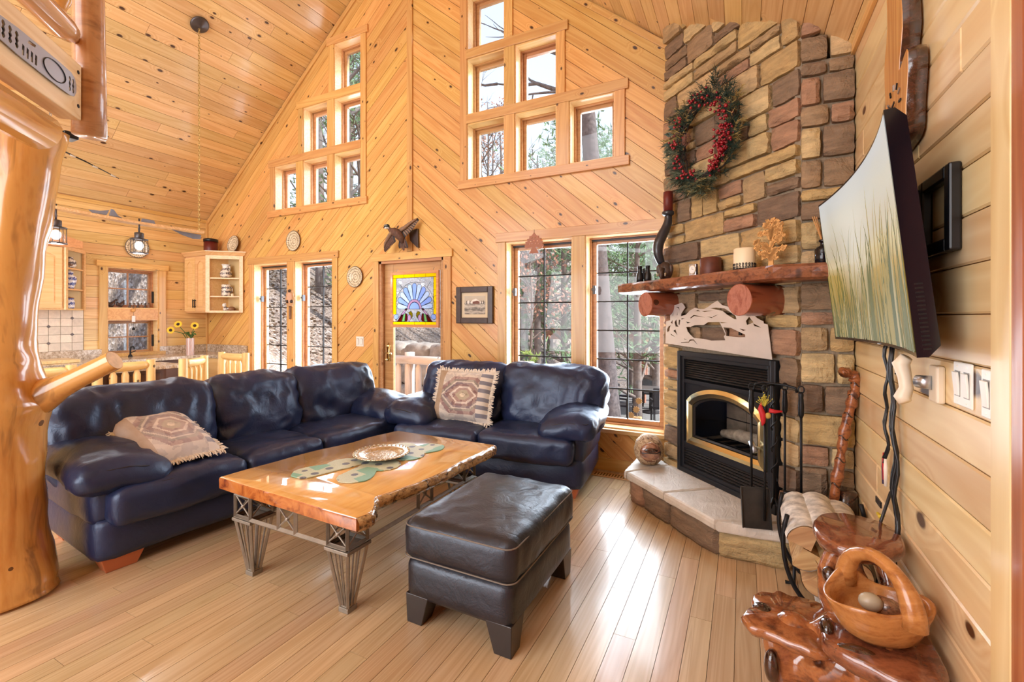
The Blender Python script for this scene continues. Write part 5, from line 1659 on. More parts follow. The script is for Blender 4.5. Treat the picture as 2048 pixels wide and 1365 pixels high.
# ------------------------------------------------------------ tiered burl root stand
bs = thing('burl_plant_stand', 'tiered burl root stand with three polished slab platforms against the plank wall', 'plant stand', (0, 0, 0))
def burl_slab(nm, pts, z, th, seed, tilt=0, mat=BURLT, k=4):
    P = dense(list(pts)+[pts[0]], k)[:-1]; n = len(P); c = sum(P, Vector((0, 0)))/n
    vs = []
    for (sc, dz) in ((.72, -th), (.92, -th*.85), (1.0, -th*.5), (1.0, -th*.22), (.965, -.004), (.92, 0)):
        for i, p in enumerate(P):
            w = 1+.03*noise.noise(Vector((i*.6, dz*30, seed)))
            v = c+(p-c)*sc*w; vs.append((v.x, v.y, z+dz+tilt*(v.x-c.x)+.004*noise.noise(Vector((v.x*20, v.y*20, seed)))))
    fs = [tuple(range(n-1, -1, -1))]
    for r in range(5):
        for i in range(n): fs.append((r*n+i, r*n+(i+1) % n, (r+1)*n+(i+1) % n, (r+1)*n+i))
    vs.append((c.x, c.y, z-.002)); L = len(vs)-1
    for i in range(n): fs.append((5*n+i, 5*n+(i+1) % n, L))
    m = MB(); m.v = vs; m.f = fs
    return auto_smooth(m.obj(nm, mat, bs, smooth=True), 60)
burl_slab('platform', [(.253,2.205),(.30,2.31),(.36,2.345),(.44,2.35),(.52,2.29),(.538,2.20),(.52,2.10),(.462,2.035),(.40,2.0),(.33,1.995),(.275,2.04),(.25,2.12)], .58, .065, 1)
burl_slab('platform', [(-.004,1.845),(.015,1.90),(.045,1.905),(.03,1.965),(.05,2.035),(.10,2.05),(.125,2.085),(.165,2.065),(.20,2.07),(.27,2.06),(.31,1.98),(.30,1.84),(.235,1.755),(.15,1.765),(.08,1.79),(.02,1.80)], .33, .05, 2, mat=burl('burl_left_slab', srgb(166,104,62), srgb(122,70,42), srgb(62,26,18), scale=4, hole=.68))
burl_slab('platform', [(.225,1.74),(.27,1.70),(.33,1.665),(.40,1.63),(.475,1.64),(.525,1.72),(.535,1.84),(.525,1.95),(.45,2.01),(.36,2.0),(.28,1.94),(.23,1.85)], .385, .07, 3)
m = MB()
def limb(P, r): 
    m.tube(P, r, 10)
    for p, q in zip(P, r if isinstance(r, list) else [r]*len(P)): m.ball(p, q*.98, 8, 6)
limb([(.34, 1.99, .30), (.295, 2.05, .38), (.285, 2.08, .45), (.33, 2.12, .53)], [.07, .05, .034, .04])
limb([(.36, 1.98, .33), (.40, 2.05, .40), (.375, 2.10, .47), (.37, 2.13, .53)], [.06, .035, .025, .03])
limb([(.45, 2.0, .33), (.475, 2.08, .42), (.46, 2.14, .53)], [.06, .032, .04])
limb([(.30, 1.88, .30), (.33, 1.9, .2), (.36, 1.92, .08), (.38, 1.95, .05)], [.10, .10, .11, .05])
limb([(.16, 1.90, .28), (.19, 1.9, .18), (.24, 1.92, .07), (.22, 1.90, .045)], [.075, .07, .07, .045])
limb([(.10, 1.86, .27), (.13, 1.86, .16), (.17, 1.84, .05)], [.045, .05, .045])
limb([(.40, 1.78, .30), (.41, 1.78, .18), (.42, 1.76, .06)], [.09, .10, .06])
limb([(.30, 1.80, .28), (.25, 1.82, .22), (.18, 1.86, .2)], [.06, .06, .05])
root = m.obj('root_trunk', BURL, bs, smooth=True)
rmod = root.modifiers.new('remesh', 'REMESH'); rmod.mode = 'VOXEL'; rmod.voxel_size = .011; rmod.use_smooth_shade = True
sm = root.modifiers.new('smooth', 'SMOOTH'); sm.factor = .6; sm.iterations = 6
m = MB()
for c, r_, sc in (((.285, 2.035, .45), .026, (.9, 1.0, 1.2)), ((.31, 1.725, .365), .05, (1.3, .5, .6)), ((.065, 1.93, .322), .028, (1.2, 1.2, .55)), ((.09, 1.81, .2), .032, (.8, .9, 1.8)), ((.245, 1.80, .385), .03, (.7, 1.2, 1.0))):
    MB().ball(c, r_, 12, 8, sc=sc).obj('dark_hollow', BURLD, bs, smooth=True)
pass
# basket
bk2 = thing('wooden_basket', 'carved one-piece wooden basket with arched handle on the right platform', 'basket', (.385, 1.835, .386))
m = MB(); n = 40; vs = []; fs = []
def rimz(a): 
    return .115+.03*max(0, math.cos(2*(a-R(122))))**2+.012*math.sin(3*a+1)
ha = R(122)
lev = [(0, 0), (.075, .0), (.098, .02), (.118, .06), (.128, .85), (.134, 1.0), (.128, 1.02), (.116, .95), (.106, .5), (.09, .25), (0, .2)]
for i, (r_, z) in enumerate(lev):
    for k in range(n):
        a = 2*PI*k/n
        el = 1+.10*math.cos(2*(a-R(20)))
        zz = z if z < .07 else rimz(a)*z
        q = r_*el*(1+.03*noise.noise(Vector((math.cos(a)*1.5, math.sin(a)*1.5, z*2))))
        vs.append((q*math.cos(a), q*math.sin(a), zz))
for i in range(len(lev)-1):
    for k in range(n): fs.append((i*n+k, i*n+(k+1) % n, (i+1)*n+(k+1) % n, (i+1)*n+k))
m.v = vs; m.f = fs
m.obj('bowl', BASKW, bk2, smooth=True)
P = []; rr2 = []
for k in range(15):
    t = PI*k/14; d = math.cos(t)*.124
    P.append((d*math.cos(ha), d*math.sin(ha), .10+.145*math.sin(t)**.85)); rr2.append(.021+.012*abs(math.cos(t))**3)
MB().tube(P, rr2, 12, jit=.10, seed=9).obj('handle', BASKW, bk2, smooth=True)
eg = thing('wooden_pestle', 'pale egg-shaped knob with a dark turned stem lying in the basket', 'pestle', (.375, 1.825, .475))
MB().ball((-.012, -.012, .02), .031, 16, 10, sc=(1.05, .85, .9)).obj('knob', plain('grey_beige_knob', srgb(176,164,142), .35), eg, smooth=True)
MB().tube([(.012, .002, .012), (.045, .012, .0), (.075, .02, -.01)], [.027, .03, .022], 14).obj('stem', burl('turned_stem', srgb(150,104,74), srgb(110,70,48), srgb(60,34,24), scale=20, rough=.3), eg, smooth=True)
# ------------------------------------------------------------ log post and loft on the left
lp = thing('log_post', 'thick peeled varnished log post with a cut branch stub beside the sofa', 'log post', (-3.29, .908, 0))
rt_ = Vector((.893, .449, 0))
prof = [(0, 8, .200), (.06, 6, .196), (.25, -3, .182), (.49, -8, .172), (.75, -12, .178), (.95, -14, .205), (1.08, -14, .185), (1.2, -10, .150), (1.30, -5, .132), (1.49, 4, .126), (1.75, 20, .127), (1.96, 35, .128), (2.2, 52, .128), (2.36, 64, .128)]
P = []; rr3 = []
for i in range(len(prof)-1):
    for q in range(4):
        t = q/4; a, b = prof[i], prof[i+1]
        z = a[0]+(b[0]-a[0])*t; o = (a[1]+(b[1]-a[1])*t-8)*2.29/917; r_ = a[2]+(b[2]-a[2])*t
        P.append((rt_.x*o, rt_.y*o, z)); rr3.append(r_)
o = (prof[-1][1]-8)*2.29/917; P.append((rt_.x*o, rt_.y*o, prof[-1][0])); rr3.append(prof[-1][2])
MB().tube(P, rr3, 28, jit=.09, seed=2.0).obj('trunk', LOG, lp, smooth=True)
bo = Vector((rt_.x*.0, rt_.y*.0, 1.0))
tip = rt_*((188-8)*2.29/917)+Vector((-.05, .10, 1.175))
b0 = rt_*.03+Vector((-.03, .06, .955))
pts = [b0.lerp(tip, t) for t in (0, .2, .4, .6, .8, 1)]
m = MB().tube(pts, [.10, .085, .060, .053, .051, .050], 18, jit=.05, seed=4)
br_ = m.obj('branch_stub', LOG, lp, smooth=True); auto_smooth(br_, 50)
d = (tip-b0).normalized()
m = MB(); 
fm = frame(tip+d*.001, d.orthogonal(), d.cross(d.orthogonal()))
m.lathe([(.0005, .0), (.049, 0.0)], 18, fm, cap=False)
m.obj('sawn_end', plain('sawn_pale_end', srgb(226,196,160), .6, var=.12, scale=40), lp)


E_ = Vector((-2.83, 1.037)); dirf = Vector((.7071, -.7071))
O_ = E_+dirf*1.7
MFAS = frame((O_.x, O_.y, 2.34), (-1, 1, 0), (0, 0, 1))
lb_ = thing('loft_beam', 'pale squared timber beam at the loft edge over the log post', 'beam', (0, 0, 0)); lb_.matrix_world = MFAS
BEAMW = wood('pale_beam', srgb(232,206,164), srgb(214,178,128), rough=.4, knots=.12, kscale=4)
MB().box((0, 0, -.09), (1.7, .265, 0)).obj('beam_timber', BEAMW, lb_, bevel=.006)
m = MB()
for (x, y) in ((1.67, .06), (1.67, .22), (1.1, .05), (1.1, .21)): m.lathe([(.009, 0), (.009, .002), (.002, .003)], 10, T(x, y, 0))
m.obj('bolt_head', IRON, lb_)
MB().tube([(1.62, -.09, -.12), (.9, -.09, -.12), (0, -.09, -.12)], .085, 14, jit=.06).obj('support_log', logmat('beam_log', srgb(222,160,84), srgb(196,124,56), srgb(120,78,48), axis='x'), lb_, smooth=True)
ld = MB().prism([(E_.x-.1, E_.y-.1), (O_.x-.1, O_.y-.1), (-2.6, -1.3), (-4.2, -1.3), (-4.2, -.35)], 2.45, 2.56).obj('loft_floor', PINE)
tag(ld, kind='structure')
lr = thing('loft_railing', 'peeled log loft railing with round newel and balusters above the beam', 'railing', (0, 0, 0)); lr.matrix_world = MFAS
MB().tube([(1.768, -.045, .0), (1.768, .3, .0), (1.768, .7, -.005), (1.768, 1.35, .0)], [.068, .064, .062, .060], 18, jit=.06, seed=8).obj('newel', LOGN, lr, smooth=True)
MB().tube([(1.715, .392, -.03), (1.675, .395, -.03), (1.66, .395, -.03), (1.60, .395, -.03), (.9, .40, -.03), (0, .40, -.03)], [.018, .022, .045, .056, .058, .058], 16, jit=.05, seed=3).obj('lower_rail', LOGX, lr, smooth=True)
for k, x in enumerate((1.59, 1.39, 1.19, .99)):
    MB().tube([(x, .44, -.03), (x, .46, -.03), (x, .50, -.03), (x, .56, -.03), (x, 1.05, -.03)], [.018, .022, .040, .046, .044], 14, jit=.05, seed=k).obj('baluster', LOG, lr, smooth=True)
MB().tube([(1.7, 1.10, -.03), (0, 1.10, -.03)], .055, 14).obj('upper_rail', LOGX, lr, smooth=True)
# paddle shaped plaque
pl = thing('paddle_plaque', 'grey metal canoe paddle cut-out with trees and bears on the loft beam', 'wall art', (0, 0, 0)); pl.matrix_world = MFAS
PADM = plain('blue_grey_metal', srgb(150,156,168), .35, .6)
MP = T(0, .1275, .010)
def ell(cx, cy, rx, ry, n=24): return [(cx+rx*math.cos(2*PI*k/n), cy+ry*math.sin(2*PI*k/n)) for k in range(n)]
outp = [(.4, -.012), (.95, -.012), (1.05, -.02), (1.13, -.042), (1.25, -.052), (1.50, -.056), (1.585, -.054), (1.615, -.045), (1.63, -.02), (1.632, .01), (1.62, .04), (1.59, .054), (1.50, .056), (1.25, .052), (1.13, .042), (1.05, .02), (.95, .012), (.4, .012)]
holes = []
def zig(x, y0, y1, w):
    a = []; n = 6
    for k in range(n+1): a.append((x+(w if k % 2 else w*.4), y0+(y1-y0)*k/n))
    for k in range(n, -1, -1): a.append((x-(w if k % 2 else w*.4), y0+(y1-y0)*k/n))
    return a
for x in (1.17, 1.205, 1.24): holes.append(zig(x, -.03, .035, .010))
for x in (1.58, 1.605): holes.append(zig(x, -.035, .03, .008))
for x in (1.275, 1.30, 1.325, 1.35): holes.append([(x-.006, -.04), (x+.006, -.038), (x+.008, .0), (x-.004, .005)])
holes.append([(1.30, .025), (1.345, .03), (1.35, .042), (1.31, .040)])
cutout('paddle_sheet', outp, holes, .004, PADM, pl, MP)
MB().tube([(p[0], p[1], .004) for p in ell(1.47, 0, .075, .040)], .002, 5, MP, closed=True).obj('oval_line', IRON, pl)
MB().box((.5, -.01, -.010), (1.62, .01, -.004), MP).obj('backing_strip', BLKPL, pl)
sp_ = thing('loft_speaker', 'small black speaker tucked under the loft beam end', 'speaker', (-3.15, 1.10, 2.33))
MB().box((-.04, -.03, 0), (.04, .03, .035)).obj('case', BLKPL, sp_, bevel=.006)
MB().box((-.03, -.035, .006), (.03, -.03, .030)).obj('grille', IRON, sp_)

# ------------------------------------------------------------ beam pendant with lanterns
bp = thing('beam_pendant', 'long wooden board pendant with carved fins hung from brass chain', 'pendant light', (-5.2, 0, 0))
BLEN = wood('pendant_board', srgb(236,204,156), srgb(214,172,116), rough=.3, knots=.04)
m = MB()
K = 16; vs = []; fs = []
for i in range(K+1):
    t = i/K; y = 1.60+1.32*t; w = .055*(1-.5*abs(2*t-1)**4); zc = 2.335-.02*math.sin(PI*t)-.02*t
    for (x, z) in ((-w, -.010), (w, -.010), (w, .012), (-w, .012)): vs.append((x, y, zc+z))
for i in range(K):
    for k in range(4): fs.append((i*4+k, i*4+(k+1) % 4, (i+1)*4+(k+1) % 4, (i+1)*4+k))
fs += [(0, 1, 2, 3), (K*4+3, K*4+2, K*4+1, K*4)]
m.v = vs; m.f = fs; m.obj('board', BLEN, bp)
def fin(pts, nm='fin', mat=FIN):
    MB().prism(pts, -.008, .008, frame((0, 0, 0), (0, 1, 0), (0, 0, 1))).obj(nm, mat, bp, bevel=.003)
fin([(1.98, 2.335), (2.08, 2.335), (2.10, 2.385), (2.03, 2.365), (1.95, 2.36)]); fin([(2.10, 2.335), (2.20, 2.33), (2.165, 2.35), (2.135, 2.395), (2.115, 2.40)])
fin([(2.35, 2.325), (2.47, 2.32), (2.46, 2.355), (2.36, 2.358)])
fin([(2.62, 2.295), (2.90, 2.285), (2.895, 2.24), (2.82, 2.232), (2.72, 2.255)])
MB().lathe([(.085, 0), (.09, -.008), (.075, -.02), (.04, -.028), (.012, -.05)], 24, T(0, 2.885, roof_z(-5.2)-.016) @ RY(-39.2)).obj('canopy', PEWB, bp, smooth=True)
def chain(y, z0, z1, mat, r=.0035, L=.034, sag=0):
    n = int((z1-z0)/(L*.78)); 
    m = MB()
    for k in range(n):
        z = z0+(k+.5)*(z1-z0)/n
        pts = [(.010*math.cos(a), 0, L/2*math.sin(a)) for a in [2*PI*q/8 for q in range(8)]]
        m.tube(pts, r, 4, T(sag*math.sin(PI*(z-z0)/(z1-z0)), y, z) @ RZ(90*(k % 2)+20), closed=True)
    return m
o = chain(2.88, 2.325, roof_z(-5.2)-.06, BRASSC).obj('chain', BRASSC, bp, smooth=True)
o = chain(1.70, 2.34, 3.6, BRASSC).obj('chain', PEWTER, bp, smooth=True)
def lantern(y, z):
    l = bpy.data.objects.new('lantern', None); COL.objects.link(l); l.parent = bp; l.location = (0, y, z); l.scale = (1.25, 1.25, 1.25); l.empty_display_size = .05
    MB().tube([(0, 0, .10), (0, 0, .21)], .006, 8).tube([(.012*math.cos(a), 0, .13+.016*math.sin(a)) for a in [2*PI*q/10 for q in range(10)]], .003, 5, closed=True).lathe([(.028, .055), (.030, .06), (.030, .098), (.02, .102), (.008, .104)], 18).lathe([(.040, .045), (.058, .046), (.056, .052), (.03, .058)], 20).obj('lantern_cap', PEWB, l, smooth=True)
    MB().lathe([(.047, -.05), (.05, -.045), (.05, .045)], 20, cap=False).obj('lantern_glass', GLASSL, l, smooth=True)
    m = MB().lathe([(.040, -.062), (.058, -.06), (.058, -.054), (.04, -.05)], 20)
    for k in range(6):
        a = 2*PI*k/6; m.tube([(.053*math.cos(a), .053*math.sin(a), -.058), (.053*math.cos(a), .053*math.sin(a), .05)], .0022, 4)
    m.obj('lantern_cage', PEWB, l, smooth=True)
    MB().ball((0, 0, 0), .027, 12, 8, sc=(1, 1, 1.25)).obj('lantern_bulb', BULB, l, smooth=True)
    d = bpy.data.lights.new('lantern_light', 'POINT'); d.energy = 22; d.color = (.95, .97, 1.0); d.shadow_soft_size = .03
    lo = bpy.data.objects.new('lantern_light', d); COL.objects.link(lo); lo.parent = l; lo.location = (0, 0, -.075)
lantern(1.735, 2.10); lantern(2.335, 2.09)
rd = thing('fishing_rod', 'thin dark fishing rod hung high by the sloping ceiling', 'fishing rod', (0, 0, 0))
MB().tube([(-5.7, 1.9, 2.98), (-5.72, 2.15, 2.91), (-5.74, 2.40, 2.83)], [.008, .006, .004], 6).obj('rod_blank', BLKPL, rd, smooth=True)
for t in (.25, .6, .9):
    MB().tube([(-5.7-.04*t-.0, 1.88+.5*t, 2.985-.15*t), (-5.7-.04*t, 1.92+.5*t, 2.972-.15*t)], .009, 6).obj('wrap', plain('rod_wrap', srgb(196,186,170), .5) if t == .25 else bpy.data.materials['rod_wrap'], rd, smooth=True)
# ------------------------------------------------------------ kitchen
def arched_door(nm, M, w, h, par, arch_=True, mat=KCAB):
    d = MB(); d.box((0, 0, 0), (w, h, .014))
    fw = .055
    d.box((0, 0, .014), (fw, h, .022)); d.box((w-fw, 0, .014), (w, h, .022)); d.box((fw, 0, .014), (w-fw, fw, .022))
    n = 10
    f = lambda t: h-fw-.05*(1-math.sin(PI*t)) if arch_ else h-fw
    for k in range(n):
        xa, xb = fw+(w-2*fw)*k/n, fw+(w-2*fw)*(k+1)/n
        d.prism([(xa, f(k/n)), (xb, f((k+1)/n)), (xb, h), (xa, h)], .014, .022)
    o = d.obj(nm, mat, par, M)
    p = [(fw+.012, fw+.012), (w-fw-.012, fw+.012)]+[(w-fw-.012-(w-2*fw-.024)*k/n, f(1-k/n)-.014) for k in range(n+1)]
    MB().prism(p, .014, .019).obj('raised_panel', mat, o, bevel=.003)
    return o
def crown(par, pts, z, mat=KCAB, flare=.045, hgt=.06):
    m = MB(); n = len(pts); vs = []; fs = []
    c = sum((Vector(p) for p in pts), Vector((0, 0)))/n
    for (k, (s_, dz)) in enumerate(((0, 0), (.012, .012), (.03, .035), (flare, .045), (flare, hgt))):
        for p in pts:
            v = Vector(p); d = Vector((p[0]-c.x, p[1]-c.y)); q = v.copy()
            if p[0] > XL+.05: q.x += s_*(1 if d.x > 0 else 0)*.9
            if p[1] < YB-.05: q.y -= s_*(1 if d.y < 0 else 0)*.9
            vs.append((q.x, q.y, z+dz))
    for r in range(4):
        for i in range(n): fs.append((r*n+i, r*n+(i+1) % n, (r+1)*n+(i+1) % n, (r+1)*n+i))
    fs += [tuple(range(n-1, -1, -1)), tuple(4*n+i for i in range(n))]
    m.v = vs; m.f = fs; return m.obj('crown_moulding', mat, par)
cc1 = thing('wall_cabinet', 'light wood corner wall cabinet with two doors and open end shelves', 'cabinet', (0, 0, 0))
z0, z1 = 1.465, 2.275
YF = 3.82
MB().box((-7.262, YF+.02, z0), (-6.74, YB-.002, z1)).obj('carcass', KCAB, cc1)
MF1 = frame((-7.25, YF+.02, z0+.02), (1, 0, 0), (0, 0, 1))
d_a = arched_door('door', MF1, .255, z1-z0-.04, cc1); d_b = arched_door('door', MF1 @ T(.262, 0, 0), .245, z1-z0-.04, cc1)
for d_, x in ((d_a, .235), (d_b, .018)):
    m = MB().box((x-.006, .06, .022), (x+.006, .07, .04)).box((x-.006, .15, .022), (x+.006, .16, .04)).box((x-.007, .05, .036), (x+.007, .17, .045)); m.obj('handle', MUNT, d_, bevel=.003)
TRI = [(-6.74, YF+.012), (-6.385, 4.13), (-6.74, 4.148)]
for z in (z0, 1.685, 1.945, z1-.02): MB().prism(TRI, z, z+.018).obj('shelf', KCAB, cc1)
MB().box((-6.745, YF+.01, z0), (-6.735, YB-.004, z1)).obj('side_panel', KCAB, cc1)
MB().box((-6.74, YB-.014, z0), (-6.39, YB-.002, z1)).obj('back_panel', plain('cabinet_back', srgb(214,190,140), .6), cc1)
df = Vector((-6.385+6.74, 4.13-YF-.012, 0)); Lf = df.length
MST = frame((-6.74, YF+.012, z0), df, (0, 0, 1))
MB().box((-.01, 0, -.01), (.045, z1-z0, .012), MST).obj('stile', KCAB, cc1, bevel=.003); MB().box((Lf-.045, 0, -.01), (Lf+.005, z1-z0, .012), MST).obj('stile', KCAB, cc1, bevel=.003)
MB().box((.045, z1-z0-.05, -.01), (Lf-.045, z1-z0, .012), MST).obj('top_rail', KCAB, cc1)
MB().box((.045, 0, -.01), (Lf-.045, .03, .012), MST).obj('bottom_rail', KCAB, cc1)
crown(cc1, [(-7.262, YF), (-6.73, YF), (-6.36, 4.13), (-6.36, 4.148), (-7.262, 4.148)], z1)
cc2 = thing('wall_cabinet', 'light wood wall cabinet with arched crown above the stone tile backsplash', 'cabinet', (0, 0, 0))
XF = -6.95; z0, z1 = 1.485, 2.22
MB().box((-7.262, .9, z0), (XF-.02, 2.40, z1)).obj('carcass', KCAB, cc2)
ML2 = frame((XF-.02, 0, z0+.02), (0, 1, 0), (0, 0, 1))
arched_door('door', ML2 @ T(1.97, 0, 0), .40, z1-z0-.04, cc2); arched_door('door', ML2 @ T(1.56, 0, 0), .40, z1-z0-.04, cc2); arched_door('door', ML2 @ T(1.15, 0, 0), .40, z1-z0-.04, cc2)
TRI2 = [(XF-.01, 2.40), (-7.262, 2.40), (-7.262, 2.69)]
for z in (z0, 1.72, 1.965, z1-.02): MB().prism(TRI2[::-1], z, z+.018).obj('shelf', KCAB, cc2)
MB().box((-7.264, 2.40, z0), (-7.256, 2.69, z1)).obj('back_panel', bpy.data.materials['cabinet_back'], cc2)
d2f = Vector((-7.262-XF+.01, .29, 0)); L2 = d2f.length
MST2 = frame((XF-.01, 2.40, z0), d2f, (0, 0, 1))
MB().box((-.005, 0, -.012), (.04, z1-z0, .012), MST2).obj('stile', KCAB, cc2, bevel=.003); MB().box((L2-.035, 0, -.012), (L2, z1-z0, .012), MST2).obj('stile', KCAB, cc2, bevel=.003)
MB().box((.04, z1-z0-.04, -.01), (L2-.03, z1-z0, .012), MST2).obj('top_rail', KCAB, cc2)
m = MB(); n = 16
for k in range(n):
    ya, yb = 1.1+1.45*k/n, 1.1+1.45*(k+1)/n
    f = lambda y: z1+.07+.14*max(0, math.sin(PI*(y-1.1)/1.45))
    m.box((0, 0, 0), (0, 0, 0)) if False else m.prism([(ya, z1-.01), (yb, z1-.01), (yb, f(yb)), (ya, f(ya))], -.02, .02, frame((XF, 0, 0), (0, 1, 0), (0, 0, 1)))
m.obj('arched_crown', wood('crown_wood', srgb(206,146,104), srgb(184,120,80), knots=0), cc2)
# counters and base cabinets
kb = thing('base_cabinet', 'dark brown base cabinets along the kitchen wall under the window', 'cabinet', (0, 0, 0))
MB().box((-7.26, .9, .0), (-6.66, 4.13, .845)).obj('carcass', DBROWN, kb)
for y in (1.0, 1.55, 2.1, 2.65, 3.2): MB().box((-6.66, y, .12), (-6.645, y+.5, .80)).obj('door', DBROWN, kb, bevel=.003)
MB().box((-6.66, 3.74, .0), (-6.32, 4.13, .845)).obj('end_cabinet', KCAB, kb)
ctp = thing('countertop', 'speckled granite corner countertop with low upstand in kitchen', 'countertop', (0, 0, 0))
MB().prism([(-7.262, .9), (-6.62, .9), (-6.62, 3.72), (-6.28, 3.72), (-6.28, 4.145), (-7.262, 4.145)], .845, .885).obj('slab', GRANITE, ctp, bevel=.004)
MB().box((-7.264, .9, .885), (-7.245, 2.85, .995)).obj('upstand', GRANITE, ctp); MB().box((-7.264, 3.50, .885), (-7.245, 4.14, .995)).obj('upstand', GRANITE, ctp); MB().box((-7.245, 4.128, .885), (-6.30, 4.147, .995)).obj('upstand', GRANITE, ctp)
bsp = thing('tile_backsplash', 'tumbled stone tile backsplash with small dark diamond accents', 'backsplash', (0, 0, 0))
MB().box((1.28, .99, 0), (2.68, 1.485, .004), ML).obj('grout_bed', MORTAR, bsp)
rk_ = random.Random(3)
tiles = [plain('travertine_%d' % i, tuple(q*f for q in srgb(232,220,204)), .6, var=.08, scale=26, bump=.25) for i, f in enumerate((1.0, .92, .84))]
for r in range(5):
    for c in range(13):
        y = 2.675-.106*(c+1); z = .995+.0985*r
        MB().box((y+.002, z+.002, .003), (y+.104, z+.0965, .010+rk_.uniform(0, .002)), ML).obj('tile', rk_.choice(tiles), bsp, bevel=.002)
for r in range(1, 5):
    for c in range(12):
        if (c + 2*r) % 4 == 0:
            y = 2.675-.106*(c+1); z = .995+.0985*r
            MB().prism([(y-.020, z), (y, z-.020), (y+.020, z), (y, z+.020)], .010, .0135, ML).obj('accent_tile', TILED, bsp)
cbd = thing('cutting_board', 'thick pale wooden block lying on the granite counter below tiles', 'cutting board', (-6.95, 2.05, .886))
MB().box((-.18, -.42, 0), (.18, .42, .035)).obj('board', wood('board_wood', srgb(238,210,160), srgb(220,184,128), knots=0, axis='x'), cbd, bevel=.003)
MB().box((-.18, -.46, 0), (.18, -.42, .035)).obj('end_strip', DBROWN, cbd)
isl = thing('kitchen_island', 'granite-topped kitchen island with dark brown base behind log chairs', 'island', (0, 0, 0))
MB().box((-6.30, 1.2, .82), (-5.78, 3.05, .86)).obj('top', GRANITE, isl, bevel=.004)
MB().box((-6.24, 1.3, 0), (-5.98, 2.95, .82)).obj('base', DBROWN, isl)
for y in (1.35, 1.88, 2.41): MB().box((-5.98, y, .1), (-5.965, y+.48, .76)).obj('panel', DBROWN, isl, bevel=.003)
# log chairs
def log_chair():
    t = thing('log_chair', 'x', 'chair', (0, 0, 0), 0)
    def tb(nm, p, r, mat=CHAIRL, s=0): return MB().tube(p, r, 12, jit=.07, seed=s).obj(nm, mat, t, smooth=True)
    for sx in (-1, 1):
        o = MB().tube([(sx*.225, 0, 0), (sx*.225, 0, .5), (sx*.225, 0, .955)], [.043, .042, .040], 14, jit=.06, seed=sx+2).obj('back_post', CHAIRL, t, smooth=True); auto_smooth(o, 50)
        tb('front_leg', [(sx*.215, .42, 0), (sx*.215, .42, .40)], [.04, .036], s=sx)
        tb('side_rail', [(sx*.22, .03, .36), (sx*.22, .40, .36)], .026)
    MB().tube([(-.20, 0, .90), (-.15, 0, .90), (0, 0, .895), (.15, 0, .90), (.20, 0, .90)], [.030, .043, .046, .043, .030], 12, jit=.07, seed=4).obj('top_rail', CHAIRX, t, smooth=True)
    MB().tube([(-.2, 0, .56), (.2, 0, .56)], .034, 12, jit=.07, seed=5).obj('lower_rail', CHAIRX, t, smooth=True)
    for k in (-1, 0, 1):
        MB().tube([(k*.10, 0, .56), (k*.10, 0, .62), (k*.10, 0, .66), (k*.10, 0, .81), (k*.10, 0, .84), (k*.10, 0, .88)], [.014, .018, .030, .032, .022, .014], 10, jit=.05, seed=k).obj('spindle', CHAIRL, t, smooth=True)
    MB().box((-.25, -.01, .40), (.25, .47, .44)).obj('seat', CHAIRX, t, bevel=.01)
    return t
ch = log_chair()
specs = [((-5.59, 2.39), 90, 'log chair second from the post with its back to the sofa'),
         ((-5.60, 1.75), 90, 'log chair nearest the log post partly behind its branch stub'),
         ((-5.475, 2.98), 126, 'log chair turned slightly at the far corner of the island'),
         ((-5.755, 3.60), 183, 'log chair with pale spindles beside the tall left window')]
for i, ((x, y), a, lab) in enumerate(specs):
    o = ch if i == 0 else copy_tree(ch)
    o.location = (x, y, 0); o.rotation_euler = (0, 0, R(a)); o['label'] = lab; o['group'] = 'log chairs around the kitchen island'
# pots and small things
def pot(name, label, loc, prof, mat, cat='pot', n=22, extra=None):
    t = thing(name, label, cat, loc)
    MB().lathe(prof, n).obj('body', mat, t, smooth=True)
    return t
p = pot('pitcher', 'patterned china pitcher with white lip on the top open shelf', (-6.60, 4.02, 1.964), [(.045, 0), (.07, .02), (.078, .06), (.065, .10), (.045, .13), (.042, .16), (.055, .185), (.05, .186)], POT1, 'pitcher')
MB().tube([(.045, .0, .155), (.085, .0, .17), (.095, .0, .12), (.07, .0, .075)], .008, 8).obj('handle', POT1, p, smooth=True)
MB().lathe([(.044, .135), (.043, .16), (.056, .187), (.058, .19)], 20, cap=False).tube([(-.045, 0, .175), (-.075, 0, .197)], [.022, .008], 8).obj('lip', WHITE, p, smooth=True)
p = pot('mug', 'tall patterned china mug on the middle open shelf', (-6.61, 4.03, 1.704), [(.058, 0), (.062, .01), (.06, .15), (.058, .165), (.05, .165)], POT1, 'mug')
MB().tube([(.055, .02, .12), (.09, .03, .12), (.09, .03, .06), (.055, .02, .05)], .006, 7).obj('handle', POT1, p, smooth=True)
p = pot('candle_cube', 'tiny cream block beside the tall mug on the shelf', (-6.515, 4.06, 1.704), [(.018, 0), (.02, .004), (.02, .03), (.016, .034)], WAXW, 'ornament', 8)
MB().tube([(0, 0, .034), (0, 0, .042)], .002, 5).obj('wick', BLKPL, p)
p = thing('cat_figurine', 'white patterned cow figurine on the lowest open shelf', 'figurine', (-6.61, 4.02, 1.484))
MB().ball((0, 0, .035), .036, 14, 9, sc=(1, .9, 1)).obj('body', POT1, p, smooth=True); MB().ball((-.01, -.012, .088), .027, 12, 8).ball((-.03, -.01, .108), .009, 6, 5).ball((.012, -.01, .112), .009, 6, 5).obj('head', WHITE, p, smooth=True)
p = pot('round_jar', 'round brown pottery jar on the lowest open shelf', (-6.52, 4.05, 1.484), [(.03, 0), (.05, .02), (.052, .045), (.03, .065), (.018, .068)], CLAY, 'jar')
MB().ball((0, -.048, .04), .012, 8, 6).obj('medallion', POT1, p, smooth=True)
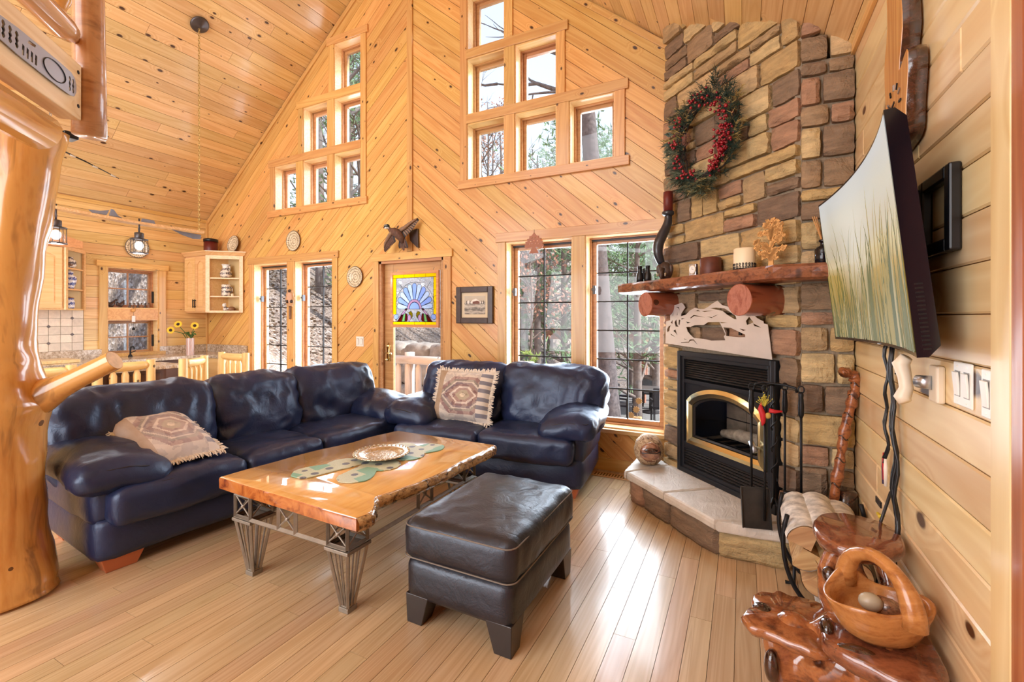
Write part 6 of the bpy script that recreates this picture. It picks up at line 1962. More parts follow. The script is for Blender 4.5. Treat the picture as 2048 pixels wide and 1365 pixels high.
p = pot('jug', 'small round patterned jug on the upper shelf of the left cabinet', (-7.13, 2.50, 1.984), [(.03, 0), (.06, .03), (.06, .08), (.03, .11), (.034, .13)], POT1, 'jug'); MB().lathe([(.0, 0), (.035, .001), (.04, .006)], 16, T(.05, -.02, .055) @ RY(75)).obj('medallion', CLAY, p, smooth=True)
p = pot('ginger_jar', 'blue and white china jar on the middle shelf of the left cabinet', (-7.13, 2.50, 1.739), [(.035, 0), (.045, .03), (.065, .10), (.06, .14), (.03, .165), (.032, .185)], POT2, 'jar'); MB().lathe([(.034, .185), (.034, .2), (.012, .21), (.01, .22)], 16).obj('lid', POT2, p, smooth=True)
p = pot('sugar_pot', 'short blue and white pot on the bottom shelf of the left cabinet', (-7.13, 2.49, 1.504), [(.05, 0), (.055, .02), (.055, .09), (.045, .10), (.05, .12)], POT2, 'pot'); MB().lathe([(.05, .12), (.048, .13), (.01, .14)], 16).obj('lid', CLAY, p, smooth=True)
p = pot('canister', 'dark red canister with black lid on top of the corner cabinet', (-6.93, 4.0, 2.337), [(.085, 0), (.088, .01), (.088, .16)], plain('canister_red', srgb(96,30,24), .4), 'canister'); MB().lathe([(.094, .16), (.094, .20), (.08, .205)], 20).obj('lid', BLKPL, p, smooth=True)
def plate_(label, M, r):
    t = thing('wall_plate', label, 'plate'); t.matrix_world = M
    MB().lathe([(.0, .006), (r*.6, .006), (r*.66, .010), (r*.97, .022), (r, .020), (r*.95, .014), (r*.6, 0), (0, 0)], 36, cap=False).obj('dish', PLATE, t, smooth=True)
    m = MB().tube([(r*math.cos(2*PI*k/36), r*math.sin(2*PI*k/36), .020) for k in range(36)], .004, 5, closed=True); m.obj('rim', plain('plate_rim', srgb(92,84,82), .3) if 'plate_rim' not in bpy.data.materials else bpy.data.materials['plate_rim'], t, smooth=True)
plate_('patterned plate hung above the left pair of tall windows', MG @ T(-5.327, 2.415, .002), .132)
plate_('patterned plate hung low on the boards left of the glazed door', MG @ T(-4.224, 1.893, .002), .125)
plate_('patterned plate leaning on top of the corner wall cabinet', MG @ T(-6.565, 2.455, .035) @ RX(-8), .122)
plate_('patterned plate hung above the kitchen window behind a lantern', ML @ T(3.234, 2.335, .002), .135)
# sunflowers
sv = thing('sunflower_vase', 'striped metal vase of sunflowers on corner of the granite countertop', 'vase', (-6.74, 3.62, .886))
MB().lathe([(.048, 0), (.048, .23), (.044, .23), (.044, .02)], 24, cap=False).obj('vessel', VASEM, sv)
for (hx, hy, hz, fx, fz) in ((.05, .03, .40, .3, .3), (-.10, -.10, .42, -.4, .7), (-.16, -.16, .34, -.7, .1)):
    MB().tube([(0, 0, .15), (hx*.4, hy*.4, .3), (hx, hy, hz-.01)], .005, 6).obj('stem', LEAFG, sv, smooth=True)
    dirv = Vector((.75+fx*.3, -.65, fz*.5)).normalized(); Mh = frame((hx, hy, hz), dirv.orthogonal(), dirv.cross(dirv.orthogonal()), dirv) @ Matrix.Scale(.82, 4)
    m = MB()
    for k in range(16):
        a = 2*PI*k/16; Mk = Mh @ RZ(360*k/16)
        m.add([(.02, -.008, 0), (.045, -.011, .004), (.066, 0, -.002), (.045, .011, .004), (.02, .008, 0)], [(0, 1, 2, 3, 4)], Mk)
    h = m.obj('flower_head', PETAL, sv)
    MB().lathe([(.0, .008), (.018, .008), (.025, .002), (.026, -.004)], 14, Mh, cap=False).obj('disc', SEED, h, smooth=True)
for (a, z, l) in ((0.3, .27, .10), (2.2, .25, .09), (3.9, .28, .11), (5.2, .29, .12), (1.3, .3, .10)):
    ca, sa = math.cos(a), math.sin(a)
    MB().add([(0, 0, z-.05), (ca*l*.5-sa*.03, sa*l*.5+ca*.03, z+.03), (ca*l, sa*l, z), (ca*l*.5+sa*.03, sa*l*.5-ca*.03, z+.02)], [(0, 1, 2, 3)]).obj('leaf', LEAFG, sv)
# window sill figures
def rooster(label, y, s):
    t = thing('rooster_figurine', label, 'figurine', (-7.30, y, 1.517), R(90))
    MB().tube([(-.03, 0, .09), (-.02, 0, .05), (.01, 0, .045), (.035, 0, .075), (.05, 0, .11)], [.004*s, .022*s, .028*s, .018*s, .004*s], 10).obj('body', DWOOD, t, smooth=True)
    MB().ball((-.034, 0, .11), .014*s, 8, 6).tube([(-.045, 0, .11), (-.06, 0, .105)], [.005, .001], 6).obj('head', DWOOD, t, smooth=True)
    MB().lathe([(.03, 0), (.028, .01), (.012, .02)], 12).obj('foot', DWOOD, t, smooth=True)
rooster('dark rooster figurine at the left end of the kitchen window rail', 2.96, 1.2)
rooster('dark hen figurine second on the kitchen window rail', 3.06, 1.1)
for i, y in enumerate((3.17, 3.215, 3.26, 3.30, 3.345, 3.385)):
    t = thing('sill_ornament', 'tiny brown ornament in row on right half of kitchen window rail', 'ornament', (-7.30, y, 1.517), group='tiny ornaments on the kitchen window rail')
    MB().tube([(0, 0, 0), (0, 0, .02), (0, .008, .045), (0, 0, .065+.01*(i % 3))], [.016, .018, .012, .004], 8).obj('body', CLAY if i % 2 else DWOOD, t, smooth=True)
    MB().ball((0, .004, .07), .010, 6, 5).obj('head', DWOOD, t, smooth=True)
t = thing('hanging_ornament', 'small hanging bird ornament with bell and white tag at kitchen window rail', 'ornament', (-7.245, 3.19, 1.29))
MB().tube([(0, 0, .27), (0, 0, -.04)], .002, 5).obj('cord', BLKPL, t)
MB().ball((0, 0, .20), .022, 10, 7, sc=(.7, 1.2, 1)).ball((0, .02, .225), .012, 8, 6).obj('bird', GOLDW, t, smooth=True); MB().box((-.004, -.018, .05), (.004, .018, .13)).obj('tag', WHITE, t); MB().lathe([(.018, -.06), (.012, -.03), (.004, -.02)], 10).obj('bell', IRON, t, smooth=True)
t = thing('faucet', 'dark curved kitchen faucet in front of the kitchen window', 'faucet', (-7.12, 3.1, .886))
MB().lathe([(.025, 0), (.02, .02), (.012, .03)], 12).tube([(0, 0, .02), (0, 0, .10), (.02, 0, .13), (.07, 0, .135), (.10, 0, .11)], .010, 8).obj('spout', MUNT, t, smooth=True); MB().tube([(0, .0, .05), (0, .06, .075)], .006, 6).obj('lever', MUNT, t, smooth=True)

# ------------------------------------------------------------ gable wall decorations
switch_plate('white two-rocker light switch on the boards left of the glazed door', MG @ T(-4.215, 1.045, 0), w=.122, h=.122)
# stained glass
sgp = thing('stained_glass', 'hanging stained glass panel of a fan shell with yellow border in the door', 'stained glass', (0, 0, 0))
MS = frame((-3.655, 4.15, 1.285), (1, 0, 0), (0, 0, 1)); sgp.matrix_world = MS
Wd, Hd = .68, .635
m = MB(); rect_ring(m, 0, Wd, 0, Hd, .032, 0, .028, Matrix()); m.obj('frame', wood('panel_frame', srgb(214,160,104), srgb(190,128,76), knots=0), sgp, bevel=.003)
gx0, gy0, gw_, gh_ = .03, .03, Wd-.06, Hd-.06
G = lambda x, y: (gx0+gw_*x, gy0+gh_*y)
lead = MB()
def pane_(pts, mat, z=.012, nm='pane', line=True):
    P = [G(*p) for p in pts]
    MB().prism(P, z, z+.0025).obj(nm, mat, sgp)
    if line: lead.tube([(p[0], p[1], z+.003) for p in P], .0026, 4, closed=True)
for k in range(4): pane_([(k/4, .93), ((k+1)/4, .93), ((k+1)/4, 1), (k/4, 1)], GLASSY)
for k in range(4): pane_([(k/4, 0), ((k+1)/4, 0), ((k+1)/4, .06), (k/4, .06)], GLASSY)
for (x0, x1) in ((0, .075), (.925, 1)):
    for (y0, y1) in ((.21, .44), (.44, .68), (.68, .93)): pane_([(x0, y0), (x1, y0), (x1, y1), (x0, y1)], GLASSY)
asp = gw_/gh_
def pol(r, a): return (.5+r*math.cos(R(a)), .31+r*math.sin(R(a))*asp*1.08)
pane_([pol(.115, a) for a in range(0, 181, 12)], GLASSB)
ringo = [pol(.165, a) for a in range(0, 181, 12)]
pane_(ringo+[pol(.118, a) for a in range(180, -1, -12)], GLASSP)
NP = 11
for k in range(NP):
    a0, a1 = 180*k/NP, 180*(k+1)/NP; am = (a0+a1)/2
    rr_ = .40+.03*math.sin(R(am))
    pane_([pol(.168, a0), pol(.168, a1), pol(rr_-.03, a1-1), pol(rr_, am+4), pol(rr_+.006, am), pol(rr_, am-4), pol(rr_-.03, a0+1)], GLASSC if k % 2 == 0 else GLASSB)
pane_([(.075, .06), (.925, .06), (.925, .93), (.075, .93)], artglass('corner_glass', srgb(244,247,252), .06), z=.008, nm='background_pane', line=False)
lead.tube([(*G(*pol(.455, a)), .013) for a in range(0, 181, 9)], .0026, 4)
for a in (25, 52, 128, 155): lead.tube([(*G(*pol(.455, a)), .013), (*G(*pol(.62 if a not in (52, 128) else .58, a)), .013)], .0026, 4)
for s_ in (0, 1):
    fx = (lambda x: x) if s_ == 0 else (lambda x: 1-x)
    def sh(pts): return [(fx(x), y) for x, y in (pts if s_ == 0 else pts[::-1])]
    pane_(sh([(.36, .24), (.42, .27), (.455, .23), (.46, .17), (.43, .12), (.425, .18), (.39, .20)]), GLASSO)
    pane_(sh([(.355, .19), (.40, .20), (.42, .16), (.41, .10), (.38, .065), (.345, .10), (.34, .15)]), GLASSP)
    pane_(sh([(.30, .23), (.335, .21), (.335, .07), (.28, .065)]), GLASSR)
    pane_(sh([(.25, .20), (.29, .22), (.27, .065), (.21, .065)]), GLASSG)
    pane_(sh([(.10, .065), (.20, .065), (.24, .20), (.20, .20)]), GLASSR)
    pane_(sh([(.02, .17), (.05, .205), (.10, .21), (.13, .17), (.11, .12), (.06, .10), (.02, .13)]), GLASSB)
    pane_(sh([(.13, .14), (.22, .24), (.31, .33), (.33, .30), (.24, .20), (.16, .115)]), GLASSP)
    pane_(sh([(.28, .305), (.31, .335), (.335, .305), (.305, .275)]), GLASSR)
lead.obj('lead_came', IRON, sgp)
m = MB()
for x in (.08, Wd-.08): m.tube([(x, Hd-.002, .014), (x, Hd+.02, .01), (x+.01, Hd+.035, .002)], .0025, 5)
m.obj('hanging_hook', CHROME, sgp)
# framed picture
pt = thing('framed_picture', 'dark framed winter landscape print with cream mat right of the door', 'picture', (0, 0, 0))
MP_ = MG @ T(-2.745, 1.335, .002); pt.matrix_world = MP_
pw, phh = .45, .388
m = MB(); rect_ring(m, 0, pw, 0, phh, .062, 0, .03, Matrix()); m.obj('frame', DWOOD, pt, bevel=.006)
MB().box((.055, .055, .004), (pw-.055, phh-.055, .010)).obj('mat_board', MATB, pt)
def pic():
    m = NT('winter_print'); tc = m.n.new('ShaderNodeTexCoord'); v = tc.outputs['Object']; sp = m.n.new('ShaderNodeSeparateXYZ'); m.ln(v, sp.inputs[0])
    n = m.noise(m.scaled(v, (14, 30, 1)), 1.3, 4)
    y = m.math('MULTIPLY_ADD', n, .09, m.math('ADD', sp.outputs[1], -.045))
    r = m.ramp([(.09, srgb(60,54,48)), (.12, srgb(196,186,170)), (.15, srgb(90,84,76)), (.18, srgb(206,198,184)), (.215, srgb(110,100,90)), (.23, srgb(190,178,156)), (.30, srgb(196,190,174))]); m.ln(y, r.inputs[0]); m.color(r.outputs[0]); m.val('Roughness', .4)
    return m.m
pc = MB().box((.098, .098, .009), (pw-.098, phh-.098, .012)).obj('print', pic(), pt)
BRN = plain('print_barn', srgb(116,66,48), .5); SNW = plain('print_snow', srgb(232,228,220), .5); TR_ = plain('print_trees', srgb(64,58,50), .5)
MB().prism([(.11, .215), (.15, .245), (.175, .225), (.20, .25), (.24, .262), (.28, .235), (.34, .22), (.345, .21), (.11, .21)], .012, .0124).obj('print_hills', SNW, pt)
MB().prism([(.20, .205), (.285, .205), (.285, .228), (.255, .248), (.20, .228)], .0124, .0128).obj('print_barn', BRN, pt)
MB().prism([(.195, .228), (.255, .252), (.29, .228), (.255, .240)], .0128, .0131).obj('print_roof', SNW, pt)
for x in (.12, .16, .30, .325): MB().prism([(x, .205), (x+.014, .205), (x+.010, .24), (x+.004, .24)], .0124, .0128).obj('print_tree', TR_, pt)
# window mullion ornament
og = thing('mirror_ornament', 'small carved oval ornament with a tassel hung on the left window mullion', 'ornament', (0, 0, 0))
og.matrix_world = MG @ T(-5.375, 1.65, .024)
ORN = plain('carved_tan', srgb(190,148,108), .5, var=.3, scale=50)
m = MB(); P = []
for k in range(48):
    a = 2*PI*k/48; r_ = 1+.08*math.cos(a*12); P.append((.082*r_*math.cos(a), .115*r_*math.sin(a)))
m.prism(P, 0, .012).obj('scalloped_plate', ORN, og, bevel=.003)
MB().prism(ell(0, .012, .05, .07), .012, .018).obj('inner_oval', plain('rosy_inlay', srgb(206,166,140), .5), og)
for x, y in ((-.04, -.04), (.04, -.04), (.0, .10)): MB().ball((x, y, .016), .022, 10, 7).obj('boss', DWOOD, og, smooth=True)
MB().box((-.018, -.275, .0), (.018, -.10, .012)).tube([(0, -.12, .014), (0, -.26, .014)], .010, 7).obj('pendant', CLAY, og, bevel=.003)
# tree ornament
to = thing('tree_ornament', 'pale wooden tree cut-out hung on the head casing of the right window', 'ornament', (0, 0, 0)); to.matrix_world = MG @ T(-1.83, 2.03, .03)
P = [(-.05, 0), (-.025, .045), (-.02, .06), (-.085, .045), (-.105, .075), (-.085, .09), (-.095, .115), (-.07, .12), (-.075, .145), (-.05, .148), (-.05, .168), (-.025, .172), (0, .205)]
tree_o = P+[(-x, y) for x, y in P[-2::-1]]
hl = [[(x-.009, y), (x+.009, y), (x, y+.012)] for x, y in ((-.05, .085), (-.02, .09), (.02, .09), (.05, .085), (-.035, .115), (0, .118), (.035, .115), (-.015, .145), (.018, .145))]
cutout('tree_sheet', tree_o, hl, .005, plain('rose_wood_sheet', srgb(168,112,88), .6), to)
MB().tube([(0, .2, 0), (0, .235, -.004)], .0015, 5).obj('hanging_thread', BLKPL, to)
MB().tube([(-.05, .002, .004), (.05, .002, .004)], .004, 6).obj('foot_bar', plain('rose_bar', srgb(160,106,84), .6), to)

# mounted duck in flight
dk = thing('mounted_duck', 'mounted flying wood duck with spread wings above the glazed door', 'taxidermy', (0, 0, 0))
DU = lambda px, py, dep: ((px-650)*.00045-3.435, YB-dep, 2.335-(py-520)*.000455)
BROWNF = plain('brown_plumage', srgb(98,68,54), .7, var=.4, scale=40, bump=.3); DARKF = plain('dark_plumage', srgb(40,34,36), .6, var=.4, scale=40); FLK = plain('grey_brown_feather', srgb(140,112,90), .7, var=.35, scale=60)
m = MB().tube([DU(430, 390, .19), DU(470, 430, .18), DU(540, 460, .17), DU(640, 520, .15), DU(720, 640, .13), DU(760, 760, .12)], [.018, .028, .045, .055, .042, .02], 14)
m.obj('body', BROWNF, dk, smooth=True)
hd = MB().ball(DU(395, 345, .205), .030, 14, 10, sc=(1.25, .9, .95)).obj('head', plain('green_black_head', srgb(34,42,38), .4), dk, smooth=True)
MB().tube([DU(330, 385, .205), DU(395, 385, .222), DU(440, 372, .21), DU(455, 420, .19)], [.006, .012, .012, .010], 8).obj('white_cheek', WHITE, hd, smooth=True)
MB().tube([DU(340, 355, .205), DU(285, 372, .21)], [.013, .005], 8).obj('bill', plain('duck_bill', srgb(150,70,50), .5), hd, smooth=True)
MB().tube([DU(370, 325, .23), DU(430, 318, .226), DU(470, 345, .21)], .003, 6).obj('white_stripe', WHITE, hd, smooth=True)
def wing(nm, roots, tips, deps, mats):
    """overlapping flat feathers from the wing bone to the trailing edge"""
    w = bpy.data.objects.new(nm, None); COL.objects.link(w); w.parent = dk; w.empty_display_size = .05
    n = len(roots)
    for i in range(n):
        a, b = Vector(DU(*roots[i], deps[0]+(deps[1]-deps[0])*i/n)), Vector(DU(*tips[i], deps[0]+(deps[1]-deps[0])*i/n-.01))
        d = (b-a); L = d.length; d.normalize(); s_ = Vector((d.z, 0, -d.x)).normalized(); wd = .016+.004*(i % 2)
        vs = []
        for t, k in ((0, .5), (.3, 1), (.75, 1), (.93, .7), (1, .05)):
            c_2 = a+d*L*t+Vector((0, -.010*math.sin(PI*t), 0)); vs += [tuple(c_2-s_*wd*k), tuple(c_2+Vector((0, -.003, 0))), tuple(c_2+s_*wd*k)]
        fs = []
        for q in range(4): fs += [(q*3, q*3+1, q*3+4, q*3+3), (q*3+1, q*3+2, q*3+5, q*3+4)]
        MB().add(vs, fs).obj('feather', mats[i % len(mats)], w, smooth=True)
    return w
lp_ = lambda p, q, t: (p[0]+(q[0]-p[0])*t, p[1]+(q[1]-p[1])*t)
NL = 17
lw_r = [lp_((560, 520), (330, 640), min(1, i/9)) if i < 9 else lp_((330, 640), (200, 780), (i-9)/8) for i in range(NL)]
lw_t = [lp_((600, 740), (390, 820), i/8) if i < 9 else lp_((370, 850), (160, 950), (i-9)/8) for i in range(NL)]
wl = wing('left_wing', lw_r, lw_t, (.18, .13), [DARKF, BROWNF])
MB().tube([DU(540, 490, .19), DU(440, 560, .18), DU(330, 650, .165), DU(230, 740, .15), (DU(180, 840, .14))], [.024, .024, .02, .014, .006], 9).obj('wing_bone', FLK, wl, smooth=True)
rw_r = [lp_((720, 470), (860, 360), min(1, i/9)) if i < 9 else lp_((860, 360), (1040, 210), (i-9)/8) for i in range(NL)]
rw_t = [lp_((830, 620), (1010, 420), i/8) if i < 9 else lp_((1030, 390), (1165, 165), (i-9)/8) for i in range(NL)]
wr_ = wing('right_wing', rw_r, rw_t, (.13, .07), [DARKF, FLK])
MB().tube([DU(720, 440, .15), DU(830, 380, .13), DU(930, 290, .11), DU(1060, 200, .09), DU(1150, 155, .08)], [.024, .022, .018, .012, .004], 9).obj('wing_bone', FLK, wr_, smooth=True)
wing('tail', [lp_((700, 640), (800, 640), i/6) for i in range(7)], [lp_((640, 880), (890, 880), i/6) if i not in (3,) else (770, 940) for i in range(7)], (.13, .12), [DARKF, BROWNF])
MB().prism([DU(x, y, 0)[0:1]+DU(x, y, 0)[2:3] for x, y in ((760, 420), (1040, 380), (1060, 860), (1010, 845), (800, 660))], 0, .03, frame((0, YB, 0), (1, 0, 0), (0, 0, 1))).obj('wood_plaque', DWOOD, dk, bevel=.004)

# ------------------------------------------------------------ on the mantel
MZ = 1.686
bn = thing('binoculars', 'black binoculars standing upright on the left end of the mantel', 'binoculars', (-.735, 3.905, MZ))
for sx in (-1, 1):
    MB().lathe([(.030, 0), (.031, .04), (.028, .075), (.019, .09), (.018, .125), (.021, .128), (.021, .142), (.014, .144)], 18, T(sx*.032, 0, 0)).obj('barrel', BLKPL, bn, smooth=True)
MB().tube([(0, 0, .03), (0, 0, .12)], .011, 10).box((-.03, -.008, .06), (.03, .008, .085)).obj('hinge', IRON, bn)
el_ = thing('carved_elephant', 'dark carved elephant head figure on the mantel under a twisted horn', 'figurine', (-.535, 3.70, MZ))
ELM = plain('dark_carving', srgb(72,54,46), .45, var=.5, scale=60, bump=.6)
m = MB().ball((0, 0, .07), .058, 16, 11, sc=(1.0, .85, 1.25)); m.obj('head', ELM, el_, smooth=True)
for s_ in (-1, 1):
    MB().ball((s_*.045+.0, -.02, .085), .034, 12, 8, sc=(.55, .4, 1.1)).obj('ear', ELM, el_, smooth=True)
    MB().tube([(s_*.02-.01, -.05, .05), (s_*.03-.02, -.075, .03), (s_*.03-.02, -.085, .05)], [.007, .005, .002], 7).obj('tusk', MATB, el_, smooth=True)
MB().tube([(-.015, -.045, .085), (-.02, -.068, .05), (-.02, -.07, .015), (-.015, -.06, .006)], [.02, .016, .011, .008], 10).obj('trunk', ELM, el_, smooth=True)
hn = thing('twisted_horn', 'tall dark twisted horn sculpture holding a dark red candle at the stone edge', 'sculpture', (-.535, 3.70, MZ+.135))
P = []
for k in range(25):
    t = k/24; P.append((-.02-.035*math.sin(t*PI*1.5+.3), .03-.03*math.sin(t*PI*1.5+.3), t*.385))
MB().tube(P, [.018+.022*math.sin(PI*min(1, .15+t/24*.75)) for t in range(25)], 14, jit=.08, seed=2).obj('horn', HORN, hn, smooth=True)
MB().lathe([(.034, 0), (.046, .012), (.046, .03), (.04, .034)], 18, T(P[-1][0], P[-1][1], .375)).obj('cup', HORN, hn, smooth=True)
MB().lathe([(.036, .405), (.036, .56), (.03, .562)], 20, T(P[-1][0], P[-1][1], 0)).obj('candle', WAXR, hn, smooth=True)
cl = thing('desk_clock', 'small silver-edged round desk clock on the mantel in front of brown candle', 'clock', (-.31, 3.47, MZ), R(-38))
MB().box((-.032, -.012, 0), (.032, .012, .09)).obj('case', CHROME, cl, bevel=.004)
MB().lathe([(.030, 0), (.031, .003), (.029, .005)], 24, T(.004, -.0125, .05) @ RX(90)).obj('bezel', MATB, cl, smooth=True)
MB().lathe([(.026, 0), (.026, .006)], 24, T(.004, -.0125, .05) @ RX(90)).obj('dial', WHITE, cl); m = MB().box((.003, -.0195, .05), (.005, -.019, .068)); m.box((.004, -.0195, .049), (.018, -.019, .051)); m.obj('hands', BLKPL, cl)
bc = thing('pillar_candle', 'wide brown pillar candle on the mantel behind the small clock', 'candle', (-.195, 3.40, MZ))
MB().lathe([(.066, 0), (.068, .005), (.068, .115), (.06, .12), (.03, .112), (0, .11)], 28, cap=False).obj('wax', WAXB, bc, smooth=True); MB().tube([(0, 0, .11), (0, 0, .125)], .002, 5).obj('wick', BLKPL, bc)
wc = thing('pillar_candle', 'ivory pillar candle with black lace band on the mantel beside wooden tree', 'candle', (.01, 3.10, MZ))
MB().lathe([(.058, 0), (.06, .005), (.06, .125), (.052, .13), (.02, .122), (0, .12)], 28, cap=False).obj('wax', WAXW, wc, smooth=True); MB().tube([(0, 0, .12), (0, 0, .135)], .002, 5).obj('wick', BLKPL, wc)
m = MB()
for k in range(22):
    a = 2*PI*k/22; ca, sa = math.cos(a), math.sin(a)
    for z, r_ in ((.012, .008), (.03, .007)): m.tube([(.0615*math.cos(a+r_*12*math.cos(q)*.8), .0615*math.sin(a+r_*12*math.cos(q)*.8), z+r_*math.sin(q)) for q in [2*PI*j/8 for j in range(8)]], .0022, 4, closed=True)
m.tube([(.0615*math.cos(2*PI*k/28), .0615*math.sin(2*PI*k/28), .003) for k in range(28)], .003, 5, closed=True)
o = m.obj('lace_band', BLKPL, wc); tag(o, kind='stuff')
tr = thing('wooden_tree', 'laser-cut wooden tree of life standing on the right of the mantel', 'ornament', (.145, 3.0, MZ), R(-35))
m = MB(); rT = random.Random(21)
MX = frame((0, 0, 0), (1, 0, 0), (0, 0, 1))
def ribbon(P, w0, w1):
    n = len(P); L_ = []; R_ = []
    for k in range(n):
        a, b = P[max(0, k-1)], P[min(n-1, k+1)]; d = Vector((b[0]-a[0], b[1]-a[1])).normalized(); w = w0+(w1-w0)*k/(n-1)
        L_.append((P[k][0]-d.y*w, P[k][1]+d.x*w)); R_.append((P[k][0]+d.y*w, P[k][1]-d.x*w))
    for k in range(n-1): m.prism([R_[k], R_[k+1], L_[k+1], L_[k]], -.004, .004, MX)
ribbon([(0, 0), (0, .03), (.002, .07), (0, .12), (0, .17)], .016, .006)
for k in range(58):
    while True:
        q = (rT.uniform(-.095, .095), rT.uniform(.05, .265))
        if .18 < (q[0]/.095)**2+((q[1]-.155)/.112)**2 < 1: break
    b = max(.035, min(.16, q[1]-.55*abs(q[0])-.01)); c = (q[0]*.35, b+(q[1]-b)*.75)
    ribbon([(0, b), ((c[0])*.6, b*.6+c[1]*.4), (c[0], c[1]), q], .005, .0022)
    for e in range(4):
        an = rT.uniform(0, 6.28); p_ = (q[0]+.010*math.cos(an), q[1]+.010*math.sin(an)); an2 = rT.uniform(0, 3)
        m.prism([(p_[0]+(.0095 if h_ % 2 == 0 else .0062)*math.cos(an2+h_*1.047), p_[1]+(.0095 if h_ % 2 == 0 else .0062)*math.sin(an2+h_*1.047)) for h_ in range(6)], -.004, .004, MX)
m.obj('tree_sheet', GOLDW, tr)
MB().box((-.05, -.012, 0), (.05, .012, .008)).obj('foot', GOLDW, tr, bevel=.002)
rdif = thing('reed_diffuser', 'black glass reed diffuser bottle on the right end of the mantel', 'diffuser', (.385, 2.93, MZ))
MB().lathe([(.036, 0), (.040, .006), (.040, .075), (.030, .09), (.016, .096), (.015, .115), (.022, .117), (.022, .128), (.012, .13)], 22).obj('bottle', BLKGL, rdif, smooth=True)
for k, (dx, dy) in enumerate(((-.05, .0), (-.042, -.01), (-.03, .01), (.035, .0), (.045, -.012))):
    MB().tube([(0, 0, .1), (dx, dy, .255)], .0026, 5).obj('reed', plain('reed_wood', srgb(206,150,90), .6) if k == 0 else bpy.data.materials['reed_wood'], rdif)

# ------------------------------------------------------------ wreath
wt = thing('wreath', 'pine and red berry wreath hung on upper stone chimney face', 'wreath', (0, 0, 0))
wt.matrix_world = MFACE @ T(.57, 2.65, .055)
rw = random.Random(31)
RW = .25
GRN1 = plain('wreath_dark_green', srgb(44,66,56), .7, var=.4, scale=50); GRN2 = plain('wreath_grey_green', srgb(110,122,100), .7, var=.3, scale=50); STRW = plain('wreath_straw', srgb(176,156,98), .7, var=.3, scale=50)
BERR = plain('red_berry', srgb(150,24,40), .25, coat=.4); TWIG = plain('dark_twig', srgb(52,40,40), .8)
m = MB()
for q in range(7):
    ph = rw.random()*6
    m.tube([((RW+.03*math.sin(3*a+ph))*math.cos(a), (RW*1.08+.03*math.cos(4*a+ph))*math.sin(a), .03+.025*math.sin(5*a+ph*2)) for a in [2*PI*k/40 for k in range(40)]], .006, 5, closed=True)
m.obj('twig_ring', TWIG, wt, smooth=True)
mg = {id(GRN1): MB(), id(GRN2): MB(), id(STRW): MB()}
def sprig(mb, a, r0, L, spread, n=34, w=.0022):
    c = Vector((r0*math.cos(a), r0*1.08*math.sin(a), .04))
    out = a+rw.gauss(0, .9); d = Vector((math.cos(out), math.sin(out), rw.uniform(.1, .7))).normalized()
    for k in range(n):
        t = k/n; p = c+d*L*t
        q = (d*.8+Vector((rw.gauss(0, 1), rw.gauss(0, 1), rw.gauss(0, 1)))*spread).normalized()
        e = p+q*rw.uniform(.03, .06); s_ = q.orthogonal().normalized()*w
        mb.add([p-s_, p+s_, e], [(0, 1, 2)])
for k in range(190): 
    a = rw.uniform(0, 6.28); sprig(mg[id(GRN1)], a, RW+rw.uniform(-.06, .07), rw.uniform(.06, .13), .5)
for k in range(75):
    a = rw.uniform(PI*.9, PI*1.6); sprig(mg[id(GRN2)], a, RW+rw.uniform(.0, .07), rw.uniform(.06, .13), .45)
for k in range(60):
    a = rw.choice((rw.uniform(-.6, .5), rw.uniform(2.2, 2.9), rw.uniform(-1.7, -1.2))); sprig(mg[id(STRW)], a, RW+rw.uniform(-.02, .07), rw.uniform(.06, .12), .4, 22, .0026)
for mat in (GRN1, GRN2, STRW):
    o = mg[id(mat)].obj('pine_sprigs', mat, wt); tag(o, kind='stuff')
m = MB()
def cluster_b(a, r0, n, sp):
    c = Vector((r0*math.cos(a), r0*1.08*math.sin(a), .085))
    for k in range(n): m.ball(c+Vector((rw.gauss(0, sp), rw.gauss(0, sp*1.6), rw.gauss(0, .02))), rw.uniform(.0075, .0115), 6, 4)
for (a, n, sp) in ((-.05, 30, .024), (-.2, 20, .02), (-.35, 34, .024), (-.5, 24, .02), (-.65, 34, .026), (-.85, 24, .024), (.35, 16, .02), (.75, 14, .018), (1.2, 10, .022), (1.75, 12, .02), (2.4, 10, .025), (3.0, 10, .02), (3.5, 12, .02), (4.0, 12, .022), (4.4, 9, .022), (-1.0, 16, .022), (2.8, 8, .03)):
    cluster_b(a, RW+rw.uniform(-.03, .04), n, sp)
o = m.obj('berries', BERR, wt, smooth=True); tag(o, kind='stuff')
for (a, L) in ((2.75, .11), (2.95, .10), (2.6, .09)):
    c = Vector((.28*math.cos(a), .30*math.sin(a), .08)); d = Vector((math.cos(a), math.sin(a), .2)).normalized(); s_ = d.cross(Vector((0, 0, 1))).normalized()*.018
    MB().add([c, c+d*L*.5+s_, c+d*L, c+d*L*.5-s_], [(0, 1, 2, 3)]).obj('broad_leaf', plain('wreath_leaf', srgb(64,86,82), .5) if 'wreath_leaf' not in bpy.data.materials else bpy.data.materials['wreath_leaf'], wt)
m = MB(); c = Vector((-.12, .03, .07))
for k in range(60):
    t = k/60; a = k*2.4; rr_ = .035*math.sin(PI*min(1, .15+t*.85)); p = c+Vector((rr_*math.cos(a), rr_*math.sin(a), t*.03)); q = p+Vector((math.cos(a), math.sin(a), .3))*.016; s_ = Vector((-math.sin(a), math.cos(a), 0))*.007
    m.add([p-s_, p+s_, q], [(0, 1, 2)])
m.obj('pine_cone', plain('pine_cone', srgb(96,62,52), .7), wt)
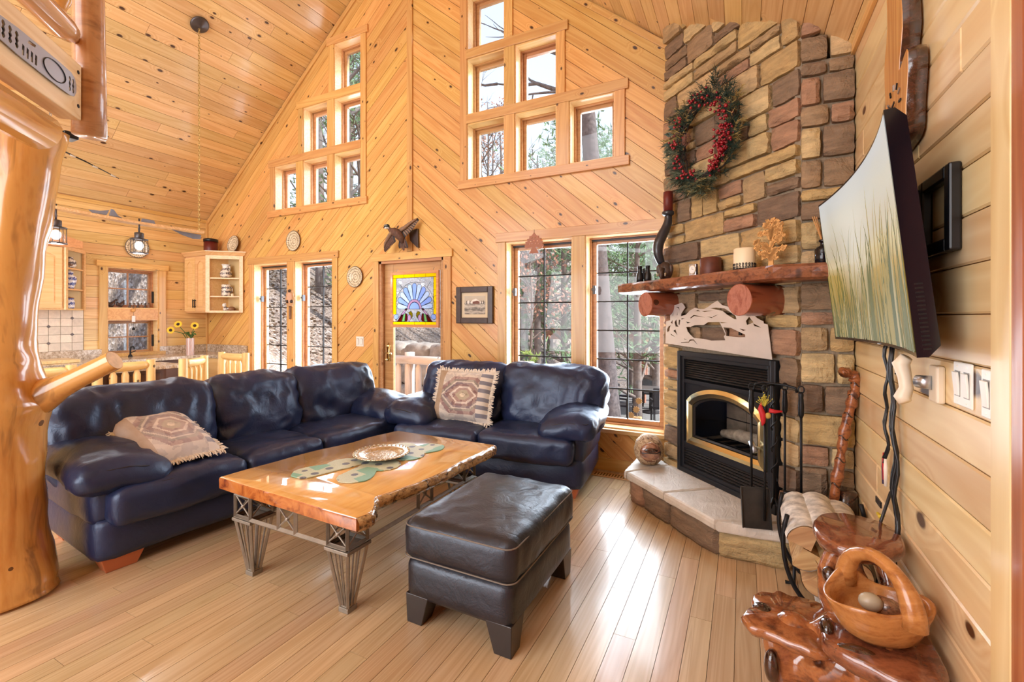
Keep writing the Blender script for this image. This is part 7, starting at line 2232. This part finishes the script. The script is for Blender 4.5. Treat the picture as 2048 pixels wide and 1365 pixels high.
# ------------------------------------------------------------ outdoors
def smooth(a, b, x):
    t = max(0, min(1, (x-a)/(b-a))); return t*t*(3-2*t)
def ground_z(x, y):
    base = -.30-1.25*smooth(-4.2, -1.8, x+.30*max(0, y-6))
    bd = -3.3-.50*(y-4.15) if y > 4.15 else -3.3+(4.15-y)*2
    d = max(0, (bd-x)*.89-.9) if y > 4.2 else 0
    d2 = max(0, XL-1.6-x)
    h = max(d, d2)
    z = base+min(.62*h, 3+.30*h)
    z += max(0, y-24)*.10
    z += .10*noise.noise(Vector((x*.4, y*.4, 0)))*smooth(0, 3, h)
    return z
def litter():
    m = NT('leaf_litter'); tc = m.n.new('ShaderNodeTexCoord'); v = tc.outputs['Object']
    vo = m.n.new('ShaderNodeTexVoronoi'); vo.inputs['Scale'].default_value = 24; m.ln(v, vo.inputs['Vector'])
    sc = m.n.new('ShaderNodeSeparateColor'); m.ln(vo.outputs['Color'], sc.inputs[0])
    r = m.ramp([(0, srgb(120,104,96)), (.25, srgb(166,144,128)), (.5, srgb(192,174,162)), (.72, srgb(150,128,112)), (.9, srgb(208,196,188))], 'CONSTANT'); m.ln(sc.outputs[0], r.inputs[0])
    n = m.noise(v, .8, 3); c = m.mix(m.math('MULTIPLY', n, .5), r.outputs[0], srgb(128,120,114))
    m.color(c); m.val('Roughness', .9); m.val('Specular IOR Level', .2); m.bump(vo.outputs['Distance'], .5, .05)
    return m.m
LIT = litter()
xs = [-30, -24, -19, -16, -14]+[-13+.5*k for k in range(36)]+[5.5, 7, 9, 12, 16, 22, 30]
ys = [-4, -2, 0, 1, 2, 3, 4.0]+[4.4+.5*k for k in range(36)]+[23, 25, 28, 32, 38, 46, 56, 70]
def inside(x, y): return XL-.25 < x < XR+.25 and y < YB+.22
vs = [(x, y, ground_z(x, y) if not inside(x, y) else -.6) for y in ys for x in xs]
W = len(xs); fs = [(j*W+i, j*W+i+1, (j+1)*W+i+1, (j+1)*W+i) for j in range(len(ys)-1) for i in range(W-1)]
m = MB(); m.v = vs; m.f = fs
g = m.obj('ground', LIT, None, smooth=True); tag(g, kind='structure')
# fallen leaves
ro = random.Random(77)
lm = MB()
for k in range(9000):
    if k % 3: x = ro.uniform(-13, -3.4); y = ro.uniform(5.0, 12)
    else: x = ro.uniform(-12.5, -7.6); y = ro.uniform(1.5, 6)
    z = ground_z(x, y)+.02
    a = ro.uniform(0, 6.28); s_ = ro.uniform(.03, .07); tx, ty = ro.uniform(-.6, .6), ro.uniform(-.6, .6)
    pts = []
    for q in range(5):
        b = a+2*PI*q/5; r_ = s_*(1 if q % 2 else .6); dx, dy = r_*math.cos(b), r_*math.sin(b); pts.append((x+dx, y+dy, z+dx*tx+dy*ty))
    lm.add(pts, [(0, 1, 2, 3, 4)])
o = lm.obj('fallen_leaves', LIT); tag(o, 'dry fallen leaves covering the hillside outside the windows', 'leaves', kind='stuff')
# driveway and patio
dv = MB().prism([(-2.6, 4.6), (6, 4.6), (8, 12.8), (-3.2, 12.8), (-3.4, 9)], -1.72, -1.52).obj('driveway', plain('asphalt', srgb(112,112,118), .9, var=.12, scale=60)); tag(dv, kind='structure')
pa = MB().prism([(-6.2, 12.8), (6, 12.8), (6, 18), (-6.2, 18)], -1.7, -1.50).obj('patio_slab', plain('patio_concrete', srgb(150,147,144), .85, var=.1, scale=20)); tag(pa, kind='structure')
# deck outside the door
dp_ = thing('deck', 'grey wooden deck boards outside the glazed door', 'deck', (0, 0, 0))
for k in range(9): MB().box((-5.0, 4.40+k*.142, -.09), (-2.4, 4.40+k*.142+.136, -.05)).obj('deck_board', plain('weathered_board', srgb(190,180,172), .8, var=.15, scale=8) if k == 0 else bpy.data.materials['weathered_board'], dp_)
for x in (-4.95, -2.5): MB().box((x, 4.4, -.5), (x+.1, 5.66, -.09)).obj('joist', bpy.data.materials['weathered_board'], dp_)
WLOG = logmat('whitened_log', srgb(214,208,204), srgb(186,176,170), srgb(150,130,120), rough=.7, coat=0, streak=.3)
WLOGX = logmat('whitened_rail', srgb(214,208,204), srgb(186,176,170), srgb(150,130,120), rough=.7, coat=0, axis='x', streak=.3)
dr = thing('deck_railing', 'pale weathered log railing on the deck outside the glazed door', 'railing', (0, 5.6, 0))
MB().tube([(-4.9, 0, .74), (-4.0, 0, .745), (-3.2, 0, .74), (-2.5, 0, .745)], .065, 14, jit=.06).obj('top_rail', WLOGX, dr, smooth=True)
MB().tube([(-4.9, 0, .12), (-2.5, 0, .12)], .05, 12).obj('lower_rail', WLOGX, dr, smooth=True)
for k in range(12):
    x = -4.80+k*.195; MB().tube([(x, 0, .12), (x, 0, .16), (x, 0, .20), (x, 0, .62), (x, 0, .66), (x, 0, .70)], [.02, .03, .048, .046, .03, .02], 10).obj('baluster', WLOG, dr, smooth=True)
MB().tube([(-4.62, .05, -.3), (-4.62, .05, .86)], .075, 14, jit=.05).obj('post', WLOG, dr, smooth=True)
# retaining wall of ledge stone
rwall_ = thing('ledge_wall', 'low stacked wall of big grey ledge stones on the leafy slope', 'stone wall', (0, 0, 0))
GST = plain('ledge_stone', srgb(164,158,150), .9, var=.35, scale=6, bump=.8)
for row, (zb, hh) in enumerate(((-.35, .45), (.10, .42), (.50, .40))):
    x = -9.6+row*.3
    while x < -4.2:
        w = ro.uniform(.5, 1.1)
        y = 7.1+.12*row+(x+6)*-.10+ro.uniform(-.06, .06)
        puff((w-.03, .6, hh-.03), .09, 6, wr=.07, ws=3, seed=ro.random()*50).obj('ledge_stone', GST, rwall_, T(x+w/2, y, zb+hh/2) @ RZ(-6), smooth=True)
        x += w
# ---------------- trees
BARKT = plain('grey_bark', srgb(134,124,120), .95, var=.35, scale=9, bump=.8)
BARKB = plain('furrowed_grey_bark', srgb(112,102,100), .95, var=.4, scale=14, bump=1.0)
BARKD = plain('brown_bark', srgb(138,124,116), .95, var=.3, scale=12, bump=.6)
NEED = plain('pine_needles', srgb(124,156,110), .8, var=.35, scale=3)
NEED2 = plain('light_spruce', srgb(140,166,92), .8, var=.3, scale=4)
OAKL = plain('russet_oak_leaves', srgb(186,138,118), .85, var=.25, scale=5)
def tree_mesh(h, r, seed, lean=(0, 0), branch_from=.35, nb=14, depth=2, spread=.9, twigs=True, bl=None):
    rg = random.Random(seed); m = MB(); tips = []
    P = []; n = 10
    for k in range(n+1):
        t = k/n; P.append((lean[0]*t+.02*h*noise.noise(Vector((seed, t*3, 0)))*t, lean[1]*t+.02*h*noise.noise(Vector((seed, 9, t*3)))*t, -0.3+t*(h+.3)))
    m.tube(P, [r*(1.15 if k == 0 else 1)*(1-.85*(k/n)**1.2) for k in range(n+1)], 10, jit=.08, seed=seed)
    def branch(p, d, L, w, dep):
        Q = [p]; dd = d.copy()
        for k in range(4):
            dd = (dd+Vector((rg.gauss(0, .16), rg.gauss(0, .16), rg.gauss(.05, .12)))).normalized(); Q.append(Q[-1]+dd*L/4)
        m.tube(Q, [w, w*.8, w*.6, w*.45, w*.25], 5 if dep else 4, cap=False)
        tips.append((Q[-1], dd)); tips.append((Q[2], dd))
        if dep > 0:
            for k in range(3 if dep > 1 else 4):
                q = Q[rg.randint(1, 4)]; e = (dd+Vector((rg.gauss(0, .6), rg.gauss(0, .6), rg.gauss(.1, .4)))).normalized()
                branch(q, e, L*rg.uniform(.4, .65), w*.5, dep-1)
    for k in range(nb):
        t = branch_from+(1-branch_from)*(k+rg.random())/nb*.97
        i = min(n-1, int(t*n)); a = rg.uniform(0, 6.28)
        p = Vector(P[i]).lerp(Vector(P[i+1]), t*n-i)
        d = Vector((math.cos(a)*spread, math.sin(a)*spread, rg.uniform(.2, .8))).normalized()
        branch(p, d, (bl or h*.28)*(1.15-t*.75), r*(1-.8*t)*.42+.006, depth)
    return m, tips
def leafy(tips, rg, n, s, spread, needle=True):
    m = MB()
    for (p, d) in tips:
        for k in range(n):
            c = p+Vector((rg.gauss(0, spread), rg.gauss(0, spread), rg.gauss(0, spread*.55)))
            if needle:
                q = Vector((rg.gauss(0, 1), rg.gauss(0, 1), rg.gauss(.3, .6))).normalized(); o_ = q.orthogonal().normalized()
                for b in range(3):
                    e = (q+Vector((rg.gauss(0, .55), rg.gauss(0, .55), rg.gauss(0, .5)))).normalized()*s*rg.uniform(.7, 1.3)
                    m.add([c-o_*s*.09, c+o_*s*.09, c+e], [(0, 1, 2)])
            else:
                a = Vector((rg.gauss(0, 1), rg.gauss(0, 1), rg.gauss(0, 1))).normalized()*s; b = a.orthogonal().normalized()*s*.6
                m.add([c-a*.5, c+b*.5, c+a*.5, c-b*.5], [(0, 1, 2, 3)])
    return m
def tree(name, label, x, y, h, r, seed, kind='bare', group=None, **kw):
    t = thing(name, label, 'tree', (x, y, ground_z(x, y)), group=group)
    m, tips = tree_mesh(h, r, seed, **kw)
    m.obj('trunk_and_branches', BARKB if kind == 'big' else BARKT if kind == 'bare' else BARKD, t, smooth=True)
    rg = random.Random(seed+5)
    if kind == 'pine': o = leafy(tips, rg, 9, .22, .26).obj('needles', NEED, t); tag(o, kind='stuff')
    if kind == 'oak': o = leafy(tips, rg, 5, .10, .16, False).obj('dry_leaves', OAKL, t); tag(o, kind='stuff')
    return t
def at(u, dist):
    """a point outside on the compass bearing of a view line from the room"""
    r_ = (u-1024)/917.0; return ((-.4493+.8934*r_)*dist, (.8934+.4493*r_)*dist)
x, y = at(1226, 9.6)
tree('pine_tree', 'big grey-barked pine trunk close outside the right tall window', x, y, 15, .25, 3, 'big', lean=(-.95, -.48), branch_from=.5, nb=12, bl=3.0)
gb_ = 'bare winter trees beyond the windows'
spots = [(1000, 17, 13), (1052, 20, 12), (1075, 13, 10), (1100, 23, 14), (1130, 18, 12), (960, 15, 14), (915, 20, 15), (1045, 14.5, 9), (985, 24, 15), (690, 11, 12), (640, 14, 12), (600, 17, 13), (560, 15, 12), (668, 19, 14), (725, 16, 13), (540, 21, 13), (1085, 27, 15), (1180, 21, 15)]
for i, (u, d, h) in enumerate(spots):
    x, y = at(u, d)
    h *= .66 if 900 < u < 1250 else .9
    tree('bare_tree', 'leafless grey winter tree standing in the woods beyond the windows', x, y, h, .09+.008*h*(.6 if i % 3 else 1), 20+i, 'bare', gb_, branch_from=.28, nb=13, spread=.8)
gp_ = 'green pines beyond the windows'
for i, (u, d, h) in enumerate([(1130, 22, 11), (1215, 19, 10), (1262, 17, 9), (1305, 21, 11), (1100, 26, 10), (700, 17, 12), (722, 13, 10), (660, 20, 12), (1168, 25, 11), (1330, 26, 13), (1200, 33, 14), (1275, 12.5, 7.5), (1128, 13.5, 8), (1312, 14.5, 9)]):
    x, y = at(u, d)
    tree('evergreen_tree', 'dark green pine standing in the woods beyond the windows', x, y, h, .13, 60+i, 'pine', gp_, branch_from=.12, nb=20, spread=1.0, depth=1, bl=h*.27)
x, y = at(1062, 11.5)
tree('oak_tree', 'slender oak holding russet leaves outside the right pair of windows', x, y, 4.6, .05, 90, 'oak', branch_from=.35, nb=16, depth=1, bl=1.3)
x, y = at(975, 16)
tree('oak_tree', 'taller oak with russet leaves behind the upper right gable windows', x, y, 9.2, .10, 93, 'oak', branch_from=.45, nb=18, depth=1, bl=2.2)
# spruce sapling and sprig
def sapling(label, x, y, z, h, seed):
    t = thing('spruce_sapling', label, 'sapling', (x, y, z))
    MB().tube([(0, 0, 0), (0, 0, h)], [.02, .004], 6).obj('stem', BARKD, t, smooth=True)
    rg = random.Random(seed); m = MB()
    for k in range(34):
        t_ = .08+.9*k/34; a = k*2.4; L = h*.42*(1-t_)+.10; d = Vector((math.cos(a), math.sin(a), .25)).normalized()
        for q in range(26):
            p = Vector((0, 0, h*t_))+d*L*q/26; e = (d*.7+Vector((rg.gauss(0, .6), rg.gauss(0, .6), rg.gauss(.2, .4)))).normalized()*.10; s_ = e.orthogonal().normalized()*.012
            m.add([p-s_, p+s_, p+e], [(0, 1, 2)])
    o = m.obj('needle_branches', NEED2, t); tag(o, kind='stuff')
x, y = at(1068, 7.0); sapling('bright green spruce sapling low outside the right pair of windows', x, y, ground_z(x, y), 2.05, 4)
x, y = at(1222, 5.2); sapling('small green evergreen sprig outside beside the loveseat arm', x, y, -1.52, 1.75, 6)
x, y = at(1120, 8.2); sapling('thin green spruce sapling beyond the brighter one outside', x, y, ground_z(x, y), 1.5, 8)
# pergola
pg = thing('pergola', 'reddish timber pergola with carved posts over the patio outside', 'pergola', (0, 0, -1.5))
PGW = wood('pergola_cedar', srgb(206,150,124), srgb(176,118,94), rough=.7, coat=0, knots=.03)
for (u, d) in ((1225, 15.3), (1286, 15.6), (1225, 18.3), (1290, 18.6), (1345, 15.8)):
    x, y = at(u, d); o = MB().box((-.09, -.09, 0), (.09, .09, 2.05)).obj('post', PGW, pg, T(x, y, 0), bevel=.01)
    MB().prism([(-.26, 2.05), (.26, 2.05), (.16, 1.95), (.10, 1.75), (-.10, 1.75), (-.16, 1.95)], -.09, .09, frame((x, y-.1, 0), (1, 0, 0), (0, 0, 1))).obj('bracket', PGW, pg)
a_, b_ = at(1185, 15.1), at(1360, 15.9)
ang = math.atan2(b_[1]-a_[1], b_[0]-a_[0])
L_ = math.hypot(b_[0]-a_[0], b_[1]-a_[1])
for off in (0, 3.0): MB().box((-.6, off-.05, 2.05), (L_, off+.05, 2.25)).obj('beam', PGW, pg, T(a_[0], a_[1], 0) @ Matrix.Rotation(ang, 4, 'Z'), bevel=.01)
for k in range(12): MB().box((-.5+k*.36, -.5, 2.25), (-.44+k*.36, 3.5, 2.42)).obj('rafter', PGW, pg, T(a_[0], a_[1], 0) @ Matrix.Rotation(ang, 4, 'Z'))
for k in range(14): MB().box((-.6, -.5+k*.3, 2.42), (L_, -.45+k*.3, 2.47)).obj('slat', PGW, pg, T(a_[0], a_[1], 0) @ Matrix.Rotation(ang, 4, 'Z'))
# patio set
WICK = plain('dark_wicker', srgb(58,52,52), .8, var=.3, scale=80)
ptb = thing('patio_table', 'round dark patio table under the pergola outside', 'table', (*at(1302, 14.0), -1.5))
MB().lathe([(.62, .70), (.64, .71), (.64, .735), (.6, .74)], 28).obj('top', plain('patio_top', srgb(120,112,108), .4), ptb, smooth=True)
MB().lathe([(.3, 0), (.28, .03), (.06, .06), (.05, .70)], 16).obj('pedestal', WICK, ptb, smooth=True)
def wicker_chair():
    t = thing('patio_chair', 'x', 'chair')
    MB().box((-.25, -.25, .40), (.25, .25, .45)).obj('seat', WICK, t, bevel=.02)
    MB().box((-.25, .20, .45), (.25, .26, .98)).obj('backrest', WICK, t, T(0, 0, 0) @ Matrix.Shear('XZ', 4, (0, 0)) if False else None, bevel=.02)
    for sx in (-1, 1):
        MB().box((sx*.25-.03, -.22, .60), (sx*.25+.03, .24, .65)).obj('armrest', WICK, t, bevel=.01)
        for sy in (-1, 1): MB().box((sx*.22-.025, sy*.22-.025, 0), (sx*.22+.025, sy*.22+.025, .40 if sy > 0 else .60)).obj('leg', WICK, t)
    return t
wc0 = wicker_chair()
for i, (u, d, a, lab) in enumerate(((1246, 13.0, 80, 'dark wicker patio chair on the left of the patio table'), (1300, 15.0, 10, 'dark wicker patio chair behind the patio table'), (1322, 12.6, 200, 'dark wicker patio chair on the right by the stone fireplace edge'))):
    o = wc0 if i == 0 else copy_tree(wc0)
    o.location = (*at(u, d), -1.5); o.rotation_euler = (0, 0, R(a)); o['label'] = lab; o['group'] = 'wicker patio chairs'
sp2 = thing('sunflower_stake', 'carved wooden stump with flower cut-outs standing on the patio', 'ornament', (*at(1274, 10.6), -1.52))
MB().box((-.10, -.08, 0), (.10, .08, .62)).obj('stump', wood('stump_wood', srgb(226,186,136), srgb(200,150,100), knots=.05, rough=.7, coat=0, axis='z'), sp2, bevel=.02)
for (x, z) in ((0, .80), (-.12, .66), (.06, 1.0)):
    m = MB(); P = []
    for k in range(20): a = 2*PI*k/20; r_ = .085 if k % 2 else .055; P.append((r_*math.cos(a), r_*math.sin(a)))
    m.prism(P, -.012, .012, frame((x, -.09, z), (1, 0, 0), (0, 0, 1))).obj('flower_cutout', GOLDW, sp2)
MB().tube([(0, 0, .6), (.03, 0, 1.0)], .015, 6).obj('rod', BARKD, sp2)
# neighbouring roof edge seen from the kitchen window
gs = thing('eave_timber', 'brown slanting eave timber outside the kitchen window', 'roof edge', (0, 0, 0))
MB().box((0, -.08, -.10), (2.4, .08, .10), frame((-8.15, 2.3, 2.22), (-.1, .8, .42), (1, 0, 0))).obj('rafter', plain('stained_eave', srgb(140,92,74), .7), gs)
MB().box((0, -.3, .10), (2.4, .3, .13), frame((-8.15, 2.3, 2.22), (-.1, .8, .42), (1, 0, 0))).obj('roof_board', plain('eave_board_mat', srgb(196,170,156), .7), gs)
